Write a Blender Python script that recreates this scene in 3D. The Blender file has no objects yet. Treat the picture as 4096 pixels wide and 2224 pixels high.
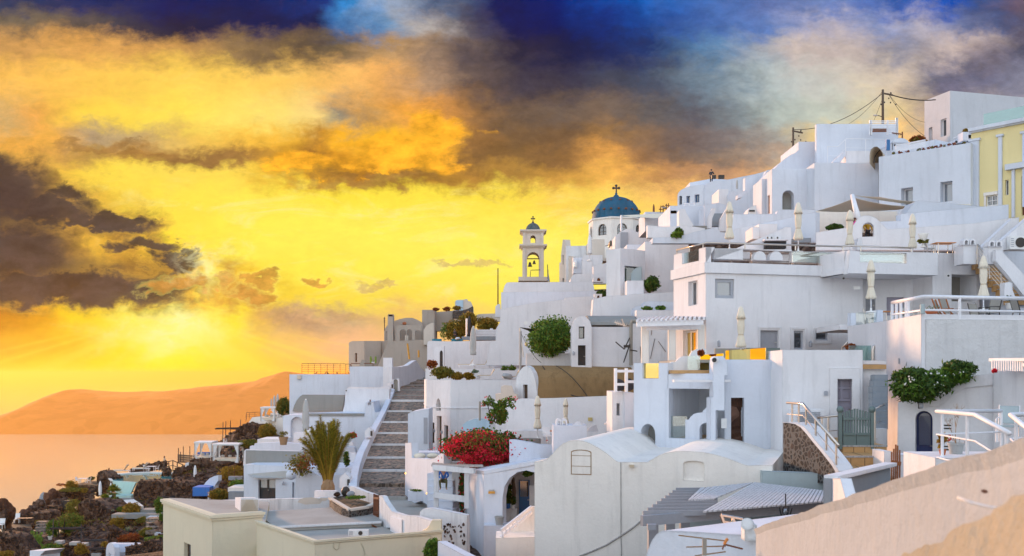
import bpy,bmesh,math,random
from mathutils import Vector,Matrix,noise
from mathutils.geometry import tessellate_polygon
R=math.radians
scene=bpy.context.scene
col=scene.collection
random.seed(7)
# camera
FX,CX,HY=3982.2,2048.0,1492.0
cam_d=bpy.data.cameras.new("camera")
cam=bpy.data.objects.new("camera",cam_d);col.objects.link(cam)
cam_d.lens=35;cam_d.sensor_width=36;cam_d.clip_start=0.05;cam_d.clip_end=200000
cam_d.shift_y=(HY-1112.0)/4096.0
cam.location=(0,0,0);cam.rotation_euler=(R(90),0,0)
cam_d.dof.use_dof=True;cam_d.dof.focus_distance=70.0;cam_d.dof.aperture_fstop=4.5
scene.camera=cam
# exposure
scene.view_settings.view_transform='Standard'
scene.view_settings.look='None'
scene.view_settings.exposure=0.0
scene.view_settings.gamma=1.0
scene.cycles.use_denoising=True
scene.cycles.max_bounces=8
scene.cycles.diffuse_bounces=3
scene.cycles.glossy_bounces=4
scene.cycles.transmission_bounces=6
scene.cycles.transparent_max_bounces=12
scene.cycles.volume_bounces=0
scene.cycles.sample_clamp_indirect=6.0
def s2l(c):
 c=c/255.0
 return c/12.92 if c<=0.04045 else((c+0.055)/1.055)**2.4
def lin(r,g,b):return(s2l(r),s2l(g),s2l(b),1.0)
# node helper
class NT:
 def __init__(s,tree):s.t=tree;s.n=tree.nodes;s.l=tree.links
 def new(s,kind,**kw):
  n=s.n.new(kind)
  for k,v in kw.items():setattr(n,k,v)
  return n
 def put(s,sock,val):
  if val is None:return
  if hasattr(val,'is_output'):s.l.new(val,sock)
  else:sock.default_value=val
 def math(s,op,a,b=None,c=None,clamp=False):
  n=s.new('ShaderNodeMath',operation=op,use_clamp=clamp)
  s.put(n.inputs[0],a);s.put(n.inputs[1],b);s.put(n.inputs[2],c)
  return n.outputs[0]
 def maprange(s,v,a,b,c=0.0,d=1.0,smooth=False):
  n=s.new('ShaderNodeMapRange',interpolation_type='SMOOTHSTEP' if smooth else 'LINEAR')
  for i,x in enumerate((v,a,b,c,d)):s.put(n.inputs[i],x)
  return n.outputs[0]
 def noise(s,vec,scale,detail=4.0,rough=0.5,dist=0.0,lac=2.0):
  n=s.new('ShaderNodeTexNoise');s.put(n.inputs['Vector'],vec)
  n.inputs['Scale'].default_value=scale;n.inputs['Detail'].default_value=detail
  n.inputs['Roughness'].default_value=rough;n.inputs['Distortion'].default_value=dist
  n.inputs['Lacunarity'].default_value=lac
  return n.outputs[0]
 def vor(s,vec,scale,feature='F1',out='Distance',rnd=1.0):
  n=s.new('ShaderNodeTexVoronoi',feature=feature);s.put(n.inputs['Vector'],vec)
  n.inputs['Scale'].default_value=scale;n.inputs['Randomness'].default_value=rnd
  return n.outputs[out]
 def mix(s,f,a,b,mode='MIX'):
  n=s.new('ShaderNodeMix',data_type='RGBA',blend_type=mode)
  s.put(n.inputs[0],f);s.put(n.inputs[6],a);s.put(n.inputs[7],b)
  return n.outputs[2]
 def comb(s,x,y,z):
  n=s.new('ShaderNodeCombineXYZ');s.put(n.inputs[0],x);s.put(n.inputs[1],y);s.put(n.inputs[2],z)
  return n.outputs[0]
 def scalev(s,v,sc):
  n=s.new('ShaderNodeVectorMath',operation='MULTIPLY');s.put(n.inputs[0],v);n.inputs[1].default_value=sc
  return n.outputs[0]
 def ramp(s,f,stops,interp='LINEAR'):
  n=s.new('ShaderNodeValToRGB');cr=n.color_ramp;cr.interpolation=interp
  stops=sorted(stops)
  cr.elements[0].position=stops[0][0];cr.elements[0].color=stops[0][1]
  cr.elements[1].position=stops[-1][0];cr.elements[1].color=stops[-1][1]
  for p,c in stops[1:-1]:
   e=cr.elements.new(p);e.color=c
  s.put(n.inputs[0],f)
  return n.outputs[0]
  # sky
SUN_AZ=-34.0;SUN_EL=8.0
world=bpy.data.worlds.new("World");scene.world=world;world.use_nodes=True
wt=NT(world.node_tree);wt.n.clear()
def build_sky():
 w=wt
 g=w.new('ShaderNodeTexCoord').outputs['Generated']
 sep=w.new('ShaderNodeSeparateXYZ');w.put(sep.inputs[0],g)
 x,y,z=sep.outputs
 yy=w.math('MAXIMUM',y,0.2)
 p=w.math('DIVIDE',x,yy);q=w.math('DIVIDE',z,yy)
 P=w.comb(p,w.math('MULTIPLY',q,1.0),0.0)
 big=w.noise(w.scalev(P,(1.0,1.8,1)),5.0,3.0,0.55,0.4)
 P2=w.comb(w.math('ADD',p,7.3),w.math('ADD',q,3.1),0.0)
 big2=w.noise(w.scalev(P2,(1.0,1.5,1)),6.0,3.0,0.55,0.4)
 med=w.noise(w.scalev(P,(1.0,1.6,1)),17.0,7.0,0.62,0.25)
 med2=w.noise(w.scalev(P2,(1.0,1.6,1)),19.0,7.0,0.62,0.25)
 fine=w.noise(w.scalev(P,(1.0,1.4,1)),55.0,6.0,0.65,0.4)
 damp=w.maprange(q,0.0,0.07,0.15,1.0)
 def off(n,a):return w.math('MULTIPLY',w.math('SUBTRACT',n,0.5),a)
 dq=w.math('ADD',w.math('ADD',off(big,0.02),off(med,0.05)),off(fine,0.028))
 dp=w.math('ADD',off(big2,0.03),off(med2,0.09))
 qw=w.math('ADD',q,w.math('MULTIPLY',dq,damp))
 pw=w.math('ADD',p,dp)
 F=2505.0
 u01=w.maprange(pw,(-500-1288)/F,(3076-1288)/F)
 def U(u):return(u+500)/3576.0
 rows=[]
 def row(v,*st):rows.append((v,[(U(u),lin(*c))for u,c in st]))
 row(-260,(-500,(40,60,120)),(0,(30,55,120)),(600,(10,45,120)),(1000,(60,110,180)),(1300,(10,50,130)),(1800,(60,110,190)),(2300,(60,110,190)),(3000,(90,120,180)))
 row(0,(-500,(60,75,110)),(0,(50,62,95)),(215,(25,45,100)),(430,(8,28,88)),(645,(0,28,90)),(820,(8,50,125)),(890,(50,140,210)),(1000,(150,165,190)),(1120,(80,95,125)),(1290,(3,25,90)),(1420,(0,32,115)),(1505,(5,65,155)),(1650,(25,95,185)),(1800,(70,110,180)),(1935,(95,115,172)),(2080,(110,130,182)),(2300,(40,90,180)),(2400,(20,80,180)),(2500,(60,80,130)),(2576,(110,92,112)),(3000,(110,120,150)))
 row(60,(-500,(120,105,90)),(0,(115,102,84)),(150,(104,92,80)),(300,(60,60,74)),(430,(30,35,62)),(645,(4,28,82)),(800,(10,30,78)),(870,(45,100,160)),(960,(105,145,185)),(1050,(172,165,162)),(1150,(88,84,96)),(1290,(10,25,80)),(1400,(0,24,92)),(1505,(5,48,128)),(1650,(15,70,150)),(1800,(70,105,170)),(1935,(100,130,190)),(2100,(190,180,190)),(2200,(130,145,190)),(2300,(186,178,190)),(2400,(112,122,162)),(2500,(80,90,130)),(2576,(92,82,97)),(3000,(120,115,130)))
 row(120,(-500,(200,150,95)),(0,(200,150,88)),(215,(225,165,88)),(430,(200,150,84)),(600,(140,113,78)),(750,(100,84,68)),(860,(108,94,74)),(960,(192,152,105)),(1075,(150,125,104)),(1180,(90,80,84)),(1290,(40,40,64)),(1400,(20,30,70)),(1505,(14,34,84)),(1650,(30,55,110)),(1800,(90,130,170)),(1935,(170,170,176)),(2000,(202,186,180)),(2150,(190,175,170)),(2250,(140,140,156)),(2400,(212,190,180)),(2576,(80,80,100)),(3000,(120,120,140)))
 row(200,(-500,(240,185,95)),(0,(250,190,90)),(215,(255,200,88)),(430,(255,210,88)),(645,(255,206,94)),(860,(250,190,104)),(960,(240,175,98)),(1075,(180,145,114)),(1180,(100,85,80)),(1290,(70,64,74)),(1420,(55,55,76)),(1505,(60,64,84)),(1650,(70,80,100)),(1800,(118,138,154)),(1935,(180,190,190)),(2100,(202,196,186)),(2250,(216,196,174)),(2350,(110,110,130)),(2480,(112,112,136)),(2576,(130,130,150)),(3000,(150,150,160)))
 row(290,(-500,(200,165,110)),(0,(212,172,110)),(80,(230,165,80)),(215,(255,214,78)),(430,(255,225,88)),(645,(255,225,108)),(800,(250,215,130)),(870,(150,140,120)),(950,(200,150,84)),(1040,(240,165,68)),(1130,(202,140,74)),(1200,(150,110,70)),(1290,(110,90,74)),(1420,(105,90,80)),(1505,(120,100,85)),(1650,(100,95,95)),(1750,(95,95,105)),(1850,(130,140,145)),(1950,(176,186,180)),(2100,(202,206,190)),(2230,(228,202,150)),(2350,(170,150,142)),(2576,(160,155,165)),(3000,(170,165,170)))
 row(350,(-500,(225,165,85)),(0,(235,170,75)),(100,(245,180,80)),(215,(180,155,120)),(350,(195,165,110)),(500,(240,195,90)),(650,(250,195,75)),(720,(240,180,60)),(800,(190,135,55)),(850,(250,180,48)),(1000,(255,190,48)),(1120,(255,185,55)),(1190,(150,108,62)),(1290,(120,92,62)),(1420,(120,92,66)),(1530,(160,120,75)),(1720,(112,98,95)),(1850,(128,120,120)),(1950,(170,165,156)),(2100,(250,215,140)),(2250,(255,205,130)),(2400,(210,170,150)),(3000,(190,165,150)))
 row(395,(-500,(120,95,70)),(0,(100,82,66)),(60,(180,130,70)),(120,(225,165,80)),(215,(190,150,80)),(350,(190,140,70)),(500,(150,112,66)),(620,(160,118,64)),(720,(225,165,52)),(800,(165,112,48)),(860,(225,155,44)),(950,(240,170,45)),(1050,(245,175,50)),(1120,(190,135,52)),(1190,(130,96,58)),(1290,(130,98,60)),(1420,(145,106,64)),(1530,(225,160,82)),(1600,(160,118,80)),(1720,(125,105,92)),(1850,(150,130,115)),(1950,(185,160,140)),(2100,(240,205,140)),(2300,(250,205,130)),(3000,(220,185,150)))
 row(445,(-500,(60,56,58)),(0,(58,54,56)),(60,(74,62,58)),(120,(215,160,72)),(160,(255,210,75)),(300,(255,222,80)),(430,(255,222,88)),(600,(255,218,84)),(720,(225,168,50)),(860,(188,130,42)),(950,(170,115,44)),(1080,(172,126,50)),(1200,(182,132,60)),(1290,(172,130,64)),(1420,(205,152,70)),(1530,(252,188,90)),(1650,(195,142,90)),(1800,(185,142,110)),(1900,(228,172,120)),(2000,(240,200,140)),(3000,(240,200,150)))
 row(505,(-500,(66,60,64)),(0,(64,58,64)),(90,(60,54,60)),(140,(80,66,62)),(180,(190,145,70)),(215,(140,108,66)),(260,(230,185,68)),(400,(255,226,78)),(645,(255,232,84)),(860,(255,230,70)),(1290,(255,226,78)),(1420,(255,212,88)),(1530,(255,220,98)),(1700,(250,192,110)),(3000,(250,200,130)))
 row(560,(-500,(66,60,64)),(0,(70,62,65)),(90,(60,54,60)),(150,(90,74,62)),(185,(190,140,66)),(230,(105,84,62)),(300,(100,80,60)),(370,(120,92,58)),(410,(220,175,66)),(450,(255,228,74)),(645,(255,236,84)),(860,(255,239,90)),(1290,(255,233,90)),(1500,(255,230,90)),(3000,(252,215,120)))
 row(615,(-500,(56,50,55)),(0,(52,48,54)),(60,(56,52,54)),(120,(66,58,56)),(165,(200,145,60)),(230,(245,190,60)),(320,(190,140,56)),(370,(235,190,60)),(400,(130,98,58)),(440,(255,226,62)),(600,(255,238,86)),(1290,(255,241,98)),(3000,(255,225,120)))
 row(680,(-500,(62,56,54)),(0,(64,58,55)),(150,(78,66,60)),(250,(92,74,60)),(330,(150,112,54)),(430,(150,112,52)),(470,(230,185,60)),(500,(255,244,120)),(535,(250,210,60)),(565,(190,132,52)),(610,(240,190,52)),(650,(250,220,66)),(700,(255,234,80)),(1290,(255,241,96)),(3000,(255,225,120)))
 row(740,(-500,(72,64,60)),(0,(74,64,60)),(200,(80,70,64)),(350,(88,74,60)),(450,(98,80,60)),(500,(235,180,60)),(530,(255,225,80)),(570,(215,148,60)),(650,(190,142,72)),(690,(240,200,60)),(800,(252,222,70)),(1000,(252,225,84)),(1290,(255,236,90)),(3000,(255,220,120)))
 row(800,(-500,(205,135,45)),(0,(210,140,42)),(100,(235,170,40)),(200,(255,215,42)),(350,(255,236,72)),(450,(255,247,130)),(560,(255,231,52)),(640,(230,180,90)),(750,(188,152,120)),(880,(203,172,130)),(1000,(240,195,110)),(1290,(255,225,100)),(3000,(250,205,130)))
 row(870,(-500,(240,170,70)),(0,(245,180,60)),(150,(245,190,50)),(300,(255,225,40)),(430,(255,250,52)),(600,(255,221,60)),(750,(246,196,118)),(870,(245,190,140)),(1290,(248,200,130)),(3000,(240,190,140)))
 row(938,(-500,(245,185,80)),(0,(255,205,50)),(300,(255,232,32)),(430,(255,251,32)),(600,(255,226,50)),(750,(250,200,90)),(870,(248,190,120)),(1290,(245,190,130)),(3000,(235,185,140)))
 colr=None;prev=None
 for v,st in rows:
  c=w.ramp(u01,st)
  qv=(940-v)/F
  if colr is None:colr=c
  else:colr=w.mix(w.maprange(qw,prev,qv,0.0,1.0,smooth=True),colr,c)
  prev=qv
 gr=w.math('ADD',w.math('MULTIPLY',w.noise(w.scalev(P,(1.0,2.0,1)),22.0,9.0,0.68,0.6),0.6),w.math('MULTIPLY',w.noise(w.scalev(P2,(1.0,1.7,1)),75.0,6.0,0.7,0.3),0.4))
 bw=w.new('ShaderNodeRGBToBW');w.put(bw.inputs[0],colr)
 gain=w.math('MULTIPLY_ADD',w.math('SUBTRACT',gr,0.5),w.math('MULTIPLY',w.maprange(q,0.0,0.12,0.5,1.5),w.maprange(bw.outputs[0],0.35,0.75,1.0,0.3)),1.02)
 colr=w.mix(1.0,colr,w.comb(gain,gain,gain),'MULTIPLY')
 wsp=w.maprange(w.noise(w.scalev(P,(1.0,3.4,1)),11.0,9.0,0.68,0.8),0.5,0.72,smooth=True)
 colr=w.mix(w.math('MULTIPLY',w.math('MULTIPLY',wsp,0.5),w.math('MULTIPLY',w.maprange(bw.outputs[0],0.4,0.7),w.math('MULTIPLY',w.maprange(q,0.02,0.1),w.maprange(q,0.15,0.22,1.0,0.25)))),colr,(1.0,0.92,0.45,1))
 ch=w.noise(w.scalev(P,(1.0,1.5,1)),15.0,10.0,0.62,0.35)
 ch2=w.noise(w.scalev(P2,(1.0,1.6,1)),30.0,9.0,0.6,0.3)
 pc=w.math('ADD',p,w.math('ADD',off(ch,0.11),off(ch2,0.05)));qc=w.math('ADD',q,w.math('ADD',off(ch2,0.045),off(med,0.05)))
 def gauss(u,v,su,sv):
  a=w.math('DIVIDE',w.math('SUBTRACT',pc,(u-1288)/F),su/F)
  b=w.math('DIVIDE',w.math('SUBTRACT',qc,(940-v)/F),sv/F)
  r2=w.math('ADD',w.math('MULTIPLY',a,a),w.math('MULTIPLY',b,b))
  return w.math('POWER',2.718,w.math('MULTIPLY',r2,-1.0))
 def cloud(c,shapes,col_,n=ch,amp=2.2,rimc=None,soft=0.42,dens=0.94):
  m=None
  for s_ in shapes:
   g_=gauss(*s_);m=g_ if m is None else w.math('MAXIMUM',m,g_)
  m=w.math('MULTIPLY',w.math('ADD',m,w.math('MULTIPLY',w.math('SUBTRACT',n,0.5),amp)),w.maprange(m,0.0,0.45))
  if rimc:c=w.mix(w.math('MULTIPLY',w.maprange(m,0.05,0.4,smooth=True),0.3),c,lin(*rimc))
  k=w.math('MULTIPLY',w.maprange(m,0.3,0.3+soft,smooth=True),dens)
  bil=w.math('ADD',w.math('MULTIPLY',ch2,0.5),w.math('MULTIPLY',gr,0.5))
  sh=w.mix(w.maprange(bil,0.40,0.60),tuple(x*0.62 for x in lin(*col_)[:3])+(1,),tuple(x*1.5 for x in lin(*col_)[:3])+(1,))
  return w.mix(k,c,sh)
 colr=cloud(colr,[(190,728,390,50),(-60,640,320,105),(-50,465,230,105),(120,530,150,55),(270,560,160,28),(370,620,110,30),(430,665,80,34)],(66,60,61),amp=0.8,rimc=(255,200,80))
 colr=w.mix(w.math('MULTIPLY',gauss(-40,520,200,110),0.5),colr,lin(50,48,58))
 colr=cloud(colr,[(570,708,52,22),(655,700,30,24),(795,710,48,18),(650,745,46,28),(440,722,90,22)],(206,142,62),n=ch2,amp=.8,rimc=(255,240,120),dens=0.8)
 colr=cloud(colr,[(1010,385,190,62),(1100,330,110,38),(760,410,110,34)],(255,178,46),n=ch2,amp=1.0,soft=0.5,dens=0.8)
 colr=cloud(colr,[(930,455,260,22),(450,400,230,20),(270,370,150,18)],(150,110,62),amp=1.0,soft=0.6,dens=0.65)
 colr=cloud(colr,[(830,798,170,20),(1200,660,110,12),(950,720,60,14)],(196,156,112),n=ch2,amp=.8,soft=0.5,dens=0.55)
 colr=cloud(colr,[(2470,150,120,60),(2400,215,90,40)],(104,100,122),n=ch2,amp=1.0,soft=0.6,dens=0.6)
 rg=w.math('ABSOLUTE',w.math('SUBTRACT',w.noise(w.scalev(P,(1.0,1.7,1)),30.0,8.0,0.6,0.8),0.5))
 rim=w.maprange(rg,0.0,0.10,1.0,0.0,True)
 rim=w.math('MULTIPLY',rim,w.math('ADD',w.math('MULTIPLY',gauss(420,830,110,26),0.55),w.math('MULTIPLY',gauss(500,670,60,45),0.45)),clamp=True)
 colr=w.mix(rim,colr,(1.0,0.95,0.55,1))
 qs=(940-815)/F;ang=w.math('DIVIDE',w.math('SUBTRACT',p,(430-1288)/F),w.math('ADD',w.math('MAXIMUM',w.math('SUBTRACT',qs,q),0.0),0.012))
 ray=w.maprange(w.noise(w.comb(ang,0.0,0.0),1.1,2.0,0.5),0.42,0.62,smooth=True)
 rm=w.math('MULTIPLY',w.maprange(q,qs,qs-0.02,smooth=True),w.maprange(w.math('ABSOLUTE',ang),1.5,6.5,1.0,0.0))
 colr=w.mix(w.math('MULTIPLY',w.math('MULTIPLY',rm,ray),0.42),colr,(1.0,0.86,0.10,1))
 colr=w.mix(w.math('MULTIPLY',w.math('ADD',gauss(430,845,150,48),w.math('MULTIPLY',gauss(540,690,60,40),0.3)),0.6,clamp=True),colr,(1.0,0.98,0.35,1))
 zc=w.maprange(z,0.0,0.9)
 rear=w.ramp(zc,[(0.0,(1.50,1.55,1.64,1)),(0.35,(1.25,1.36,1.52,1)),(1.0,(0.50,0.68,0.98,1))])
 up=w.mix(w.maprange(q,0.37,0.8,smooth=True),colr,(0.26,0.38,0.66,1))
 front=w.maprange(y,0.12,0.42,smooth=True)
 sky=w.new('ShaderNodeTexSky',sky_type='NISHITA',sun_disc=False,sun_elevation=R(SUN_EL),sun_rotation=R(SUN_AZ))
 bg1=w.new('ShaderNodeBackground');w.put(bg1.inputs[0],w.mix(front,rear,up));bg1.inputs[1].default_value=1.0
 bg2=w.new('ShaderNodeBackground');w.put(bg2.inputs[0],sky.outputs[0]);w.put(bg2.inputs[1],w.maprange(front,0.0,1.0,0.05,0.0))
 add=w.new('ShaderNodeAddShader');w.l.new(bg1.outputs[0],add.inputs[0]);w.l.new(bg2.outputs[0],add.inputs[1])
 out=w.new('ShaderNodeOutputWorld');w.l.new(add.outputs[0],out.inputs[0])
build_sky()
world.cycles.sampling_method='MANUAL';world.cycles.sample_map_resolution=512
# sun, low behind thin cloud
sl=bpy.data.lights.new("sun",'SUN');sl.energy=5.0;sl.angle=R(5.0);sl.color=(1.0,0.55,0.30)
sun=bpy.data.objects.new("sun",sl);col.objects.link(sun)
sd=Vector((math.sin(R(SUN_AZ))*math.cos(R(SUN_EL)),math.cos(R(SUN_AZ))*math.cos(R(SUN_EL)),math.sin(R(SUN_EL))))
sun.rotation_euler=sd.to_track_quat('Z','Y').to_euler()
# from photo pixels to places
CROPS={0:(0,0,0.6289),1:(0,1400,1.698),2:(1000,1100,2.153),3:(900,1500,1.932),4:(1650,1450,1.808),5:(1950,700,1.865),6:(2600,300,1.998),7:(3200,300,1.999),8:(2600,850,2.152),9:(3296,850,2.331),10:(2300,1350,2.331),11:(3050,1350,2.152),12:(2500,1700,1.614),13:(0,1700,2.67),14:(500,1650,3.108),15:(3500,1500,2.799),16:(2800,700,3.497)}
OX=OY=0;SC=1.0
def crop(n):
 global OX,OY,SC
 OX,OY,SC=CROPS[n]
def tx(x):return(OX+x/SC-CX)/FX
def ty(y):return(HY-OY-y/SC)/FX
def W(x,y,d):return Vector((tx(x)*d,d,ty(y)*d))
# materials
MATS={}
def new_mat(name):
 m=bpy.data.materials.new(name);m.use_nodes=True
 t=NT(m.node_tree);bs=t.n['Principled BSDF']
 MATS[name]=m
 return m,t,bs
def plaster(name,c,bump=0.45,scale=1.0,var=0.11,rough=0.9,bevel=0.06,streak=0.09):
 m,t,bs=new_mat(name)
 co=t.new('ShaderNodeTexCoord').outputs['Object']
 n1=t.noise(co,0.35*scale,4,0.6)
 n2=t.noise(t.scalev(co,(1,1,0.12)),2.2*scale,5,0.65)
 n3=t.noise(co,9.0*scale,4,0.7)
 dark=tuple(x*(1-2.4*var)for x in c)+(1,)
 a=t.mix(t.maprange(n1,0.35,0.7),tuple(c)+(1,),tuple(x*(1-var)for x in c)+(1,))
 a=t.mix(t.math('MULTIPLY',t.maprange(n2,0.52,0.8),streak*8,clamp=True),a,dark)
 a=t.mix(t.math('MULTIPLY',t.maprange(n3,0.5,0.75),0.25),a,dark)
 t.l.new(a,bs.inputs['Base Color'])
 bs.inputs['Roughness'].default_value=rough
 bs.inputs['Specular IOR Level'].default_value=0.25
 h=t.math('ADD',t.math('MULTIPLY',n3,0.35),t.math('MULTIPLY',t.noise(co,1.6*scale,3,0.6),1.0))
 b=t.new('ShaderNodeBump');b.inputs['Strength'].default_value=bump;b.inputs['Distance'].default_value=0.06
 t.l.new(h,b.inputs['Height'])
 if bevel:
  bv=t.new('ShaderNodeBevel',samples=2);bv.inputs['Radius'].default_value=bevel
  t.l.new(bv.outputs[0],b.inputs['Normal'])
 t.l.new(b.outputs[0],bs.inputs['Normal'])
 return m
def simple(name,c,rough=0.6,metal=0.0,var=0.12,scale=6.0,spec=0.5,bump=0.0):
 m,t,bs=new_mat(name)
 co=t.new('ShaderNodeTexCoord').outputs['Object']
 n=t.noise(co,scale,4,0.6)
 a=t.mix(n,tuple(x*(1-var)for x in c)+(1,),tuple(min(1,x*(1+var))for x in c)+(1,))
 t.l.new(a,bs.inputs['Base Color'])
 bs.inputs['Roughness'].default_value=rough;bs.inputs['Metallic'].default_value=metal
 bs.inputs['Specular IOR Level'].default_value=spec
 if bump:
  b=t.new('ShaderNodeBump');b.inputs['Strength'].default_value=bump;b.inputs['Distance'].default_value=0.03
  t.l.new(n,b.inputs['Height']);t.l.new(b.outputs[0],bs.inputs['Normal'])
 return m
def wood(name,c,axis=(6,6,0.6)):
 m,t,bs=new_mat(name)
 co=t.new('ShaderNodeTexCoord').outputs['Object']
 n=t.noise(t.scalev(co,axis),3.0,5,0.65)
 a=t.ramp(n,[(0.3,tuple(x*0.55 for x in c)+(1,)),(0.55,tuple(c)+(1,)),(0.8,tuple(min(1,x*1.3)for x in c)+(1,))])
 t.l.new(a,bs.inputs['Base Color']);bs.inputs['Roughness'].default_value=0.75
 return m
def leafy(name,c1,c2,trans=0.25):
 m,t,bs=new_mat(name)
 g=t.new('ShaderNodeNewGeometry')
 a=t.ramp(g.outputs['Random Per Island'],[(0.0,tuple(c1)+(1,)),(1.0,tuple(c2)+(1,))])
 t.l.new(a,bs.inputs['Base Color']);bs.inputs['Roughness'].default_value=0.6
 bs.inputs['Specular IOR Level'].default_value=0.3
 tr=t.new('ShaderNodeBsdfTranslucent');t.l.new(a,tr.inputs[0])
 mx=t.new('ShaderNodeMixShader');mx.inputs[0].default_value=trans
 t.l.new(bs.outputs[0],mx.inputs[1]);t.l.new(tr.outputs[0],mx.inputs[2])
 t.l.new(mx.outputs[0],t.n['Material Output'].inputs[0])
 return m
def rocky(name,c1,c2,c3,scale=2.2,bump=1.0):
 m,t,bs=new_mat(name)
 co=t.new('ShaderNodeTexCoord').outputs['Object']
 v=t.vor(co,scale,out='Color');sp=t.new('ShaderNodeSeparateColor');t.l.new(v,sp.inputs[0])
 n=t.noise(co,scale*2.5,6,0.7)
 f=t.math('ADD',t.math('MULTIPLY',sp.outputs[0],0.5),t.math('MULTIPLY',n,0.6),clamp=True)
 a=t.ramp(f,[(0.2,tuple(c1)+(1,)),(0.5,tuple(c2)+(1,)),(0.85,tuple(c3)+(1,))])
 e=t.vor(co,scale,feature='DISTANCE_TO_EDGE')
 t.l.new(a,bs.inputs['Base Color']);bs.inputs['Roughness'].default_value=0.92
 bs.inputs['Specular IOR Level'].default_value=0.2
 h=t.math('ADD',t.maprange(e,0.0,0.12),t.math('MULTIPLY',n,0.8))
 b=t.new('ShaderNodeBump');b.inputs['Strength'].default_value=bump;b.inputs['Distance'].default_value=0.12
 t.l.new(h,b.inputs['Height']);t.l.new(b.outputs[0],bs.inputs['Normal'])
 return m
def pebble_wall(name,mortar,s1,s2,scale,size=0.32,edge=0.06):
 """round dark stones set in mortar or cobbles"""
 m,t,bs=new_mat(name)
 co=t.new('ShaderNodeTexCoord').outputs['Object']
 co=t.new('ShaderNodeVectorMath',operation='ADD')
 tc=t.new('ShaderNodeTexCoord').outputs['Object'];nz=t.new('ShaderNodeTexNoise');nz.inputs['Scale'].default_value=scale;t.l.new(tc,nz.inputs[0])
 sc=t.new('ShaderNodeVectorMath',operation='SCALE');t.l.new(nz.outputs['Color'],sc.inputs[0]);sc.inputs['Scale'].default_value=0.25/scale
 t.l.new(tc,co.inputs[0]);t.l.new(sc.outputs[0],co.inputs[1]);co=co.outputs[0]
 d=t.vor(co,scale,feature='DISTANCE_TO_EDGE');cc=t.vor(co,scale,out='Color')
 sp=t.new('ShaderNodeSeparateColor');t.l.new(cc,sp.inputs[0])
 thr=t.math('MULTIPLY_ADD',sp.outputs[1],size*0.6,size*0.15)
 k=t.maprange(t.math('SUBTRACT',d,thr),0.0,edge)
 st=t.ramp(sp.outputs[0],[(0.0,tuple(s1)+(1,)),(0.7,tuple(s2)+(1,)),(1.0,(s2[0]*1.8,s2[1]*1.3,s2[2]*1.1,1))])
 g=t.noise(co,scale*5,4,0.6)
 mo=t.mix(g,tuple(x*0.8 for x in mortar)+(1,),tuple(min(1,x*1.15)for x in mortar)+(1,))
 t.l.new(t.mix(k,mo,st),bs.inputs['Base Color']);bs.inputs['Roughness'].default_value=0.85
 b=t.new('ShaderNodeBump');b.inputs['Strength'].default_value=0.8;b.inputs['Distance'].default_value=0.05
 t.l.new(t.math('ADD',k,t.math('MULTIPLY',g,0.3)),b.inputs['Height']);t.l.new(b.outputs[0],bs.inputs['Normal'])
 return m
def glassy(name,tint=(0.85,0.95,0.93),alpha=0.35,dark=(0.05,0.08,0.09),gloss=0.35,gcol=(1,1,1)):
 """pane: mirror reflections over see-through tinted glass"""
 m,t,bs=new_mat(name)
 tr=t.new('ShaderNodeBsdfTransparent');tr.inputs[0].default_value=tuple(tint)+(1,)
 df=t.new('ShaderNodeBsdfDiffuse');df.inputs[0].default_value=tuple(dark)+(1,)
 m1=t.new('ShaderNodeMixShader');m1.inputs[0].default_value=alpha
 t.l.new(tr.outputs[0],m1.inputs[1]);t.l.new(df.outputs[0],m1.inputs[2])
 gl=t.new('ShaderNodeBsdfGlossy');gl.inputs['Roughness'].default_value=0.02;gl.inputs[0].default_value=tuple(gcol)+(1,)
 lw=t.new('ShaderNodeFresnel');lw.inputs[0].default_value=1.5
 m2=t.new('ShaderNodeMixShader')
 t.l.new(t.math('ADD',lw.outputs[0],gloss,clamp=True),m2.inputs[0])
 t.l.new(m1.outputs[0],m2.inputs[1]);t.l.new(gl.outputs[0],m2.inputs[2])
 t.l.new(m2.outputs[0],t.n['Material Output'].inputs[0])
 return m
plaster('white',(0.80,0.79,0.80))
plaster('white_cool',(0.70,0.74,0.81))  # blue of the sky light put into the white plaster colour
plaster('white_warm',(0.88,0.83,0.76))
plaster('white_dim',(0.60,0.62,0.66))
plaster('white_rough',(0.72,0.71,0.70),bump=0.9,scale=1.6)
plaster('white_worn',(0.78,0.79,0.80),bump=0.6,var=0.16,streak=0.14)
plaster('cream',(0.76,0.68,0.50),bump=0.4,var=0.06)
plaster('beige',(0.46,0.40,0.34),bump=0.3)
plaster('yellow',(0.82,0.70,0.36),bump=0.2,var=0.04)
plaster('grey_paint',(0.30,0.30,0.28),bump=0.3,var=0.1)
plaster('grey_floor',(0.42,0.42,0.39),bump=0.4,var=0.22,streak=0.02)
plaster('slate_paint',(0.30,0.33,0.36),bump=0.3)
plaster('sage_paint',(0.44,0.52,0.53),bump=0.3)
plaster('brown_plaster',(0.30,0.19,0.085),bump=0.5,var=0.22,streak=0.12)
plaster('church',(0.70,0.62,0.53),bump=0.3,var=0.10)
plaster('aqua',(0.45,0.66,0.60),bump=0.2)
plaster('bright_blue',(0.05,0.22,0.62),bump=0.2)
plaster('pale_blue',(0.48,0.66,0.78),bump=0.3)
plaster('parapet_tan',(0.44,0.47,0.50),bump=0.5,scale=1.6,var=0.12,streak=0.0,bevel=0)
plaster('dome_blue',(0.016,0.115,0.20),bump=0.4,var=0.3,rough=0.7)
plaster('dome_grey',(0.11,0.15,0.16),bump=0.4,var=0.3,streak=0.2)
simple('grey_wood',(0.30,0.31,0.34),0.7)
simple('lilac_wood',(0.33,0.31,0.38),0.6)
simple('grey_frame',(0.36,0.38,0.42),0.5)
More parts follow.
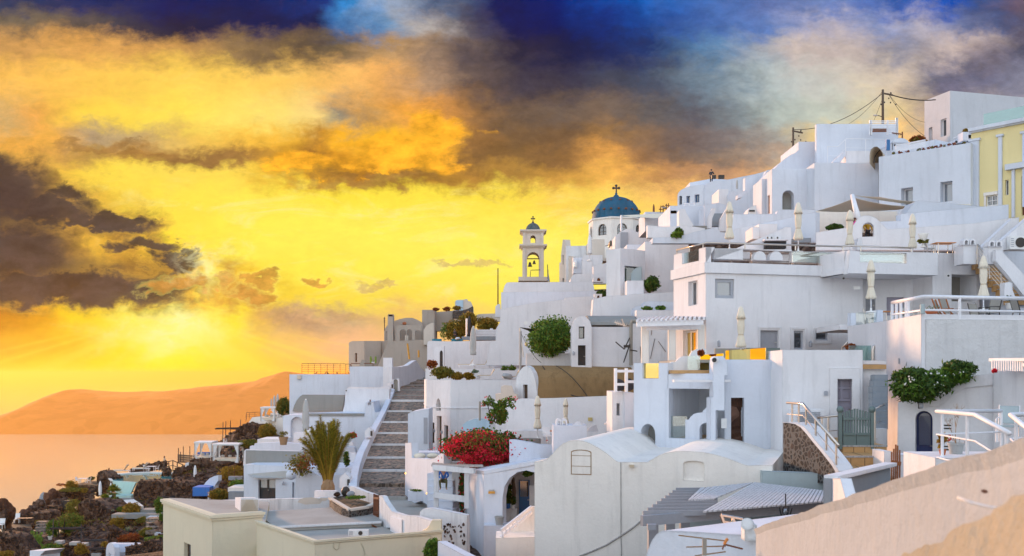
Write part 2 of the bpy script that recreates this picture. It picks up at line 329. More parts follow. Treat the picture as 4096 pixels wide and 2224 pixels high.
simple('white_paint',(0.80,0.80,0.82),0.5)
simple('sage_wood',(0.13,0.18,0.17),0.55)
simple('blue_wood',(0.02,0.14,0.34),0.5)
simple('navy_wood',(0.010,0.028,0.13),0.5)
simple('dark_wood',(0.035,0.028,0.025),0.6)
simple('black',(0.018,0.018,0.02),0.6)
simple('cloth_cream',(0.76,0.68,0.54),0.9,bump=0.3)
simple('cloth_grey',(0.42,0.42,0.40),0.9,bump=0.3)
simple('cloth_white',(0.80,0.79,0.78),0.9)
simple('cloth_tan',(0.58,0.47,0.33),0.9)
simple('cloth_taupe',(0.30,0.28,0.24),0.9)
simple('cloth_blue',(0.04,0.16,0.50),0.9)
simple('teal_cloth',(0.02,0.22,0.30),0.9)
simple('steel',(0.62,0.56,0.50),0.28,0.9)
simple('iron',(0.05,0.045,0.04),0.6,0.3)
simple('rust',(0.16,0.06,0.03),0.85)
simple('bronze',(0.10,0.10,0.08),0.5,0.6)
simple('terracotta',(0.42,0.13,0.05),0.8)
simple('orange_wood',(0.62,0.22,0.04),0.6)
simple('pot_grey',(0.36,0.37,0.36),0.8)
simple('clay',(0.30,0.19,0.10),0.85)
simple('plastic_white',(0.78,0.78,0.76),0.4)
simple('skin',(0.50,0.27,0.18),0.6)
simple('hair_brown',(0.09,0.035,0.018),0.7)
simple('pink_cloth',(0.85,0.04,0.33),0.8)
simple('mustard_cloth',(0.62,0.33,0.015),0.8)
simple('dark_cloth',(0.03,0.032,0.04),0.9)
simple('olive_cloth',(0.10,0.10,0.045),0.9)
simple('tile',(0.52,0.30,0.12),0.6,var=0.25,scale=3)
simple('yellow_box',(0.62,0.50,0.20),0.6)
simple('red',(0.55,0.03,0.03),0.6)
wood('brown_wood',(0.30,0.10,0.03))
wood('old_wood',(0.11,0.075,0.05))
wood('weathered_wood',(0.42,0.40,0.38))
wood('deck_wood',(0.62,0.61,0.62))
wood('teak',(0.36,0.13,0.04))
wood('yellow_wood',(0.72,0.36,0.06))
leafy('leaf_green',(0.025,0.075,0.010),(0.15,0.27,0.03))
leafy('leaf_dark',(0.016,0.045,0.010),(0.09,0.17,0.025))
leafy('leaf_olive',(0.07,0.08,0.012),(0.26,0.22,0.03))
leafy('leaf_gold',(0.16,0.09,0.012),(0.42,0.27,0.03))
leafy('leaf_red',(0.20,0.03,0.012),(0.34,0.10,0.02))
leafy('leaf_aloe',(0.10,0.16,0.10),(0.20,0.27,0.18))
leafy('leaf_palm',(0.10,0.13,0.012),(0.44,0.40,0.05))
leafy('cactus_green',(0.08,0.16,0.02),(0.20,0.30,0.04),0.05)
leafy('blossom',(0.40,0.008,0.015),(0.85,0.03,0.07),0.35)
leafy('sail_cloth',(0.70,0.66,0.58),(0.74,0.70,0.62),0.5)
leafy('blossom_white',(0.75,0.75,0.68),(0.85,0.85,0.8),0.3)
rocky('lava',(0.018,0.013,0.012),(0.075,0.045,0.035),(0.20,0.13,0.095))
rocky('lava_red',(0.03,0.015,0.012),(0.10,0.05,0.035),(0.20,0.11,0.08),0.8)
rocky('earth',(0.05,0.04,0.025),(0.12,0.09,0.06),(0.22,0.17,0.12),1.2,0.6)
rocky('island_rock',(0.46,0.16,0.05),(0.54,0.19,0.06),(0.60,0.22,0.07),0.02,0.15)  # orange glow of the sunset haze put into the rock's base colour
pebble_wall('pebble',(0.12,0.115,0.105),(0.009,0.010,0.012),(0.028,0.026,0.027),5.2,0.22)
pebble_wall('cobble',(0.26,0.21,0.16),(0.06,0.045,0.035),(0.30,0.24,0.19),3.4,0.12,0.05)
pebble_wall('stone_patch',(0.72,0.74,0.76),(0.05,0.045,0.04),(0.14,0.11,0.10),2.6,0.6)
glassy('glass_dark',alpha=0.92,dark=(0.035,0.045,0.055),gloss=0.12)
glassy('glass_grey',alpha=0.9,dark=(0.22,0.24,0.27),gloss=0.12)
glassy('glass_clear',tint=(0.85,0.93,0.91),alpha=0.06,dark=(0.4,0.5,0.5),gloss=0.12)
glassy('glass_mirror',tint=(0.7,0.6,0.3),alpha=0.4,dark=(0.5,0.32,0.05),gloss=0.8,gcol=(1.0,0.80,0.30))  # gold of the reflected sunset tinted into the pane and mirror colours
glassy('glass_teal',tint=(0.66,0.86,0.82),alpha=0.16,dark=(0.08,0.18,0.17),gloss=0.1)
M=MATS
# mesh builder
class MB:
 def __init__(s):s.v=[];s.f=[];s.mi=[];s.smooth=False
 def add(s,vs,fs,mi=0):
  o=len(s.v);s.v+=[Vector(v)for v in vs]
  s.f+=[tuple(o+i for i in f)for f in fs];s.mi+=[mi]*len(fs)
  return s
 def hexa(s,a,b,mi=0):
  """two quads a (4 pts) and b (4 pts) joined to a block"""
  return s.add(list(a)+list(b),[(0,1,2,3),(7,6,5,4),(0,4,5,1),(1,5,6,2),(2,6,7,3),(3,7,4,0)],mi)
 def box(s,c,sz,rz=0.0,mi=0,mat=None):
  m=mat or(Matrix.Translation(c)@Matrix.Rotation(rz,4,'Z'))
  hx,hy,hz=sz[0]/2,sz[1]/2,sz[2]/2
  q=[m@Vector((x,y,z))for z in(-hz,hz)for x,y in((-hx,-hy),(hx,-hy),(hx,hy),(-hx,hy))]
  return s.hexa(q[:4],q[4:],mi)
 def bar(s,p,q,w,h=None,mi=0,up=Vector((0,0,1))):
  """rectangular bar from p to q"""
  p,q=Vector(p),Vector(q);h=h or w
  d=(q-p).normalized();sd=d.cross(up)
  if sd.length<1e-4:sd=d.cross(Vector((0,1,0)))
  sd.normalize();u=sd.cross(d)
  sd*=w/2;u*=h/2
  return s.hexa([p-sd-u,p+sd-u,p+sd+u,p-sd+u],[q-sd-u,q+sd-u,q+sd+u,q-sd+u],mi)
 def tube(s,pts,r,n=8,mi=0,cap=True):
  pts=[Vector(p)for p in pts];rs=r if isinstance(r,(list,tuple))else[r]*len(pts)
  o=len(s.v);prev=None
  for i,p in enumerate(pts):
   d=(pts[min(i+1,len(pts)-1)]-pts[max(i-1,0)]).normalized()
   a=prev if prev is not None else(Vector((0,0,1))if abs(d.z)<0.9 else Vector((1,0,0)))
   u=(a-d*a.dot(d)).normalized();w=d.cross(u);prev=u
   for k in range(n):
    t=2*math.pi*k/n
    s.v.append(p+(u*math.cos(t)+w*math.sin(t))*rs[i])
  for i in range(len(pts)-1):
   for k in range(n):
    a=o+i*n+k;b=o+i*n+(k+1)%n
    s.f.append((a,b,b+n,a+n));s.mi.append(mi)
  if cap:
   s.f.append(tuple(o+k for k in range(n))[::-1]);s.mi.append(mi)
   e=o+(len(pts)-1)*n;s.f.append(tuple(e+k for k in range(n)));s.mi.append(mi)
  return s
 def lathe(s,c,prof,n=24,mi=0,rad=None,squash=(1,1)):
  """prof = [(r, z)...]; rad(k, i) may modulate the radius"""
  c=Vector(c);o=len(s.v)
  for i,(r,z)in enumerate(prof):
   for k in range(n):
    t=2*math.pi*k/n;rr=r*(rad(t,i)if rad else 1)
    s.v.append(c+Vector((rr*math.cos(t)*squash[0],rr*math.sin(t)*squash[1],z)))
  for i in range(len(prof)-1):
   for k in range(n):
    a=o+i*n+k;b=o+i*n+(k+1)%n
    s.f.append((a,b,b+n,a+n));s.mi.append(mi)
  for e,rev in((0,True),(len(prof)-1,False)):
   if prof[e][0]>1e-4:
    f=tuple(o+e*n+k for k in range(n));s.f.append(f[::-1]if rev else f);s.mi.append(mi)
  return s
 def rock(s,c,sz,sub=2,rough=0.35,mi=0,seed=None):
  bm=bmesh.new();bmesh.ops.create_icosphere(bm,subdivisions=sub,radius=1.0)
  off=Vector((random.uniform(0,99),random.uniform(0,99),random.uniform(0,99)))
  rot=Matrix.Rotation(random.uniform(0,6.28),3,'Z')@Matrix.Rotation(random.uniform(-0.5,0.5),3,'X')
  c=Vector(c);vs=[]
  for v in bm.verts:
   k=1+rough*(noise.noise(v.co*1.4+off)+0.5*noise.noise(v.co*3.7+off))
   k=min(k,0.8+0.35*abs(noise.cell(v.co*1.1+off))+0.2)
   q=rot@Vector((v.co.x*sz[0],v.co.y*sz[1],v.co.z*sz[2]))*k
   vs.append(c+q)
  bm.verts.index_update()
  s.add(vs,[tuple(v.index for v in f.verts)for f in bm.faces],mi);bm.free()
  return s
 def ell(s,c,sz,n=12,m=8,mi=0):
  pr=[(max(math.sin(math.pi*i/m),1e-5),-math.cos(math.pi*i/m)*sz[2])for i in range(m+1)]
  return s.lathe(c,pr,n,mi,squash=(sz[0],sz[1]))
 def leaves(s,c,rad,n,size,clumps=14,seed=0,mi=0,long=1.6,droop=0.0,hollow=0.35,flat=0.0,spread=0.30):
  rnd=random.Random(seed);c=Vector(c)
  cs=[]
  while len(cs)<clumps:
   p=Vector((rnd.uniform(-1,1),rnd.uniform(-1,1),rnd.uniform(-1,1)))
   if hollow<p.length<0.86:cs.append((p,rnd.uniform(0.6,1.3)))
  for i in range(n):
   p,k=cs[rnd.randrange(clumps)]
   q=p+Vector((rnd.gauss(0,spread),rnd.gauss(0,spread),rnd.gauss(0,spread*0.9)))*k
   ql=q.length;lim=.98+.42*noise.noise(q/max(ql,.01)*2.3+Vector((seed%97,0,0)))
   if ql>lim:q=q/ql*lim*(1-abs(rnd.gauss(0,.10))+(.22 if rnd.random()<.06 else 0))
   pos=c+Vector((q.x*rad[0],q.y*rad[1],q.z*rad[2]))
   a=Vector((rnd.gauss(0,1),rnd.gauss(0,1),rnd.gauss(0,1)*(1-flat)-droop)).normalized()
   b=a.cross(Vector((rnd.gauss(0,1),rnd.gauss(0,1),rnd.gauss(0,1)))).normalized()
   sz=size*rnd.uniform(0.6,1.4)
   s.add([pos-a*sz*long/2,pos+b*sz*0.5,pos+a*sz*long/2,pos-b*sz*0.5],[(0,1,2,3)],mi)
  return s
 def build(s,name,mat,parent=None,origin=None,smooth=None):
  if parent is not None:
   o=root_loc(parent)
  elif origin is not None:o=Vector(origin)
  else:
   xs=[v.x for v in s.v];ys=[v.y for v in s.v];zs=[v.z for v in s.v]
   o=Vector(((min(xs)+max(xs))/2,(min(ys)+max(ys))/2,min(zs)))
  me=bpy.data.meshes.new(name)
  me.from_pydata([v-o for v in s.v],[],s.f)
  mats=mat if isinstance(mat,(list,tuple))else[mat]
  for m in mats:me.materials.append(MATS[m])
  if len(mats)>1:me.polygons.foreach_set('material_index',s.mi)
  if s.smooth if smooth is None else smooth:me.polygons.foreach_set('use_smooth',[True]*len(me.polygons))
  me.update()
  ob=bpy.data.objects.new(name,me);col.objects.link(ob)
  if parent is not None:ob.parent=parent
  else:ob.location=o
  return ob
def root_loc(p):
 v=Vector(p.location)
 while p.parent is not None:p=p.parent;v+=Vector(p.location)
 return v
def tag(o,label=None,cat=None,group=None,kind=None):
 if label:o['label']=label
 if cat:o['category']=cat
 if group:o['group']=group
 if kind:o['kind']=kind
 return o
def thing(name,label,cat,loc,group=None,rz=0):
 o=bpy.data.objects.new(name,None);col.objects.link(o);o.location=loc;o.rotation_euler=(0,0,rz)
 o.empty_display_size=0.3
 return tag(o,label,cat,group)
def copy_tree(o,parent=None):
 c=o.copy();col.objects.link(c)
 if parent is not None:c.parent=parent
 for ch in[x for x in KIDS.get(o.name,[])]:copy_tree(ch,c)
 return c
KIDS={}
def freeze(o):
 """remember the children of a prototype once, so that copying is quick"""
 for x in list(o.children):KIDS.setdefault(o.name,[]).append(x);freeze(x)
 # walls with openings
class Plane:
 """vertical plane through two photo columns at given distances"""
 def __init__(s,x0,d0,x1,d1):
  s.a=Vector((tx(x0)*d0,d0));s.b=Vector((tx(x1)*d1,d1));s.init()
 def init(s):
  s.u=(s.b-s.a).normalized();s.len=(s.b-s.a).length
  s.n=Vector((-s.u.y,s.u.x))
  if s.n.dot((s.a+s.b)/2)<0:s.n=-s.n
  return s
 def hit(s,x,y):
  k=tx(x);t=(s.a.dot(s.n))/(Vector((k,1.0)).dot(s.n))
  p=Vector((k*t,t));return((p-s.a).dot(s.u),ty(y)*t)
 def pt(s,sz,off=0.0):
  p=s.a+s.u*sz[0]+s.n*off;return Vector((p.x,p.y,sz[1]))
 def rect(s,x0,y0,x1,y1):
  xm=(x0+x1)/2;ym=(y0+y1)/2
  s0,s1=s.hit(x0,ym)[0],s.hit(x1,ym)[0];z1,z0=s.hit(xm,y0)[1],s.hit(xm,y1)[1]
  return min(s0,s1),z0,max(s0,s1),z1
 def front(s,d):
  pass
def planexy(p,q):
 o=Plane.__new__(Plane);o.a=Vector(p);o.b=Vector(q);return o.init()
def front(d):return planexy((-100,d),(100,d))
def rect_poly(r,arch=0.0,n=8):
 s0,z0,s1,z1=r
 if arch<=0:return[(s0,z0),(s1,z0),(s1,z1),(s0,z1)]
 h=min(arch*(s1-s0),(z1-z0)*0.95);c=(s0+s1)/2;a=(s1-s0)/2
 return[(s0,z0),(s1,z0)]+[(c+a*math.cos(math.pi*k/n),z1-h+h*math.sin(math.pi*k/n))for k in range(n+1)]
def plate(mb,pl,out,t,holes=(),off=0.0,mi=0,back=True,sides=True):
 """extruded plate on a plane: out and holes are lists of (s, z)"""
 loops=[list(out)]+[list(h)for h in holes]
 tess=tessellate_polygon([[Vector((x,y,0))for x,y in lp]for lp in loops])
 flat=[p for lp in loops for p in lp]
 mb.add([pl.pt(p,off)for p in flat],[tuple(f)for f in tess],mi)
 if back:mb.add([pl.pt(p,off+t)for p in flat],[tuple(f)for f in tess],mi)
 for j,lp in enumerate(loops):
  if j==0 and not sides:continue
  n=len(lp)
  mb.add([pl.pt(p,off)for p in lp]+[pl.pt(p,off+t)for p in lp],[(k,(k+1)%n,n+(k+1)%n,n+k)for k in range(n)],mi)
 return mb
def lerp(a,b,t):return a+(b-a)*t
class Shell:
 """shared openings: windows and doors set into a wall"""
 def openings(s):
  s.holes={};s.fills=[]
 def hole(s,i,x0,y0,x1,y1,arch=0.0):
  r=s.pl[i].rect(x0,y0,x1,y1);s.holes.setdefault(i,[]).append(rect_poly(r,arch));return r
 def win(s,i,x0,y0,x1,y1,nx=2,ny=1,frame='white_paint',glass='glass_dark',arch=0.0,rd=0.22,fw=0.07,name='window',label=None,surround=None):
  r=s.hole(i,x0,y0,x1,y1,arch);s.fills.append(('win',i,r,nx,ny,frame,glass,arch,rd,fw,name,label,surround));return r
 def door(s,i,x0,y0,x1,y1,mat='grey_wood',arch=0.0,rd=0.25,leaves=1,glass=None,label=None,rows=2):
  r=s.hole(i,x0,y0,x1,y1,arch);s.fills.append(('door',i,r,mat,arch,rd,leaves,glass,label,rows));return r
 def niche(s,i,x0,y0,x1,y1,arch=0.0,rd=0.3,mat='white',name='niche'):
  r=s.hole(i,x0,y0,x1,y1,arch);s.fills.append(('niche',i,r,arch,rd,mat,name));return r
 def finish(s):
  for f in s.fills:
   i=f[1];pl=s.pl[i];r=f[2];s0,z0,s1,z1=r
   if f[0]=='win':
    _,_,_,nx,ny,fm,gm,arch,rd,fw,name,label,sur=f
    fw=min(fw,(s1-s0)*0.16,(z1-z0)*0.16)
    mb=MB();inner=(s0+fw,z0+fw,s1-fw,z1-fw)
    plate(mb,pl,rect_poly(r,arch),0.06,[rect_poly(inner,arch)],off=rd)
    for k in range(1,nx):
     x=lerp(s0,s1,k/nx);zt=inner[3]-(0 if arch<=0 else 0.02)
     mb.hexa([pl.pt((x-fw*.35,inner[1]),rd-.01),pl.pt((x+fw*.35,inner[1]),rd-.01),pl.pt((x+fw*.35,zt),rd-.01),pl.pt((x-fw*.35,zt),rd-.01)],[pl.pt((x-fw*.35,inner[1]),rd+.05),pl.pt((x+fw*.35,inner[1]),rd+.05),pl.pt((x+fw*.35,zt),rd+.05),pl.pt((x-fw*.35,zt),rd+.05)])
    for k in range(1,ny):
     z=lerp(z0,z1,k/ny)
     mb.hexa([pl.pt((inner[0],z-fw*.3),rd-.006),pl.pt((inner[2],z-fw*.3),rd-.006),pl.pt((inner[2],z+fw*.3),rd-.006),pl.pt((inner[0],z+fw*.3),rd-.006)],[pl.pt((inner[0],z-fw*.3),rd+.04),pl.pt((inner[2],z-fw*.3),rd+.04),pl.pt((inner[2],z+fw*.3),rd+.04),pl.pt((inner[0],z+fw*.3),rd+.04)])
    w=mb.build(name,fm,s.root)
    if label:w['label']=label
    g=MB();plate(g,pl,rect_poly(r,arch),0.012,off=rd+0.07);g.build('pane',gm,w)
    if sur:
     q=MB();k=0.16
     plate(q,pl,rect_poly((s0-k,z0-k,s1+k,z1+k),0),0.05,[rect_poly(r,arch)],off=-0.045);q.build('surround',sur,w)
   elif f[0]=='door':
    _,_,_,dm,arch,rd,lv,gm,label,rows=f
    mb=MB();fw=min(0.1,(s1-s0)*.12)
    wd=(s1-s0)/lv;panes=[];holes=[]
    for k in range(lv):
     a,b=s0+k*wd,s0+(k+1)*wd
     for q in range(rows):
      za=lerp(z0,z1-(arch*(s1-s0)if arch else 0),q/rows)+fw;zb=lerp(z0,z1-(arch*(s1-s0)if arch else 0),(q+1)/rows)-fw*.6
      holes.append(rect_poly((a+fw,za,b-fw,zb)))
      panes.append((q,(a+fw,za,b-fw,zb)))
    plate(mb,pl,rect_poly(r,arch),0.06,holes,off=rd)
    for q,p in panes:
     if not(gm and q==rows-1):plate(mb,pl,rect_poly(p),0.03,off=rd+0.025,sides=False)
    w=mb.build('door',dm,s.root)
    if label:w['label']=label
    if gm:
     for q,p in panes:
      if q==rows-1:
       g=MB();plate(g,pl,rect_poly(p),0.01,off=rd+0.03);g.build('pane',gm,w)
    h=MB();c=pl.pt((s1-wd*0.12 if lv==1 else s0+wd*1.08,z0+(z1-z0)*0.45),rd-0.05)
    h.box(c,(0.12,0.05,0.03));h.build('handle','steel',w)
   else:
    _,_,_,arch,rd,m,name=f
    mb=MB();plate(mb,pl,rect_poly(r,arch),0.02,off=rd,back=False,sides=False);mb.build(name,m,s.root)
def inset(poly,t):
 """shrink a convex polygon of (x, y) by t"""
 n=len(poly);c=sum((Vector(p)for p in poly),Vector((0,0)))/n;res=[]
 lines=[]
 for i in range(n):
  a,b=Vector(poly[i]),Vector(poly[(i+1)%n]);d=(b-a).normalized();nn=Vector((-d.y,d.x))
  if nn.dot(c-a)<0:nn=-nn
  lines.append((a+nn*t,d))
 for i in range(n):
  p,d=lines[i-1];q,e=lines[i]
  cr=d.x*e.y-d.y*e.x
  if abs(cr)<1e-5:res.append(q);continue
  k=((q.x-p.x)*e.y-(q.y-p.y)*e.x)/cr
  res.append(p+d*k)
 return res
def deep(s,d):return max([d]+[(f[8]if f[0]=='win' else f[5]if f[0]=='door' else f[4])+.08 for f in s.fills])
class House(Shell):
 """block on a polygonal footprint; foot = [(photo column, distance)...], top row read at the first corner"""
 def __init__(s,name,label,cat,foot,ytop,ybot,mat='white',par=0.0,roof=None,group=None,rd=0.3,wt=0.3,band=None,part='wall',xy=False,root=None,bedge=None):
  s.xy=[Vector((tx(x)*d,d))if not xy else Vector((x,d))for x,d in foot]
  d0=s.xy[0].y
  s.zt=ty(ytop)*d0;s.zb=ty(ybot)*d0
  s.mat,s.par,s.roofm,s.rd,s.wt,s.band,s.part,s.bedge=mat,par,roof,rd,wt,band,part,bedge
  c=sum(s.xy,Vector((0,0)))/len(s.xy)
  s.root=root or thing(name,label,cat,(c.x,c.y,s.zb),group)
  n=len(s.xy);s.pl=[]
  for i in range(n):
   p=planexy(s.xy[i],s.xy[(i+1)%n])
   if p.n.dot(c-p.a)<0:p.n=-p.n
   s.pl.append(p)
  s.openings()
 def done(s):
  mb=MB();n=len(s.xy);s.rd=deep(s,s.rd)
  for i in range(n):
   pl=s.pl[i]
   plate(mb,pl,[(0,s.zb),(pl.len,s.zb),(pl.len,s.zt),(0,s.zt)],s.rd,s.holes.get(i,()),back=False,sides=False)
  T=[Vector((p.x,p.y,s.zt))for p in s.xy]
  if s.par<0:
   zr=s.zt+s.par;ip=inset([tuple(p)for p in s.xy],s.wt);mb=MB()
   for i in range(n):
    pl=s.pl[i];ztt=s.zt if i in s.bedge else zr
    plate(mb,pl,[(0,s.zb),(pl.len,s.zb),(pl.len,ztt),(0,ztt)],s.rd,s.holes.get(i,()),back=False,sides=False)
   for i in s.bedge:
    j=(i+1)%n;a,b,c,d=s.xy[i],s.xy[j],Vector(ip[j]),Vector(ip[i])
    if j not in s.bedge:c=b+(c-b).project(s.xy[(j+1)%n]-b)if n>3 else c
    V=[Vector((p.x,p.y,z))for z in(zr,s.zt)for p in(a,b,c,d)]
    mb.add(V,[(4,5,6,7),(2,3,7,6)]+([(1,2,6,5)]if j not in s.bedge else[])+([(3,0,4,7)]if(i-1)%n not in s.bedge else[]))
   r=MB();J=[Vector((p.x,p.y,zr))for p in s.xy];r.add(J,[tuple(range(n))]);r.build('roof',s.roofm or 'grey_floor',s.root)
  elif s.par>0:
   ip=inset([tuple(p)for p in s.xy],s.wt);I=[Vector((p.x,p.y,s.zt))for p in ip];J=[v-Vector((0,0,s.par))for v in I]
   mb.add(T+I,[(k,(k+1)%n,n+(k+1)%n,n+k)for k in range(n)])
   mb.add(I+J,[(k,(k+1)%n,n+(k+1)%n,n+k)for k in range(n)])
   r=MB();r.add(J+[v-Vector((0,0,0.2))for v in J],[tuple(range(n)),tuple(range(n,2*n))[::-1]]+[(k,(k+1)%n,n+(k+1)%n,n+k)for k in range(n)])
   r.v=[v+Vector((0,0,-0.004))for v in r.v]
   r.build('roof',s.roofm or 'grey_floor',s.root)
  else:
   mb.add(T,[tuple(range(n))])
  mb.add([Vector((p.x,p.y,s.zb))for p in s.xy],[tuple(range(n))])
  if s.band:
   for(y0,y1,pr)in s.band:
    d0=s.xy[0].y;za,zb=ty(y1)*d0,ty(y0)*d0
    op=inset([tuple(p)for p in s.xy],-pr);A=[Vector((p.x,p.y,za))for p in op];B=[Vector((p.x,p.y,zb))for p in op]
    ia=inset([tuple(p)for p in s.xy],0.02);C=[Vector((p.x,p.y,za))for p in ia];D=[Vector((p.x,p.y,zb))for p in ia]
    q=[(k,(k+1)%n,n+(k+1)%n,n+k)for k in(s.bedge or range(n))]
    mb.add(A+B,q);mb.add(B+D,q);mb.add(A+C,q)
  w=mb.build(s.part,s.mat,s.root);s.finish()
  return s.root
class Slab(Shell):
 """wall or block whose front is a free outline on a plane, carried back by its thickness"""
 def __init__(s,name,label,cat,pl,out,t,mat='white',group=None,part='wall',single=False,root=None):
  s.pl=[pl];s.out=[pl.hit(x,y)for x,y in out];s.t=t;s.mat=mat;s.part=part;s.extra=[]
  s.single=single;s.args=(name,label,cat,group)
  c=[sum(p[0]for p in s.out)/len(s.out),min(p[1]for p in s.out)]
  if not single:s.root=root or thing(name,label,cat,pl.pt(c,t/2),group)
  s.openings()
 def done(s):
  pl=s.pl[0];mb=MB();hs=s.holes.get(0,[])
  if hs and s.t>1.0:
   plate(mb,pl,s.out,deep(s,0.35),hs,back=False,sides=False)
   plate(mb,pl,s.out,s.t,(),back=True);
   nfront=len(tessellate_polygon([[Vector((x,y,0))for x,y in s.out]]))
   k0=len(tessellate_polygon([[Vector((x,y,0))for x,y in lp]for lp in[s.out]+hs]))+sum(len(h)for h in hs)
   del s_f(mb)[k0:k0+nfront];del mb.mi[k0:k0+nfront]
  else:
   plate(mb,pl,s.out,s.t,hs)
  if s.single:
   o=mb.build(s.args[0],s.mat);tag(o,s.args[1],s.args[2],s.args[3]);s.root=o;return o
  mb.build(s.part,s.mat,s.root);s.finish()
  return s.root
def s_f(mb):return mb.f
def wall(name,label,pl,out,t=0.35,mat='white',group=None,cat='wall'):
 return Slab(name,label,cat,pl,out,t,mat,group,single=True).done()
def arc(cx,cy,rx,ry,a0=180,a1=0,n=14):
 """pixel arc, angles in degrees, y upward"""
 return[(cx+rx*math.cos(R(lerp(a0,a1,k/n))),cy-ry*math.sin(R(lerp(a0,a1,k/n))))for k in range(n+1)]
def block(name,label,x0,y0,x1,y1,d,depth,mat='white',group=None,cat='wall'):
 """plain rectangular block: front rectangle in pixels at distance d"""
 return wall(name,label,front(d),[(x0,y0),(x1,y0),(x1,y1),(x0,y1)],depth,mat,group,cat)
def BF(x0,d0,x1,d1=None,depth=6.0,xl=None,xr=None):
 """footprint: front edge from column x0 to x1, sides square to it; xl / xr = column where the far left / right corner shows"""
 d1=d1 or d0
 A=Vector((tx(x0)*d0,d0));B=Vector((tx(x1)*d1,d1));u=(B-A).normalized();n=Vector((-u.y,u.x))
 if n.y<0:n=-n
 if xl is not None:depth=(tx(xl)*A.y-A.x)/(n.x-tx(xl)*n.y)
 if xr is not None:depth=(tx(xr)*B.y-B.x)/(n.x-tx(xr)*n.y)
 depth=max(0.4,min(depth,30))
 C=B+n*depth;D=A+n*depth
 return[tuple(A),tuple(B),tuple(C),tuple(D)]
def house(name,label,x0,d0,x1,d1,ytop,ybot,depth=6.0,xl=None,xr=None,cat='house',**k):
 return House(name,label,cat,BF(x0,d0,x1,d1,depth,xl,xr),ytop,ybot,xy=True,**k)
 # generators used many times
def railing(name,label,pts,h,nmid=2,mat='steel',r=0.03,pr=None,step=1.6,cat='railing',group=None,thin=0.5,posts=None,rootz=None,square=False):
 pts=[Vector(p)for p in pts]
 root=thing(name,label,cat,pts[0]-Vector((0,0,h)),group)
 MB().tube(pts,r,8).build('handrail',mat,root,smooth=True)
 for k in range(1,nmid+1):
  z=h*k/(nmid+1)
  MB().tube([p-Vector((0,0,z))for p in pts],r*thin,6).build('bar',mat,root)
 pr=pr or r*0.8
 tot=[0.0]
 for a,b in zip(pts,pts[1:]):tot.append(tot[-1]+(b-a).length)
 n=max(1,round(tot[-1]/step));ps=posts or[i/n for i in range(n+1)]
 for f in ps:
  dd=f*tot[-1]
  for i in range(len(pts)-1):
   if dd<=tot[i+1]+1e-6:break
  t=(dd-tot[i])/max(1e-6,tot[i+1]-tot[i]);p=pts[i].lerp(pts[i+1],t)
  mb=MB()
  if square:mb.bar(p-Vector((0,0,h)),p,pr*2,pr*2,up=Vector((0,1,0)))
  else:mb.tube([p-Vector((0,0,h)),p],pr,6)
  mb.build('post',mat,root)
 return root
def closed_parasol(kind):
 root=thing('closed_parasol','','parasol',(0,0,0))
 if kind=='cream':
  MB().tube([(0,0,0),(0,0,2.9)],0.035,10).build('pole','white_paint',root,smooth=True)
  pl=lambda t,i:1+0.16*math.sin(8*t+i)*(1 if 1<i<9 else 0.3)
  MB().lathe((0,0,0),[(0.10,0.82),(0.24,0.74),(0.26,0.86),(0.21,1.05),(0.155,1.32),(0.125,1.42),(0.15,1.55),(0.175,1.9),(0.16,2.35),(0.13,2.6),(0.05,2.75)],32,rad=pl).build('canopy','cloth_cream',root,smooth=True)
  pv=lambda t,i:1+0.10*math.sin(8*t+1.3)*(1 if i<2 else 0.3)
  MB().lathe((0,0,0),[(0.15,2.32),(0.235,2.25),(0.205,2.45),(0.145,2.7),(0.10,2.86),(0.03,2.93)],32,rad=pv).build('valance','cloth_cream',root,smooth=True)
  MB().lathe((0,0,0),[(0.135,1.39),(0.15,1.40),(0.15,1.44),(0.135,1.45)],16).build('strap','cloth_tan',root)
 else:
  cl,pm={'grey':('cloth_grey','white_paint'),'black':('black','black'),'white':('cloth_white','white_paint')}[kind]
  MB().tube([(0,0,0),(0,0,2.95)],0.035,10).build('pole',pm,root,smooth=True)
  pl=lambda t,i:1+0.07*math.sin(5*t+i*0.7)
  MB().lathe((0,0,0),[(0.08,0.80),(0.21,0.78),(0.24,0.98),(0.20,1.12),(0.245,1.3),(0.24,1.8),(0.20,2.4),(0.13,2.78),(0.06,2.92)],24,rad=pl).build('canopy',cl,root,smooth=True)
  MB().ell((0,0,2.93),(0.06,0.06,0.05),10,6).build('finial',pm,root,smooth=True)
 MB().lathe((0,0,0),[(0.28,0.0),(0.28,0.07),(0.06,0.10),(0.05,0.25)],20).build('base','plastic_white',root)
 return root
PROTO={};LIVE=set()
def place(kind,maker,loc,sc,rz,label,group=None,name=None):
 if kind not in PROTO:
  PROTO[kind]=maker();freeze(PROTO[kind]);o=PROTO[kind];first=True
 else:o=copy_tree(PROTO[kind])
 o.location=loc;o.scale=(sc,sc,sc)if not isinstance(sc,tuple)else sc;o.rotation_euler=(0,0,rz)
 o['label']=label
 if group:o['group']=group
 return o
def parasol(kind,x,yt,yb,d,label):
 """x column, yt top of the cover, yb bottom of the cover"""
 zt,zb=ty(yt)*d,ty(yb)*d
 full,low=(2.93,0.74)if kind=='cream' else(2.97,0.78)
 sc=(zt-zb)/(full-low)
 return place('parasol_'+kind,lambda:closed_parasol(kind),(tx(x)*d,d,zt-full*sc),sc,random.uniform(0,6),label,'closed parasols on the terraces')
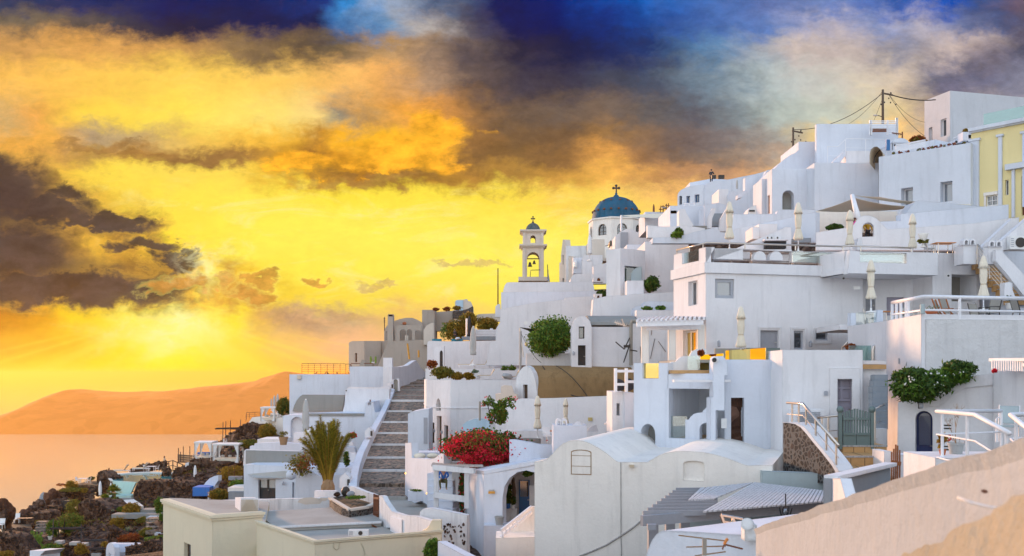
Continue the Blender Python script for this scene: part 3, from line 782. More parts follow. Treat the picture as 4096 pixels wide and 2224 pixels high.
def lounge_chair():
 r=thing('sun_lounger','','sun lounger',(0,0,0))
 fr=MB()
 for y in(-0.32,0.32):fr.bar((-0.95,y,0.28),(0.95,y,0.28),0.05,0.05)
 for x in(-0.9,0,0.9):fr.bar((x,-0.32,0.28),(x,0.32,0.28),0.05,0.04)
 fr.build('frame','white_paint',r)
 for x in(-0.85,0.85):
  for y in(-0.3,0.3):MB().bar((x,y,0),(x,y,0.28),0.05,0.05,up=Vector((0,1,0))).build('leg','white_paint',r)
 MB().box((-0.35,0,0.35),(1.2,0.62,0.09)).build('seat_cushion','cloth_tan',r)
 mb=MB();mb.hexa([(0.27,-0.31,0.31),(0.27,0.31,0.31),(0.33,0.31,0.40),(0.33,-0.31,0.40)][::-1],[(0.72,-0.31,0.92),(0.72,0.31,0.92),(0.62,0.31,0.97),(0.62,-0.31,0.97)][::-1])
 mb.build('backrest','cloth_tan',r)
 return r
def garden_chair(cloth='cloth_taupe',frame='plastic_white'):
 def mk():
  r=thing('garden_chair','','chair',(0,0,0))
  MB().box((0,0,0.44),(0.5,0.48,0.05)).build('seat',cloth,r)
  mb=MB();mb.hexa([(-0.24,0.20,0.50),(0.24,0.20,0.50),(0.24,0.24,0.50),(-0.24,0.24,0.50)],[(-0.24,0.34,0.98),(0.24,0.34,0.98),(0.24,0.38,0.98),(-0.24,0.38,0.98)]);mb.build('backrest',cloth,r)
  for sx in(-1,1):
   MB().tube([(0.25*sx,-0.24,0),(0.25*sx,-0.24,0.64),(0.25*sx,0.28,0.66)],0.02,6).build('armrest',frame,r)
   MB().tube([(0.25*sx,0.30,0),(0.25*sx,0.22,0.45),(0.25*sx,0.37,1.0)],0.02,6).build('leg',frame,r)
   MB().tube([(0.22*sx,-0.22,0),(0.22*sx,-0.22,0.43)],0.02,6).build('leg',frame,r)
  return r
 return mk
def table_maker(top,leg,w=0.9,dd=0.9,h=0.74,rnd=False):
 def mk():
  r=thing('table','','table',(0,0,0))
  mb=MB()
  if rnd:mb.lathe((0,0,0),[(w/2,h-0.04),(w/2+.01,h-.02),(w/2,h)],28)
  else:mb.box((0,0,h-0.02),(w,dd,0.04))
  mb.build('tabletop',top,r)
  for sx in(-1,1):
   for sy in(-1,1):MB().bar((sx*w*.36,sy*dd*.36,0),(sx*w*.36,sy*dd*.36,h-.04),0.045,0.045,up=Vector((0,1,0))).build('leg',leg,r)
  return r
 return mk
def bush(name,label,x,y,d,rx,rz,n=900,leaf='leaf_green',size=None,cat='shrub',ry=None,stem=True,seed=None,clumps=16,leaf2=None,flat=0.0,group=None,long=1.6,droop=0.0,spread=0.3):
 """x, y = photo position of the crown's centre, rx, rz = half width and half height in crop pixels"""
 k=d/SC/FX;c=W(x,y,d);RX,RZ=rx*k,rz*k;RY=ry or RX
 root=thing(name,label,cat,(c.x,c.y,c.z-RZ),group)
 size=size or max(0.05,RX*0.07);n=int(n*1.5)
 seed=seed if seed is not None else int(x*7+y*3)
 MB().leaves(c,(RX,RY,RZ),n,size,clumps,seed,long=long,flat=flat,droop=droop,spread=spread).build('foliage',leaf,root)
 if leaf2:MB().leaves(c,(RX*1.02,RY*1.02,RZ*1.02),int(n*0.5),size*.9,max(5,clumps//2),seed+5,long=long).build('foliage',leaf2,root)
 if stem:
  rnd=random.Random(seed);mb=MB()
  for i in range(5):
   a=rnd.uniform(0,6.28);e=c+Vector((math.cos(a)*RX*.6,math.sin(a)*RY*.6,rnd.uniform(0,.5)*RZ))
   b=Vector((c.x,c.y,c.z-RZ*1.02));mb.tube([b,b.lerp(e,.5)+Vector((0,0,.1*RZ)),e],[RX*.035,RX*.025,RX*.012],6)
  mb.build('stem','old_wood',root)
 return root
def potted(name,label,x,yb,d,w,h,ph,leaf='leaf_green',pot='terracotta',n=120):
 """pot w wide and h tall (metres) standing at row yb, plant ph tall"""
 b=Vector((tx(x)*d,d,ty(yb)*d));r=thing(name,label,'potted plant',b)
 MB().lathe(b,[(w*.34,0),(w*.36,h*.05),(w*.48,h*.85),(w*.53,h*.86),(w*.53,h),(w*.45,h),(w*.43,h*.9)],20).build('pot',pot,r,smooth=False)
 MB().leaves(b+Vector((0,0,h+ph*.45)),(w*.6,w*.6,ph*.5),n,ph*.16,8,int(x)).build('foliage',leaf,r)
 return r
def person(label,base,h,joints,cloth_top,cloth_low,hair='hair_brown',hair_long=False,rz=0.0,tucks=None):
 """joints: dict name -> (x, y, z) for a 1.75 m figure; the body is one skinned surface"""
 J=dict(pelvis=(0,0,.95),belly=(0,0,1.12),chest=(0,0,1.32),neck=(0,0,1.48),chin=(0,-.01,1.55),head=(0,-.015,1.63),top=(0,0,1.71),lsh=(-.17,0,1.42),lel=(-.22,.02,1.14),lwr=(-.22,-.06,.90),lha=(-.22,-.08,.80),rsh=(.17,0,1.42),rel=(.22,.02,1.14),rwr=(.22,-.06,.90),rha=(.22,-.08,.80),lhi=(-.09,0,.90),lkn=(-.10,-.01,.50),lan=(-.10,.02,.09),lto=(-.11,-.13,.03),rhi=(.09,0,.90),rkn=(.10,-.01,.50),ran=(.10,.02,.09),rto=(.11,-.13,.03))
 J.update(joints)
 E=[('pelvis','belly'),('belly','chest'),('chest','neck'),('neck','chin'),('chin','head'),('head','top'),('chest','lsh'),('lsh','lel'),('lel','lwr'),('lwr','lha'),('chest','rsh'),('rsh','rel'),('rel','rwr'),('rwr','rha'),('pelvis','lhi'),('lhi','lkn'),('lkn','lan'),('lan','lto'),('pelvis','rhi'),('rhi','rkn'),('rkn','ran'),('ran','rto')]
 Rr=dict(pelvis=.13,belly=.12,chest=.145,neck=.055,chin=.07,head=.098,top=.07,lsh=.06,lel=.043,lwr=.03,lha=.035,lhi=.09,lkn=.06,lan=.04,lto=.035)
 for k in list(Rr):
  if k[0]=='l' and len(k)==3:Rr['r'+k[1:]]=Rr[k]
 sc=h/1.75;root=thing('person',label,'person',base,None,rz)
 def skin(name,keys,grow,mat):
  ks=[k for k in J if k in keys];ix={k:i for i,k in enumerate(ks)}
  me=bpy.data.meshes.new(name);me.from_pydata([Vector(J[k])*sc for k in ks],[(ix[a],ix[b])for a,b in E if a in ix and b in ix],[])
  me.materials.append(MATS[mat]);o=bpy.data.objects.new(name,me);col.objects.link(o);o.parent=root
  m=o.modifiers.new('skin','SKIN');m.use_smooth_shade=True
  lay=me.skin_vertices or None
  if not me.skin_vertices:me.attributes
  bm=bmesh.new();bm.from_mesh(me);L=bm.verts.layers.skin.verify()
  for v,k in zip(bm.verts,ks):
   v[L].radius=((Rr[k]+grow)*sc,)*2;v[L].use_root=(k==ks[0])
  bm.to_mesh(me);bm.free()
  s2=o.modifiers.new('sub','SUBSURF');s2.levels=1;s2.render_levels=2
  return o
 skin('body',set(J),0.0,'skin')
 arms={'lsh','lel','lwr','rsh','rel','rwr'}
 skin('top_clothing',{'pelvis','belly','chest'}|arms,0.018,cloth_top)
 skin('trousers',{'pelvis','lhi','lkn','lan','rhi','rkn','ran'},0.012,cloth_low)
 hd=Vector(J['head'])*sc;hb=MB();hb.ell(root_loc(root)+hd+Vector((0,.02,.035))*sc,(.105*sc,.115*sc,.10*sc),14,8)
 if hair_long:hb.ell(root_loc(root)+hd+Vector((0,.06,-.07))*sc,(.10*sc,.07*sc,.16*sc),12,8)
 hb.build('hair',hair,root,smooth=True)
 fc=MB();o0=root_loc(root)+hd
 fc.ell(o0+Vector((0,-.105,-.01))*sc,(.013*sc,.02*sc,.022*sc),8,6)
 fc.build('nose','skin',root,smooth=True)
 for sx in(-1,1):MB().ell(o0+Vector((sx*.034,-.088,.012))*sc,(.012*sc,.008*sc,.007*sc),8,6).build('eye','black',root)
 return root
def rubble(mb,pl,out,t,size,dens=1.0,seed=1,crest=True):
 """dry lava-stone wall: a core with stones standing proud of it"""
 rnd=random.Random(seed);pts=[pl.hit(x,y)for x,y in out]
 plate(mb,pl,pts,t)
 s0,s1=min(p[0]for p in pts),max(p[0]for p in pts);z0,z1=min(p[1]for p in pts),max(p[1]for p in pts)
 def inside(s,z):
  c=False;n=len(pts)
  for i in range(n):
   a,b=pts[i],pts[i-1]
   if(a[1]>z)!=(b[1]>z)and s<(b[0]-a[0])*(z-a[1])/(b[1]-a[1])+a[0]:c=not c
  return c
 area=0
 for i in range(len(pts)):area+=pts[i-1][0]*pts[i][1]-pts[i][0]*pts[i-1][1]
 n=min(900,int(abs(area)/2/(size*size)*1.3*dens));k=0;tries=0
 st=random.getstate();random.seed(seed)
 while k<n and tries<n*8:
  tries+=1;s,z=rnd.uniform(s0,s1),rnd.uniform(z0,z1)
  if not inside(s,z):continue
  f=rnd.uniform(.5,1.2)*size
  mb.rock(pl.pt((s,z),-0.02),(f*rnd.uniform(.5,.9),f*.4,f*rnd.uniform(.35,.7)),1,0.5);k+=1
 if crest:
  for i in range(len(pts)):
   a,b=pts[i-1],pts[i];L=math.hypot(b[0]-a[0],b[1]-a[1])
   if max(a[1],b[1])<z0+(z1-z0)*.25:continue
   for j in range(int(L/size*1.4)):
    q=rnd.random();f=size*rnd.uniform(.5,1.1)
    mb.rock(pl.pt((lerp(a[0],b[0],q),lerp(a[1],b[1],q)+rnd.uniform(-.3,.3)*size),rnd.uniform(0,t)),(f*.6,f*.5,f*rnd.uniform(.4,.8)),1,0.5)
 random.setstate(st)
 return mb
def rubble_wall(label,pl,out,t=0.6,size=0.45,mat='lava',name='stone_wall',cat='stone wall',dens=1.0,seed=1,group=None):
 o=rubble(MB(),pl,out,t,size,dens,seed).build(name,mat);return tag(o,label,cat,group)
 # setting: sea, hills, slope
SEA=-250.0
def sea():
 me=MB();me.add([(-60000,-2000,SEA),(60000,-2000,SEA),(60000,90000,SEA),(-60000,90000,SEA)],[(0,1,2,3)])
 m,t,bs=new_mat('sea_water')
 co=t.new('ShaderNodeTexCoord').outputs['Object']
 n=t.noise(t.scalev(co,(0.010,0.030,1)),3.0,6,0.6);n2=t.noise(t.scalev(co,(0.0012,0.005,1)),1.0,4,0.6)
 b=t.new('ShaderNodeBump');b.inputs['Strength'].default_value=0.07;b.inputs['Distance'].default_value=3.0
 t.l.new(t.math('ADD',n,t.math('MULTIPLY',n2,2.0)),b.inputs['Height']);t.l.new(b.outputs[0],bs.inputs['Normal'])
 bs.inputs['Base Color'].default_value=(0.92,0.84,0.58,1);bs.inputs['Roughness'].default_value=0.07;bs.inputs['IOR'].default_value=1.5  # golden gleam of the sky put into the water's base colour
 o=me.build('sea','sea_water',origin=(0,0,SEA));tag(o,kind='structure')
sea()
def headland(name,ridge,base_d,depth,seed):
 """ridge = [(photo column, photo row)...] silhouette (overview pixels) at distance base_d"""
 crop(0);mb=MB();nx=260;ny=26;off=Vector((seed,seed,0))
 xs=[r[0]for r in ridge]
 def hgt(x):
  for(a,ya),(b,yb)in zip(ridge,ridge[1:]):
   if a<=x<=b:t=(x-a)/(b-a);t=t*t*(3-2*t)*.5+t*.5;return lerp(ya,yb,t)
  return ridge[-1][1]
 for j in range(ny+1):
  v=j/ny
  for i in range(nx+1):
   x=lerp(xs[0],xs[-1],i/nx);y=hgt(x);d=base_d+(v-0.5)*depth
   top=ty(y)*base_d-SEA
   prof=math.sin(math.pi*min(1,v*1.0))**0.6 if v<=.5 else max(0,1-(v-.5)*2)**.5
   X=tx(x)*base_d;p=Vector((X/260,d/260,0))+off
   g=noise.fractal(p*1.3,1.0,2.0,5)*0.05+noise.fractal(p*5,1.0,2.0,3)*.012
   z=SEA-4+max(0,top)*prof*(1+(g if.05<v<.48 else g*.25))if prof>0 else SEA-6
   mb.v.append(Vector((X,d,z)))
 for j in range(ny):
  for i in range(nx):
   a=j*(nx+1)+i;mb.f.append((a,a+1,a+nx+2,a+nx+1));mb.mi.append(0)
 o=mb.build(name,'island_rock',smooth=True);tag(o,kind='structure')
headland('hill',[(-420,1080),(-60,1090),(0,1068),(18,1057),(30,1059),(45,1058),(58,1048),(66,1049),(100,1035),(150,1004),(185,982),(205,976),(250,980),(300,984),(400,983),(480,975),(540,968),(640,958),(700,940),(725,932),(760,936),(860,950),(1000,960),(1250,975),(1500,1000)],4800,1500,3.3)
SLOPE=[]
def ctrl(c,x,y,d):
 crop(c);p=W(x,y,d);SLOPE.append((p.x,p.y,p.z))
for a in[(0,0,1395,95),(0,100,1390,92),(0,250,1385,90),(0,400,1399,85),(0,40,1330,108),(0,200,1300,112),(0,330,1290,105),(0,100,1260,125),(0,260,1235,126),(0,340,1200,138),(0,420,1190,138),(0,500,1180,132),(0,560,1160,128),(0,640,1080,138),(0,700,1040,150),(0,620,1250,98),(0,500,1280,98),(0,600,1390,62),(0,900,1380,60),(0,800,1200,100),(0,1000,1100,105),(0,1000,990,130),(0,900,960,160),(0,1200,900,175),(0,1100,1399,52),(0,1300,1399,48),(0,1500,1390,42),(0,1700,1399,32),(0,2000,1399,22),(0,1300,1100,85),(0,1500,960,100),(0,1400,760,190),(0,1600,720,170),(0,1900,1200,48),(0,1900,1000,62),(0,2200,1130,44),(0,2300,820,70),(0,2000,640,85),(0,2300,640,80),(0,1900,500,130),(0,2200,430,120),(0,2500,430,110),(0,2560,700,75),(0,2560,1190,40)]:
 ctrl(a[0],a[1],a[2]+14,a[3])
for p in[(-8,-20,-9),(20,-20,-5),(45,-10,2),(60,20,6),(75,60,20),(95,120,34),(100,180,38),(60,220,34),(20,240,20),(-10,250,5),(-60,200,-60),(-75,140,-75),(-65,90,-60),(-60,40,-60),(-50,-20,-60)]:SLOPE.append(p)
def slope_z(x,y):
 sw=0;sz=0
 for a,b,c in SLOPE:
  d2=(x-a)**2+(y-b)**2+2.0;w=1/d2**1.7;sw+=w;sz+=w*c
 z=sz/sw
 edge=max(0,-48-x+max(0,(y-140)*.35));z-=edge*3.2
 return max(z,SEA-5)
def slope():
 mb=MB();nx,ny=150,150
 for j in range(ny+1):
  for i in range(nx+1):
   x=lerp(-130,150,i/nx);y=lerp(-30,300,j/ny)
   p=Vector((x,y,0));z=slope_z(x,y)+noise.fractal(p*.25,1,2,4)*.35-0.3
   mb.v.append(Vector((x,y,z)))
 for j in range(ny):
  for i in range(nx):
   a=j*(nx+1)+i;mb.f.append((a,a+1,a+nx+2,a+nx+1));mb.mi.append(0)
 tag(mb.build('terrain','lava',smooth=True),kind='structure')
slope()
# the village, from the far top to the near bottom
WHITE_HOUSES=None
# upper right: grey building, yellow building, long white wall (crop 7)
crop(7)
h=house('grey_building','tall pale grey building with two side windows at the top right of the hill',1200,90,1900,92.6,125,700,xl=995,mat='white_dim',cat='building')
h.win(3,1125,352,1170,490,1,1,label=None);h.win(3,1030,420,1058,540,1,1)
h.done()
h=house('yellow_building','yellow building with white pilasters and cornice at the right edge',1368,72,2900,62.52,440,2000,depth=9,mat='yellow',cat='building')
h.win(0,1490,962,1580,1046,2,2,rd=0.12,surround='white_warm');h.win(0,1640,840,1668,960,1,1,rd=0.15);h.door(0,1772,805,1840,1120,'rust',rd=.15)
r=h.done();pl=h.pl[0]
def strip(root,pl,x0,y0,x1,y1,off,t,mat,name='pilaster'):
 q=pl.rect(x0,y0,x1,y1);MBx=plate(MB(),pl,rect_poly(q),t,off=off);return MBx.build(name,mat,root)
for x0,x1,yt in((1368,1436,515),(1590,1620,480),(1782,1800,455)):
 strip(r,pl,x0,yt,x1,1055,-0.12,0.118,'white_cool');strip(r,pl,x0-14,yt-4,x1+12,yt+14,-0.2,0.198,'white_cool','capital')
strip(r,pl,1698,740,1722,1140,-0.14,0.138,'white_cool');strip(r,pl,1655,705,1850,750,-0.35,0.348,'white_cool','door_hood')
strip(r,pl,1470,935,1585,960,-0.08,0.078,'white_warm','window_hood')
s0=pl.hit(1362,440)[0];mb=MB()
for k,(a,b,pr)in enumerate(((430,458,.35),(458,468,.2))):
 z1,z0=ty(a)*72,ty(b)*72;mb.hexa([pl.pt((s0,z0),-pr),pl.pt((40,z0),-pr),pl.pt((40,z1),-pr),pl.pt((s0,z1),-pr)],[pl.pt((s0,z0),-.003),pl.pt((40,z0),-.003),pl.pt((40,z1),-.003),pl.pt((s0,z1),-.003)])
mb.build('cornice','white_cool',r)
g=thing('glass_balustrade','greenish glass balustrade on the roof of the yellow building','balustrade',W(1500,440,70.5))
p2=planexy(pl.pt((pl.hit(1433,400)[0],0),.6).xy,pl.pt((14,0),.6).xy)
for a,b in((0.02,3.7),(3.76,7.4),(7.46,11)):
 z0=ty(425)*72;plate(MB(),p2,[(a,z0),(b,z0),(b,z0+1.0),(a,z0+1.0)],0.02).build('pane','glass_teal',g)
for k,(xx,w_,zz)in enumerate(((1450,.24,.35),(1570,.4,.45),(1680,.42,.5),(1760,.6,.8))):
 q=W(xx,400,73.5);q.z=ty(425)*72;tag(MB().rock(q+Vector((0,0,zz*.5)),(w_,.5,zz*.55),2,.3).build('covered_furniture','dark_cloth'),['small dark covered chair at the left end behind the roof glass','dark covered sofa left of the joint in the roof glass','dark covered sofa right of the joint in the roof glass','tallest dark covered furniture behind the roof glass at the picture edge'][k],'covered furniture','covered furniture on the yellow building roof')
h=house('long_white_house','long white house with two square windows left of the yellow building',630,76,1366,71.3,655,1150,depth=12,mat='white_cool')
h.win(0,808,902,902,1040,1,1,rd=.6,fw=.08,glass='glass_grey');h.win(0,1122,852,1218,1012,1,1,rd=.6,fw=.08,glass='glass_grey')
h.done()
for k,x in enumerate((750,800,862,950,985,1030,1062,1084,1124,1160,1192,1235,1308)):
 d=lerp(76,71.3,(x-630)/736)+1.0;y=lerp(640,525,(x-630)/736)
 b=W(x,y,d);b.z=ty(655)*76;o=MB()
 o.lathe(b,[(.09,0),(.12,.18),(.12,.2),(.09,.2)],12)
 rr=thing('potted_succulent','%s reddish potted succulent from the left along the long white roof edge'%['first','second','third','fourth','fifth','sixth','seventh','eighth','ninth','tenth','eleventh','twelfth','last'][k],'potted plant',b,'succulents along the roof edge')
 o.build('pot','terracotta',rr);MB().leaves(b+Vector((0,0,.32)),(.15,.13,.13),45,.08,5,k).build('leaves','leaf_red' if k%3 else 'leaf_olive',rr)
h=house('plain_white_house','large plain white block without windows under the stepped terrace',115,80,628,80,702,1150,depth=10,mat='white_cool');h.done()
h=house('tall_white_block','highest white block under the big utility pole',131,88,786,88,391,760,xl=119,mat='white_cool');h.done()
house('stair_house','low white hut with slanted stair side in front of the tall block',368,83,560,83,607,705,depth=3,mat='white').done()
wall('stair_parapet','slanted white stair parapet beside the low hut',front(82.9),[(262,700),(262,692),(355,610),(368,610),(368,640),(320,700)],.5,'white_cool')
crop(7)
railing('terrace_railing','thin white pipe railing climbing in front of the tall block',[W(220,572,82.5),W(302,572,82.5),W(372,508,82.5),W(690,517,82.5)],1.5,1,'white_paint',.025,step=2)
a=W(555,705,79);b=W(600,570,79)
mb=MB();pc=[(556,705),(556,640),(565,598),(590,575),(615,572),(640,590),(660,625),(665,705)]
P_=[W(x,y,78)for x,y in pc];Q_=[p+Vector((2.6,4.5,-0.25))for p in P_]
n=len(P_);mb.add(P_+Q_,[(k,k+1,n+k+1,n+k)for k in range(n-1)])
mb.add([p+Vector((.03,.03,-.03))for p in P_+Q_],[(k,k+1,n+k+1,n+k)for k in range(n-1)])
r=tag(mb.build('canopy','cloth_tan',smooth=True),'rounded taupe fabric canopy above the plain white block','canopy')
m2=MB();m2.tube([W(590,705,78.2),W(596,660,78.4),W(615,625,78.6),W(640,600,78.8)],.04,6);m2.build('rib','black',r)
h=house('vaulted_hut','small white rounded hut with a blue window beside the picket railing',735,84,870,84,540,640,depth=4,mat='white_cool');h.niche(0,750,552,766,568,.5,.1,'black')
h.win(0,737,545,745,600,1,3,frame='blue_wood');r=h.done()
Slab('vault','','',front(83.9),[(735,541),(745,520),(770,507),(800,503),(835,508),(860,522),(872,541)],4,'white_cool',root=r,part='vaulted_roof').done()
crop(7)
fb=MB();fb.box(W(703,560,82),(.3,.15,.88));tag(fb.build('shutter_door','blue_wood'),'bright blue door leaf standing open beside the rounded hut','door')
r=thing('picket_railing','white picket railing behind the row of potted succulents','railing',W(770,620,78))
for a,b in(((768,620),(880,600)),((880,600),(1000,575))):
 for t in(0.02,.95):
  A=W(a[0],lerp(a[1]-60,a[1]-4,t),78);B=W(b[0],lerp(b[1]-58,b[1]-4,t),77);MB().bar(A,B,.05,.06).build('rail','white_paint',r)
for k in range(29):
 t=k/28;x=lerp(768,1000,t);y=lerp(620,575,t);MB().bar(W(x,y,lerp(78,77,t)),W(x,y-60,lerp(78,77,t)),.05,.03,up=Vector((0,1,0))).build('picket','white_paint',r)
house('white_terrace_wall_house','white terrace block carrying the picket railing',870,82,1080,80,560,700,depth=4,mat='white_cool').done()
bush('dry_shrub','dry brown scrub mound beside the grey building',945,530,92,60,32,300,'leaf_red',leaf2='leaf_olive',size=.3)
r=thing('stair_railing','short white stair with railing left of the yellow roof','stairs',W(1300,520,77));mb=MB()
for k in range(6):mb.box(W(1220+k*25,540-k*12,78)+Vector((0,0,-.3)),(.6,1.2,.6))
mb.build('steps','white_cool',r)
for t in(0,1):MB().tube([W(1225,505,77.4)-Vector((0,0,.5*t)),W(1365,455,77.4)-Vector((0,0,.5*t))],.03,6).build('handrail','white_paint',r)
block('stone_planter_post','square white gate post topped with a dry plant beside the yellow roof',1302,455,1348,525,76,.9,'white_cool',None)
bush('dry_pot_plant','dry tan plant in a bowl on the white gate post',1328,445,76.4,24,13,120,'leaf_gold',stem=False,size=.12)
r=thing('slatted_screen','white horizontal slat screen on the roof below the utility pole','screen',W(670,480,86.5))
for x in(560,568,700,770,776):MB().bar(W(x,482,86.5),W(x,362 if x<760 else 343,86.5),.14,.12,up=Vector((0,1,0))).build('post','white_paint',r)
for k,y in enumerate((368,382,396,410,424)):MB().bar(W(560,y,86.3),W(776,y,86.3),.04,.075).build('slat','white_paint',r)
for y in(440,455,468):MB().bar(W(703,y,86.3),W(776,y,86.3),.04,.06).build('slat','white_paint',r)
lt=MB()
for k in range(14):
 lt.bar(W(580+k*8,457,86.8),W(588+k*8,422,86.8),.05,.03,up=Vector((0,1,0)));lt.bar(W(588+k*8,457,86.9),W(580+k*8,422,86.9),.05,.03,up=Vector((0,1,0)))
lt.build('lattice','brown_wood',r)
def pole(label,x,yt,yb,d,r0,lampy=None):
 t=thing('utility_pole',label,'utility pole',W(x,yb,d));MB().tube([W(x,yb,d),W(x,yt,d)],[r0,r0*.8],10).build('pole','old_wood',t,smooth=True)
 c=W(x,yt,d);MB().bar(c+Vector((-.1,0,-.3)),c+Vector((.9,0,-.5)),.12).build('crossarm','old_wood',t)
 rnd=random.Random(5)
 for k in range(7):
  p=c+Vector((rnd.uniform(-.2,1.3),rnd.uniform(-.2,.2),-rnd.uniform(.1,1.4)));MB().ell(p,(.06,.06,.08),8,6).build('insulator','black',t)
 if lampy:
  MB().tube([W(x,lampy+12,d),W(x-25,lampy+2,d),W(x-45,lampy-2,d)],.035,6).build('lamp_arm','iron',t)
  MB().ell(W(x-58,lampy-2,d),(.24,.09,.07),12,6).build('lamp_head','steel',t,smooth=True)
 return t
pole('tall dark wooden utility pole with a lamp arm above the highest white block',662,117,480,89.5,.13,325)
crop(6);pole('shorter dark wooden utility pole at the left foot of the highest block',1144,420,640,93,.11)
def cable(label,a,b,sag,r=.02):
 mb=MB();n=12;mb.tube([a.lerp(b,k/n)-Vector((0,0,sag*4*(k/n)*(1-k/n)))for k in range(n+1)],r,5);tag(mb.build('power_cable','black'),label,'cable','power cables on the hill')
crop(6);A=W(1860,145,89.5);B=W(1144,436,93)
cable('power cable sagging between the two utility poles',A,B,.9,.028)
crop(7)
cable('thick cable from the tall pole to the grey building',W(700,148,89.5),W(1085,198,90.5),.25,.05)
cable('thin cable from the tall pole down to the grey building window side',W(715,165,89.5),W(1000,490,88),.4,.02)
cable('upper thin cable from the tall pole to the grey building wall',W(715,160,89.5),W(1000,378,93),.5,.015)
cable('thin guy wire from the tall pole down behind the white block',W(655,135,89.6),W(390,390,92),.3,.015)
cable('steep guy wire beside the tall pole',W(655,200,89.6),W(590,365,90),.05,.015)
r=thing('roof_antenna','rusty rooftop antenna right of the slatted screen','antenna',W(820,520,85));MB().tube([W(818,520,85),W(818,455,85)],.06,6).build('mast','rust',r);MB().bar(W(735,463,85),W(822,475,85),.07).build('boom','rust',r)
for k in range(6):MB().bar(W(745+k*14,455+k*2,85),W(745+k*14,475+k*2,85),.03,.03,up=Vector((0,1,0))).build('element','rust',r)
# left part of the upper row (crop 6)
crop(6)
h=house('arched_niche_house','white house with a tall grey arched doorway in the upper row',975,82,1312,82,750,1140,xl=930,mat='white_cool')
h.niche(0,1058,922,1151,1075,.5,.8,'grey_paint','arched_recess');h.door(0,1286,930,1308,1076,'brown_wood',rd=.1);h.door(3,939,962,957,1110,'brown_wood',rd=.1)
h.done()
wall('sloping_house','white house with a long curved slanting roof edge rising to the block under the pole',front(90),[(985,760),(1000,745),(1030,712),(1075,672),(1120,640),(1156,625),(1187,600),(1187,533),(1322,533),(1322,800),(985,800)],6,'white_cool',None)
pl=Plane(220,122,435,120)
s=Slab('hilltop_house','white hilltop house with two blue framed windows where a man stands','house',pl,[(220,1050),(220,960),(228,940),(245,920),(275,905),(320,888),(436,875),(436,1050)],9,'white_cool')
s.win(0,290,967,320,1028,1,1,frame='pale_blue' if 0 else 'blue_wood',rd=.35,glass='glass_grey');s.win(0,357,955,395,1018,2,1,frame='blue_wood',rd=.35,glass='glass_grey');s.hole(0,233,965,255,1036,.4)
s.done()
wall('roof_parapet','white stepped roof parapet behind the hilltop house windows',front(124),[(318,900),(318,860),(485,829),(620,836),(872,785),(872,930),(318,930)],4,'white_cool')
wall('curved_gable','white curved gable wall right of the hilltop windows',front(119.5),[(435,1050),(435,895),(455,868),(490,850),(540,842),(590,850),(620,838),(760,815),(870,783),(872,1050)],3,'white_cool')
house('square_white_annex','small square white annex with a round vent below the hilltop',551,112,628,112,912,1080,depth=4,mat='white').done()
wall('small_vault','small white vaulted wing right of the square annex',front(111.5),[(625,1080),(625,960),(640,935),(670,920),(710,913),(745,925),(747,1080)],4,'white_cool')
wall('stair_flank','long slanting white stair wall descending left from the big blocks',front(104),[(560,1100),(680,1020),(870,870),(935,760),(975,755),(975,1112),(560,1112)],1.2,'white_cool')
wall('stair_flank','upper slanting white parapet above the long stair wall',front(106),[(760,920),(760,820),(870,785),(935,765),(935,900),(700,990),(700,960)],1.0,'white_cool')
house('round_edged_tower','narrow white rounded pier left of the arched doorway house',893,84,930,84,830,1140,depth=3,mat='white_cool').done()
parasol('grey',696,835,908,112,'small grey closed parasol high on the hill behind the square annex')
s=Slab('chest_box','small white rounded utility hut with a dark vent below the arched house','hut',front(80),[(780,1112),(785,1080),(800,1060),(830,1042),(850,1040),(850,1112)],1.5,'white');s.done()
tag(MB().box(W(815,1085,79.95),(.45,.06,.12)).build('vent','black'),'dark vent slot on the small rounded utility hut','vent')
base=W(490,873,121)
person('man in black standing on the hilltop roof holding up a camera',base,1.82,dict(lel=(-.30,-.10,1.18),lwr=(-.12,-.26,1.30),lha=(-.06,-.3,1.34),rel=(.30,-.10,1.18),rwr=(.10,-.26,1.30),rha=(.04,-.3,1.34)),'dark_cloth','dark_cloth','black',rz=2.6)
for x,w_,lb in((508,34,'square black floodlight nearest the man on the hilltop roof'),(570,44,'rounded black floodlight right of the other on the hilltop roof')):
 t=thing('floodlight',lb,'floodlight',W(x,832,120),'floodlights on the hilltop roof');k=120/SC/FX
 MB().box(W(x,815,120),(w_*k,.5,28*k)).build('housing','iron',t);MB().bar(W(x-8,832,120),W(x-8,825,120),.1).build('bracket','iron',t)
h=house('terrace_block','broad white terrace block below the hilltop house with a slot opening',160,100,440,100,1045,1220,depth=8,mat='white_cool')
h.hole(0,165,1083,215,1107);h.done()
railing('small_balustrade','small white balustrade under the blue framed windows',[W(275,1030,100.5),W(355,1022,100.5)],.55,1,'white_paint',.05,step=.6)
wall('white_parapet','white wall block left of the small dark staircase',front(96),[(436,1225),(436,1040),(545,1020),(640,1050),(640,1225)],3,'white_cool')
wall('rounded_wall','white wall with a scooped profile beside the dark staircase',front(93),[(232,1240),(232,1085),(245,1070),(280,1072),(295,1110),(320,1150),(350,1205),(470,1205),(470,1250),(232,1250)],1.2,'white')
t=thing('dark_staircase','short dark grey staircase between white parapets high on the slope','staircase',W(535,1200,92))
mb=MB()
for k in range(6):mb.box(W(512+k*8,1195-k*14,92+k*.3),(1.1,.35,.4))
mb.build('treads','slate_paint',t)
wall('stair_parapet','left white parapet of the short dark staircase',front(90.5),[(463,1225),(465,1130),(500,1065),(525,1065),(525,1080),(497,1150),(495,1225)],.5,'white')
wall('stair_parapet','right white curved parapet of the short dark staircase',front(90.2),[(555,1225),(565,1150),(610,1070),(625,1075),(625,1250),(555,1250)],.6,'white')
block('grey_landing','grey terrace slab between the scooped wall and the dark staircase',340,1205,470,1245,91,2,'grey_paint')
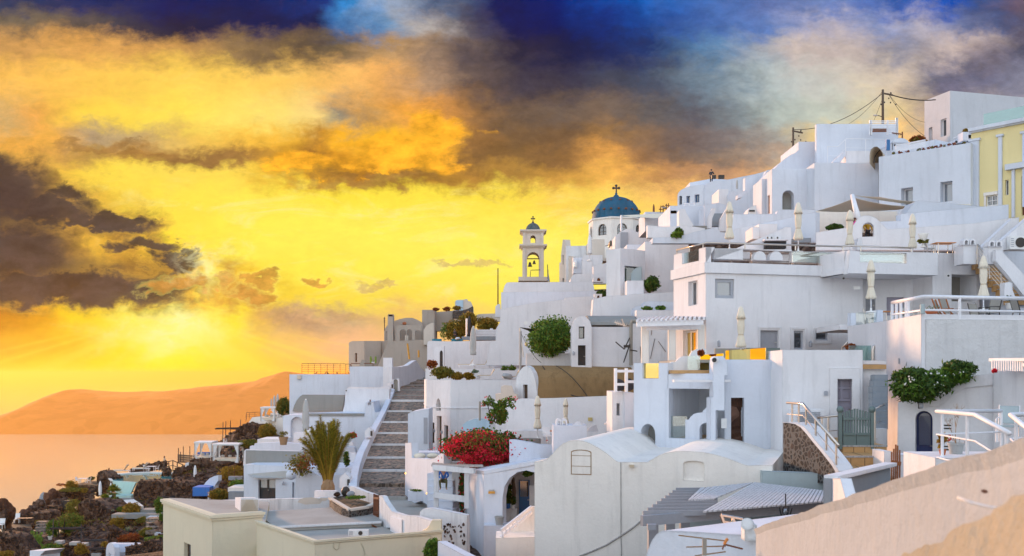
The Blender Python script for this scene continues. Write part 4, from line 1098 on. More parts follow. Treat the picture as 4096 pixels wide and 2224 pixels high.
wall('terrace_wall','long white terrace wall with a quarter round end behind the first two parasols',front(73),[(640,1250),(668,1112),(1012,1110),(1020,1085),(1040,1076),(1325,1076),(1325,1260),(640,1260)],.6,'white_cool')
wall('terrace_wall','white wall rising to the right behind the second parasol',Plane(680,70,1325,66),[(640,1310),(680,1232),(830,1195),(1000,1165),(1325,1095),(1325,1340),(640,1340)],.6,'white_cool')
wall('terrace_wall','low white wall with planting at the left of the parasol terrace',front(84),[(20,1345),(22,1300),(85,1297),(150,1298),(275,1280),(370,1250),(540,1215),(560,1255),(640,1260),(640,1345)],.8,'white_cool')
wall('terrace_wall','pale wall below the spiky plant',front(86),[(-20,1250),(-20,1200),(105,1212),(180,1210),(270,1200),(440,1225),(440,1300),(-20,1300)],.8,'white')
bush('young_conifer','young upright green conifer over a cactus on the left parapet',230,1255,84.5,28,48,500,'leaf_dark',size=.16,leaf2='leaf_green')
bush('cactus_shrub','low bright green cactus clump under the young conifer',222,1280,84,40,16,120,'cactus_green',size=.35,stem=False)
block('white_block','square white block at the start of the rising wall',820,1215,875,1310,66,2,'white')
block('white_block','wide white block left of the sloping grill wall',870,1190,1018,1300,66.5,2,'white')
wall('grill_wall','white wall with a slanting top beside the outdoor grill',front(64.5),[(690,1399),(690,1385),(1085,1215),(1130,1215),(1130,1399)],.7,'white')
t=thing('outdoor_grill','black outdoor grill niche in the slanting white wall','grill',W(1000,1390,64));k=64/SC/FX
MB().box(W(998,1358,64.1),(165*k,.5,62*k)).build('firebox','black',t);MB().box(W(998,1322,63.9),(190*k,.8,12*k)).build('mantel','white',t)
gm=MB()
for q in range(9):gm.bar(W(920+q*20,1350,63.8),W(920+q*20,1385,63.8),.03)
gm.build('grate','iron',t)
for q,x in enumerate((940,955,972,988,1003,1019,1035)):
 tag(MB().lathe(W(x,1309,64),[(.04,0),(.05,.05),(.05,.1),(.03,.13)],10).build('jar',['bronze','plastic_white','bronze','white_warm','plastic_white','bronze','plastic_white'][q]),['first','second','third','fourth','fifth','sixth','seventh'][q]+' jar from the left on the ledge above the grill','jar','jars above the grill')
tag(MB().box(W(1200,1330,66),(135*k,1.2,38*k)).build('bench','slate_paint'),'dark grey built-in bench behind the second parasol','bench')
parasol('cream',635,1010,1310,61,'cream closed parasol furthest left on the roof terrace, in front of the rising walls')
parasol('cream',1185,1018,1318,61.5,'cream closed parasol before the dark bench on the roof terrace')
parasol('cream',1597,1078,1360,60,'cream closed parasol beside the woman in pink')
crop(7);parasol('cream',900,1108,1385,59,'cream closed parasol left of the stone urn on the roof terrace')
def sail(label,c,mat='cloth_cream',name='shade_sail',sag=.35):
 P=[W(*p)for p in c];n=10;mb=MB()
 for j in range(n+1):
  for i in range(n+1):
   u,v=i/n,j/n;p=P[0].lerp(P[1],u).lerp(P[3].lerp(P[2],u),v)
   mb.v.append(p-Vector((0,0,sag*(4*u*(1-u))*(0.4+v*.6)*.6+sag*2*v*(1-v))))
 for j in range(n):
  for i in range(n):a=j*(n+1)+i;mb.f.append((a,a+1,a+n+2,a+n+1));mb.mi.append(0)
 m=len(mb.v);mb.v+=[v+Vector((0,0,-.02))for v in mb.v];mb.f+=[tuple(m+i for i in f)for f in mb.f];mb.mi*=2
 return tag(mb.build(name,mat,smooth=True),label,'shade sail','shade sails')
sail('large taupe shade sail hung from the white mast',[(132,1086,72),(437,982,68),(885,1050,70),(640,1072,74)],'sail_cloth',sag=.25)
sail('narrow taupe shade sail running right from the top of the mast',[(430,960,68),(640,975,69),(935,1012,71),(900,1035,74)],'sail_cloth',sag=.1)
sail('pale shade sail in front of the long white house',[(930,1003,70),(1180,1026,70.4),(1352,1030,71),(1395,1048,66)],'cloth_cream',sag=.05)
tag(MB().tube([W(470,1165,66.5),W(440,1050,67),W(418,960,67.5)],[.22,.17,.13],12).build('mast','white_paint',smooth=True),'leaning white mast holding the shade sails','mast')
wall('shaded_back_wall','beige shaded wall under the large shade sail',front(75),[(128,1262),(128,1086),(810,1090),(810,1262)],.5,'beige' if 0 else 'white_warm')
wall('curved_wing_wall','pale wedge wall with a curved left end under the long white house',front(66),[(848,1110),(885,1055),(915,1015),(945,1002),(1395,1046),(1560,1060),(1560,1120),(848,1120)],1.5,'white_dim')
wall('terrace_wall','long white wall stepping up right toward the yellow building',front(65),[(640,1250),(640,1172),(804,1165),(804,1110),(1668,1035),(1668,1260),(640,1260)],.8,'white_cool')
pl=Plane(130,63,1750,60)
s=Slab('ramp_wall','big white ramp wall with a rounded arch window where two people stand','wall',pl,[(128,1330),(128,1258),(415,1215),(440,1180),(470,1140),(510,1123),(560,1123),(610,1145),(650,1185),(700,1234),(1400,1185),(1670,1145),(1752,1138),(1752,1180),(1500,1399),(128,1399)],.7,'white')
s.hole(0,498,1178,590,1292,.5);s.done()
crop(7)
Slab('arch_step','rounded white buttress under the arch window','buttress',front(60.2),[(455,1399),(455,1340),(465,1305),(480,1298),(495,1310),(502,1350),(502,1399)],.8,'white',single=True).done()
bush('ledge_shrub','low green shrub on the ledge under the large shade sail',278,1220,64.5,62,22,350,'leaf_dark',size=.16)
b=W(438,1250,64.5);person('woman in a bright pink top with auburn hair behind the arch',(b.x,b.y,ty(1140)*64.5-1.70),1.70,dict(lel=(-.26,-.1,1.2),lwr=(-.18,-.28,1.15),lha=(-.15,-.32,1.15)),'pink_cloth','dark_cloth','hair_brown',True,rz=1.3)
b=W(540,1250,63.3);person('person in a mustard jacket seen through the arch window',(b.x,b.y,ty(1150)*63.3-1.62),1.62,dict(lel=(-.30,-.02,1.16),lwr=(-.27,-.15,.93),rel=(.30,-.02,1.16),rwr=(.27,-.15,.93)),'mustard_cloth','dark_cloth','hair_brown',True,rz=0.2)
t=thing('stone_urn','white stone urn planted with succulents beside the terrace wall','urn',W(985,1399,58))
MB().lathe(W(985,1392,58),[(.14,.1),(.14,.16),(.06,.22),(.06,.36),(.18,.55),(.28,.82),(.30,.9),(.27,.9),(.25,.85)],24).build('bowl','white_warm',t,smooth=True)
MB().leaves(W(985,1328,58),(.26,.24,.1),70,.16,6,4).build('succulents','leaf_olive',t);MB().tube([W(985,1325,58),W(990,1300,58),W(1000,1275,58)],[.05,.05,.09],8).build('stalk','leaf_red',t)
def bell_cowl(label,x,y,d,w_,h_):
 """double-arched white chimney cap"""
 k=d/SC/FX;r=thing('twin_cowl',label,'chimney',W(x,y+h_,d),'arched chimney cowls')
 for sx in(-.5,.5):
  s=Slab('a','','',front(d+abs(sx)*.1),arc(x+sx*w_*.5,y+h_*.5,w_*.27,h_*.5)+[(x+sx*w_*.5+w_*.27,y+h_),(x+sx*w_*.5-w_*.27,y+h_)],.5,'white',root=r,part='arch')
  s.hole(0,x+sx*w_*.5-w_*.12,y+h_*.3,x+sx*w_*.5+w_*.12,y+h_*.95,.5);s.done()
 return r
crop(9)
bell_cowl('twin arched white chimney cap left of the tiled stairs',1358,240,58,118,62)
bell_cowl('twin arched white chimney cap right of the tiled stairs',1600,255,57,130,62)
block('square_pier','square white block under the left twin arched cap',1298,300,1420,480,58.2,1.2,'white')
block('square_pier','square white block under the right twin arched cap',1530,316,1672,480,57.2,1.2,'white')
# church, bell tower and the middle of the village
def cross(mb,c,w_,h_,t):
 mb.box(c+Vector((0,0,h_/2)),(t,t,h_));mb.box(c+Vector((0,0,h_*.66)),(w_,t*.98,t));
 for dx,dz in((-w_/2,h_*.66),(w_/2,h_*.66),(0,h_)):mb.ell(c+Vector((dx,0,dz)),(t*.95,t*.7,t*.95),8,6)
crop(5)
D=190;k=D/SC/FX
r=thing('bell_tower','slender cream bell tower with two tiers of arches and a small grey dome','bell tower',W(327,800,D))
def tier(x0,x1,y0,y1,ar,part='wall'):
 H=House('','','',BF(x0,D,x1,D,depth=(x1-x0)*k*1.0),y0,y1,'church',xy=True,root=r,part=part,rd=.35)
 for i in range(4):
  L=H.pl[i].len;w_=ar[0]*k;z0,z1=ty(ar[2])*D,ty(ar[1])*D;H.holes[i]=[rect_poly((L/2-w_/2,z0,L/2+w_/2,z1),.5)]
 H.done();return H
tier(262,420,528,775,(92,575,760),'lower_tier');tier(264,416,420,520,(38,450,507),'upper_tier')
def ledge(y0,y1,x0,x1,name='cornice'):
 c=W((262+420)/2,y0,D);w_=(x1-x0)*k;dd=(420-262)*k;m=MB()
 m.box((c.x,D+dd/2,(ty(y0)+ty(y1))/2*D),(w_,dd+(w_-dd),(y1-y0)*k));m.build(name,'church',r)
ledge(762,792,232,452);ledge(518,530,236,442);ledge(530,542,250,430);ledge(408,420,240,438);ledge(420,430,252,428)
c=W(341,408,D);c.y=D+79*k
MB().lathe(c,[(56*k*math.cos(a),62*k*math.sin(a))for a in[R(q)for q in range(0,91,10)]],28).build('dome','dome_grey',r,smooth=True)
m=MB();cc=c+Vector((0,0,60*k));m.lathe(cc,[(.3,0),(.15,.3),(.05,.5)],12);cross(m,cc+Vector((0,0,.2)),22*k,40*k,.17);m.build('cross','dark_wood',r)
for bx,by,bw in((318,640,18),(350,628,14)):
 p=W(bx,by+bw*2,D);p.y=D+75*k;q=bw*k
 MB().lathe(p,[(q,0),(q*.85,q*.3),(q*.6,q*1.0),(q*.45,q*1.7),(q*.1,q*2.0)],16).build('bell','bronze',r,smooth=True)
y_=D+75*k
MB().tube([(tx(290)*y_,y_,ty(625)*y_),(tx(395)*y_,y_,ty(625)*y_)],.1,6).build('bell_beam','old_wood',r)
MB().tube([W(318,760,D),W(322,710,D),W(392,708,D)],.07,6).build('guard_rail','iron',r)
for x in(274,408):
 for y0,y1 in((545,760),(430,518)):MB().box(W(x,(y0+y1)/2,D-.12),(20*k,.2,(y1-y0)*k)).build('pilaster','church',r)
t=thing('flag','blue and white striped flag hanging from a pole beside the bell tower','flag',W(450,795,186));MB().tube([W(450,798,186),W(448,668,186)],.07,6).build('pole','old_wood',t)
m=MB()
for q in range(9):
 for j in range(8):
  def FP(a,b):return W(450+14*a*(0.35+.65*b)+2.0*math.sin(b*5+a*4),700+92*b+14*a,186)+Vector((0,.25*math.sin(a*7+b*3),0))
  m.add([FP(q/9,j/8),FP((q+1)/9,j/8),FP((q+1)/9,(j+1)/8),FP(q/9,(j+1)/8)],[(0,1,2,3)],q%2)
m.build('cloth',['cloth_blue','cloth_white'],t)
D=180;k=D/SC/FX;cx_,cy_=tx(960)*D,D
r=thing('domed_church','white church with a blue dome set with dark studs and a cross','church',(cx_,cy_,ty(800)*D))
Ri=208*k*.924;Ro=208*k
oct_=[(cx_+Ro*math.sin(R(-60.5+45*q)),cy_-Ro*math.cos(R(-60.5+45*q)))for q in range(8)]
H=House('','','',oct_,352,640,'white_warm',xy=True,root=r,part='drum',rd=.4)
H.zt=ty(352)*D;H.zb=ty(640)*D
for i in range(8):
 L=H.pl[i].len;z0,z1=ty(470)*D,ty(388)*D;H.holes[i]=[rect_poly((L/2-.9,z0,L/2+.9,z1),.5)]
 H.fills.append(('win',i,(L/2-.9,z0,L/2+.9,z1),2,3,'dark_wood','glass_dark',.5,.3,.12,'window',None,None))
H.done()
m=MB();rim=[(x,y)for x,y in oct_];zc=H.zt
A=[Vector((cx_+(x-cx_)*1.04,cy_+(y-cy_)*1.04,zc))for x,y in rim];B=[v+Vector((0,0,.28))for v in A]
m.add(A+B,[tuple(range(8))[::-1],tuple(range(8,16))]+[(q,(q+1)%8,8+(q+1)%8,8+q)for q in range(8)]);m.build('cornice','white_warm',r)
rd_=182*k;zb_=ty(345)*D;hh=180*k
dc=Vector((cx_,cy_,zb_))
dm=MB().lathe(dc,[(rd_*1.0,-.2),(rd_*1.0,0)]+[(rd_*math.cos(R(a))**.88,hh*math.sin(R(a))**.96)for a in range(6,88,4)]+[(.05,hh)],56).build('dome','dome_blue',r,smooth=True)
for row,(el,n,ph)in enumerate(((22,20,0),(50,12,7))):
 for q in range(n):
  a=R(ph+360/n*q);
  nx,ny,nz=math.sin(a)*math.cos(R(el)),-math.cos(a)*math.cos(R(el)),math.sin(R(el))
  p=dc+Vector((nx*rd_,ny*rd_,nz*hh));MB().bar(p-Vector((nx,ny,nz))*.1,p+Vector((nx,ny,nz*.5))*.34,.34,.28).build('stud','rust',dm)
m=MB();tc=dc+Vector((0,0,hh-.1));m.lathe(tc,[(1.1,-.15),(.95,.05),(.55,.12),(.42,.4),(.2,.55),(.24,.75),(.1,.9)],24);m.build('finial','dome_blue',r,smooth=True)
m=MB();cross(m,tc+Vector((0,0,.9)),42*k,52*k,.26);m.build('cross','dark_wood',r)
s=Slab('church_gable','pointed cream church gable front with a narrow window beside the drum','church',Plane(535,182,640,176),[(536,800),(536,655),(548,650),(548,600),(562,482),(578,482),(590,600),(640,612),(640,800)],1.0,'church')
s.win(0,560,598,568,668,1,1,frame='dark_wood',rd=.2);s.win(0,558,770,570,800,1,1,frame='dark_wood',rd=.2);s.done()
wall('church_roof','weathered church nave wall right of the pointed gable',front(178),[(585,800),(585,530),(745,527),(745,800)],5,'white_worn')
wall('church_flank','white church flank under the drum',front(176),[(742,640),(742,515),(785,480),(888,480),(888,640)],4,'church')
block('white_annex','pale bluish annex with a round topped vent beside the church',640,615,712,735,174,3,'white_cool')
wall('white_annex','white block with a rounded top edge right of the church annex',front(172),[(708,740),(708,620),(722,597),(858,597),(858,740)],3,'white')
tag(MB().lathe(W(656,690,173.8),[(.3,0),(.32,.3),(.28,.9),(.1,1.3)],16).build('gas_lamp_vent','plastic_white'),'small white domed vent on the church annex wall','vent')
s=wall('vaulted_roof_house','low white vaulted roof in front of the church annexes',front(160),[(618,800),(622,770),(640,742),(665,737),(790,737),(790,800)],6,'white',None,'house')
s=Slab('roof_shrine','tiny white roof shrine with a dark arched niche near the church','shrine',front(150),[(788,800),(790,765),(865,765),(865,800)],1.2,'white');s.niche(0,818,768,842,790,.5,.4,'brown_wood');s.done()
wall('white_wall','white sloping wall below the church drum',front(158),[(790,770),(790,680),(888,655),(888,810),(790,810)],2,'white')
parasol('white',762,445,590,165,'white closed parasol in front of the church drum')
r=thing('satellite_dish','large grey satellite dish below the blue dome','satellite dish',W(920,545,140));m=MB()
dpos=W(920,518,140);m.lathe((0,0,0),[(.02,0),(.25,.03),(.45,.09),(.55,.15)],24);mt=Matrix.Translation(dpos)@Matrix.Rotation(R(-75),4,'Y')@Matrix.Rotation(R(20),4,'X')
m.v=[mt@v for v in m.v];m.build('reflector','bronze',r,smooth=True);MB().tube([dpos,W(880,530,139),],.05,6).build('feed_arm','iron',r);MB().tube([dpos,W(940,545,140)],.08,6).build('bracket','iron',r)
crop(5)
wall('barrel_house','white barrel vaulted house right of the dome drum',front(135),[(950,560),(955,455),(990,425),(1035,402),(1080,405),(1120,428),(1145,404),(1395,404),(1395,560)],8,'white',None,'house')
tag(MB().box(W(1020,510,134.9),(1.0,.1,3.0)).build('narrow_window','grey_frame'),'narrow grey window in the barrel vaulted white house','window')
wall('upper_house','white block under the pale shade sail near the dome',front(125),[(1175,420),(1175,275),(1365,275),(1365,230),(1440,230),(1440,420)],6,'white_cool',None,'house')
sail('pale shade sail stretched beside the blue dome',[(1000,300,128),(1370,282,122),(1372,318,120),(1175,318,124)],'cloth_cream',sag=.1)
for q,(x,y0,y1)in enumerate(((998,300,420),(1375,275,385),(1288,318,400))):tag(MB().tube([W(x,y1,121),W(x,y0,121)],.12,8).build('sail_post','white_paint'),['leaning white post at the left end of the sail near the dome','white post at the right end of the sail near the dome','thin white post under the middle of the sail near the dome'][q],'post')
r=thing('roof_antenna','tangle of television antennas with a dish on the roof right of the dome','antenna',W(1330,275,124))
for x,y0 in((1310,225),(1335,215),(1350,212),(1290,240)):MB().tube([W(x,278,124),W(x,y0,124)],.06,5).build('mast','rust',r)
for x,y in((1310,232),(1345,225),(1300,255),(1335,250)):MB().bar(W(x-22,y,124),W(x+18,y+6,124),.09).build('boom','rust',r)
MB().lathe(W(1320,250,123.8),[(.05,0),(.3,.05),(.45,.14)],16).build('dish','plastic_white',r)
tag(MB().lathe(W(1240,285,126),[(.1,0),(.14,.35),(.11,.9),(.03,1.15)],10).build('closed_parasol','rust'),'small brown closed parasol at the roof edge right of the dome','parasol')
h=house('corner_house','white cubic house with a wide teal glass recess in its side',1175,96,1500,96,497,900,xl=1098,cat='house');h.done()
wall('white_step_wall','white stepped wall with a low parapet behind the cubic house',front(105),[(1040,560),(1040,518),(1235,518),(1235,468),(1290,462),(1500,462),(1500,560)],4,'white_cool')
h=house('rounded_tower_house','white block with a rounded warm lit left edge left of the teal recess',992,92,1175,94,545,900,xl=886,cat='house')
h.niche(0,1023,682,1152,888,0,.5,'glass_teal','glass_recess');h.done()
wall('curved_screen','pale curved wall seen inside the teal glass recess',front(92.9),[(1070,790),(1072,740),(1090,705),(1115,688),(1150,683),(1150,790)],.1,'sage_paint')
block('white_block','white square planter wall in front of the teal recess',1040,787,1165,900,90,3,'white')
bush('roof_tree','small leafy tree standing on the white wall by the teal recess',1222,815,91,62,58,900,'leaf_dark',size=.13,leaf2='leaf_green',cat='tree')
wall('long_wall','broad white wall running under the small roof tree to the big corner house',front(88),[(780,1050),(790,925),(880,905),(1000,898),(1140,885),(1395,872),(1395,1060),(780,1060)],2,'white')
s=wall('planter_wall','curved white planter wall with two small green plants',front(84),[(1075,1110),(1085,1000),(1110,980),(1150,975),(1175,945),(1200,940),(1395,945),(1395,1110)],1.0,'white_cool')
block('planter_box','long white planter block in front of the curved planter wall',1112,1008,1395,1110,82,1.2,'white')
bush('small_plant','small green plant in the long planter, left one',1192,1000,82.8,40,18,130,'leaf_green',size=.16,stem=False);bush('small_plant','small green plant in the long planter, right one',1292,992,82.8,36,14,130,'leaf_green',size=.16,stem=False)
wall('long_vaulted_house','long white house with a rounded left roof end below the bell tower',front(120),[(115,880),(120,850),(130,820),(145,803),(165,800),(785,797),(800,870),(890,870),(890,960),(115,960)],10,'white',None,'house')
wall('stepped_wall','white wall with a stepped top running beneath the long vaulted house',front(112),[(102,1000),(102,875),(250,872),(575,870),(860,865),(888,868),(888,1000)],2,'white_cool')
s=Slab('big_curved_wall','huge plain white wall with a wavy left edge behind the round tree','wall',front(100),[(-10,1420),(20,1245),(60,1235),(62,1150),(80,1120),(92,1100),(97,1000),(340,955),(575,930),(580,915),(780,905),(800,1040),(1080,1035),(1080,1420)],3,'white',single=True);s.done()
s=Slab('roof_shrine','small white rooftop shrine with a brown arched niche and a shrub behind','shrine',front(99),[(795,930),(797,887),(855,887),(855,930)],.8,'white');s.niche(0,818,898,837,918,.5,.4,'brown_wood');s.done()
bush('dark_shrub','dark shrub behind the small rooftop shrine',850,888,100,36,24,250,'leaf_dark',size=.24,stem=False)
bush('round_tree','large round bright green tree in front of the big curved wall',470,1210,84,172,155,6500,'leaf_green',size=.14,cat='tree',clumps=60,ry=3.6,leaf2='leaf_green',spread=.18)
block('white_parapet','white wall at the foot of the round green tree',290,1330,640,1750,83,1.5,'white')
tag(MB().tube([W(286,1104,84),W(287,1104,83)],.16,16).build('spotlight','plastic_white'),'round white spotlight on the big wall above the round tree','spotlight')
pl=front(80)
h=house('vaulted_house','small white house with grey barrel roof, tall gable and two dark openings',778,80,1075,80,1133,1700,xl=None,depth=7);h.done();rt=h.root
s=Slab('','','',Plane(625,79.4,778,79.4),[(625,1700),(627,1140),(640,1095),(665,1062),(700,1047),(735,1058),(765,1090),(778,1135),(778,1700)],1.1,'white',root=rt,part='gable')
s.win(0,681,1130,724,1220,1,1,frame='dark_wood',rd=.5);s.door(0,675,1270,733,1420,'dark_wood',rd=.55);s.done()
m=MB();k=80/SC/FX
pr=[(778,1133),(770,1100),(755,1075),(735,1055),(735,1050)]
A=[W(700,1133,80.4),W(700,1049,81),W(745,1047,83),W(1075,1049,83)]
arcp=[(math.cos(R(a)),math.sin(R(a)))for a in range(0,181,15)]
V=[]
for x in(735,1078):
 for c_,s_ in arcp:q=W(x,1133,83.4);V.append(Vector((q.x,83.6-3.4*c_,q.z+86*k*s_)))
n=len(arcp);m.add(V,[(i,i+1,n+i+1,n+i)for i in range(n-1)]+[tuple(range(n)),tuple(range(n,2*n))]);m.build('barrel_roof','grey_paint',rt,smooth=False)
def lantern(label,x,y,d,sz=.28,lit=False):
 c=W(x,y,d);r=thing('wall_lamp',label,'wall lamp',c);MB().box(c+Vector((0,.1,.0)),(.10,.08,.3)).build('bracket','iron',r)
 MB().lathe(c+Vector((0,-.05,-sz*.5)),[(.05,0),(.09,.05),(.09,sz*.7),(.03,sz)],10).build('lamp_body','grey_frame',r)
lantern('wall lamp beside the lower opening of the grey roofed vaulted house',643,1330,79.1)
r=thing('tv_antenna','television antenna on the grey barrel roof','antenna',W(1060,1135,79));MB().bar(W(945,1098,79),W(1062,1135,79),.06).build('boom','steel',r)
for q in range(7):MB().bar(W(955+q*16,1085+q*5,79),W(965+q*16,1118+q*5,79),.035,.035,up=Vector((0,1,0))).build('element','steel',r)
MB().bar(W(1000,1075,79.2),W(1020,1130,79.2),.5,.05).build('reflector','steel',r)
r=thing('antenna_pole','metal pipe mast with small antennas at the end of the vaulted house','antenna',W(1070,1420,78));MB().tube([W(1070,1420,78),W(1070,1110,78),W(1080,1090,78),W(1105,1088,78)],.14,8).build('mast','cloth_taupe',r)
for a,b in(((955,1245),(1020,1300)),((1020,1300),(1060,1215)),((1065,1305),(1118,1315)),((1015,1399),(1062,1260))):MB().tube([W(*a,77.8),W(*b,77.8)],.05,5).build('arm','iron',r)
MB().box(W(1040,1278,77.8),(.5,.2,.2)).build('panel','iron',r)
s=wall('stained_wall','stained white wall with dark cracks behind the glazed porch',front(79),[(1078,1500),(1078,1110),(1500,1105),(1500,1500)],.5,'white_worn')
m=MB();
for(x0,y0,x1,y1)in((1140,1280,1146,1370),(1248,1220,1215,1370),(1225,1155,1222,1195),(1275,1240,1330,1320)):m.bar(W(x0,y0,78.97),W(x1,y1,78.97),.06 if x0>1200 else.14,.03)
tag(m.build('wall_cracks','old_wood'),'dark cracks running down the stained white wall','cracks',kind='stuff')
r=thing('lamp_post','thin weathered post with a bulb and dark pennant beside the round tree','post',W(245,1420,82));MB().tube([W(245,1480,82),W(247,1165,82)],.10,8).build('post','weathered_wood',r)
MB().tube([W(268,1360,82),W(240,1140,82)],.05,6).build('brace','steel',r);MB().ell(W(290,1262,82),(.14,.14,.2),10,8).build('bulb','yellow_box',r)
m=MB();m.add([W(240,1135,82),W(355,1150,83),W(335,1172,83)],[(0,1,2)]);m.add([W(240,1137,82),W(355,1152,83),W(335,1174,83)],[(0,1,2)]);m.build('pennant','dark_wood',r)
crop(5)
cable('thin wire from the lamp post down toward the terrace',W(250,1180,82),W(400,1400,80),.3,.02)
tag(MB().tube([W(78,1050,165),W(78,695,165)],[.12,.08],6).build('flagpole','rust'),'tall thin bare flagpole left of the long vaulted house','flagpole')
wall('chimney_stack','white chimney with ragged crow shapes at the foot of the bare flagpole',front(150),[(55,1060),(60,980),(75,965),(95,962),(100,1060)],1,'white')
# the big corner house (crop 8)
crop(8)
D0=58.0
h=house('corner_terrace_house','big white two storey house with roof terrace, grey windows and doors',480,D0,1835,60.7,425,1290,xl=203,cat='house',mat='white')
ew=dict(rd=.15)
h.win(0,561,572,724,738,1,1,frame='grey_frame',glass='glass_grey',rd=.10,fw=.2);h.door(0,951,1015,1108,1200,'grey_wood',rd=.15,rows=1);h.win(0,1238,1018,1322,1178,1,1,frame='grey_frame',fw=.3,rd=.12);h.win(0,1428,1020,1535,1100,1,1,frame='grey_frame',fw=.3,rd=.12)
h.win(3,330,590,409,800,2,1,frame='white_paint',rd=.25);h.win(3,285,1012,418,1260,3,1,frame='white_warm',rd=.2,glass='glass_mirror',name='glazed_door',fw=.14)
h.band=[(430,520,.14)]
rt=h.done();pl=h.pl[0];pls=h.pl[3]
def frame_strip(x0,y0,x1,y1,w_=.10):
 q=pl.rect(x0,y0,x1,y1);m=MB();plate(m,pl,rect_poly(q),.05,[rect_poly((q[0]+w_,q[1]-.01+w_,q[2]-w_,q[3]-w_))],off=-.045);m.build('moulding','white',rt)
frame_strip(930,985,1130,1290);frame_strip(1205,990,1342,1290);frame_strip(1405,995,1560,1130)
s=Slab('','','',pl,[(478,440),(478,297),(556,297),(556,308),(806,310),(815,318),(1218,318),(1222,335),(1608,338),(1618,338),(1722,330),(1722,470)],.35,'white',root=rt,part='parapet')
s.hole(0,557,312,800,402);s.hole(0,893,332,1000,410,.5);s.hole(0,1030,332,1144,412,.5);s.hole(0,1222,340,1610,434);s.done()
for(x0,x1,y0,y1)in((562,808,310,404),(1224,1612,336,434)):
 q=pl.rect(x0,y0,x1,y1);g=MB();plate(g,pl,rect_poly(q),.015,off=.1);g.build('glass_panel','glass_clear',rt)
s=Slab('','','',pls,[(203,500),(205,365),(252,350),(276,350),(276,445),(420,415),(420,312),(480,297),(480,440),(400,470)],.35,'white',root=rt,part='parapet');s.done()
q=pls.rect(276,330,420,432);g=MB();plate(g,pls,rect_poly(q),.015,off=.15);g.build('glass_panel','glass_clear',rt)
A=W(232,325,65.5);B=W(490,258,58);C=W(1658,293,60.3);Dp=W(1720,286,57.6);E_=W(2250,305,58.5)
railing('handrail','long polished steel handrail over the roof terrace parapet',[A,B,C,Dp,E_],.32,0,'steel',.055,pr=.04,step=3.4)
def bench(label,x0,x1,y,d):
 r=thing('bench',label,'bench',W((x0+x1)/2,y+70,d),'white benches behind the terrace glass');a,b=W(x0,y,d),W(x1,y,d);z=Vector((0,0,1))
 MB().bar(a-z*.02,b-z*.02,.5,.06).build('back_rail','weathered_wood',r);MB().bar(a-z*.32,b-z*.32,.08,.42).build('backrest','white_paint',r);MB().bar(a-z*.62,b-z*.62,.5,.07).build('seat','weathered_wood',r)
 n=max(2,int((b-a).length/1.2))
 for i in range(n+1):p=a.lerp(b,i/n);MB().bar(p-z*1.1,p-z*.6,.08,.08,up=Vector((0,1,0))).build('leg','weathered_wood',r)
bench('white bench behind the first terrace opening from the left',545,860,322,59.6);bench('white bench behind the two arched parapet openings',870,1200,345,60.0);bench('white bench behind the long middle glass opening',1225,1640,352,60.6)
crop(9);bench('white bench behind the right glass opening of the bay',330,790,378,61);crop(8)
pb=Plane(1722,57.2,2300,58.4)
s=Slab('terrace_bay','projecting white roof terrace bay over the balcony tables','balcony',pb,[(1700,530),(1720,325),(1808,335),(2175,338),(2480,345),(2480,540),(1708,522)],3.0,'white',single=False);
s.t=.4;s.hole(0,1808,343,2210,432);s.done()
fl=MB();q0=pb.hit(1706,520);q1=pb.hit(2478,540)
plate(fl,pb,[(q0[0],q0[1]),(q1[0],q0[1]),(q1[0],q0[1]+.3),(q0[0],q0[1]+.3)],3.4,off=.41);fl.build('floor_slab','white',s.root)
sd_=MB();ps=planexy(pb.pt((q0[0]+.05,0)).xy,pb.pt((q0[0]+.05,0),3.2).xy);plate(sd_,ps,[(0.42,q0[1]),(3.2,q0[1]),(3.2,q0[1]+1.33),(0.42,q0[1]+1.33)],.3);sd_.build('side_wall','white',s.root)
q=pb.rect(1808,343,2210,432);g=MB();plate(g,pb,rect_poly(q),.015,off=.1);g.build('glass_panel','glass_clear',s.root)
crop(9)
h=house('terrace_wing','white wing with a shaded recess below the twin chimneys',1010,59.6,1450,60.5,372,1399,depth=6,mat='white');h.niche(0,1190,580,1418,830,0,1.4,'cloth_taupe','recess');h.niche(0,920+100,740,1024,742);h.done()
h=house('rear_wing','white rear wall with balcony doors behind the tables',330,61.5,1015,61.2,560,1399,depth=5,mat='white');h.door(0,388,788,478,930,'grey_wood',rd=.15);h.door(0,584,790,747,960,'lilac_wood',rd=.15,leaves=2);h.niche(0,925,738,1010,900,.5,.6,'slate_paint');h.done()
tag(MB().box(W(305,703,59.6),(.38,.1,.18)).build('wall_lamp','plastic_white'),'flat rectangular white lamp on the wall under the bay','wall lamp')
for x,y,lb in((180,614,'small black security camera under the left end of the bay'),(1157,590,'small black security camera beside the shaded recess')):
 d=59.3;r=thing('security_camera',lb,'camera',W(x,y,d));MB().tube([W(x,y,d),W(x+2,y,d-.35)],.08,10).build('housing','plastic_white',r);MB().tube([W(x+2,y,d-.35),W(x+3,y,d-.42)],.06,10).build('lens','black',r)
t=thing('tiled_staircase','ochre tiled outdoor staircase descending to the right','staircase',W(1700,800,59));m=MB();w_=MB()
for q in range(9):
 x,y=1500+q*38,470+q*41;d=60-q*.25
 m.box(W(x+25,y+20,d),(1.7,.5,.55));w_.box(W(x+25,y+2,d-.03),(1.75,.56,.05))
m.build('treads','tile',t);w_.build('nosings','weathered_wood',t)
t=railing('stair_railing','steel stair railing with wires on the tiled staircase',[W(1430,297,58),W(1718,632,57)],1.15,4,'steel',.055,thin=.25,posts=[0,.4,.78,1.0])
wall('stair_flank_wall','white stair flank wall descending right of the tiled staircase',front(56.6),[(1600,350),(1650,350),(2000,720),(2000,900),(1880,800),(1720,590),(1600,450)],.4,'white')
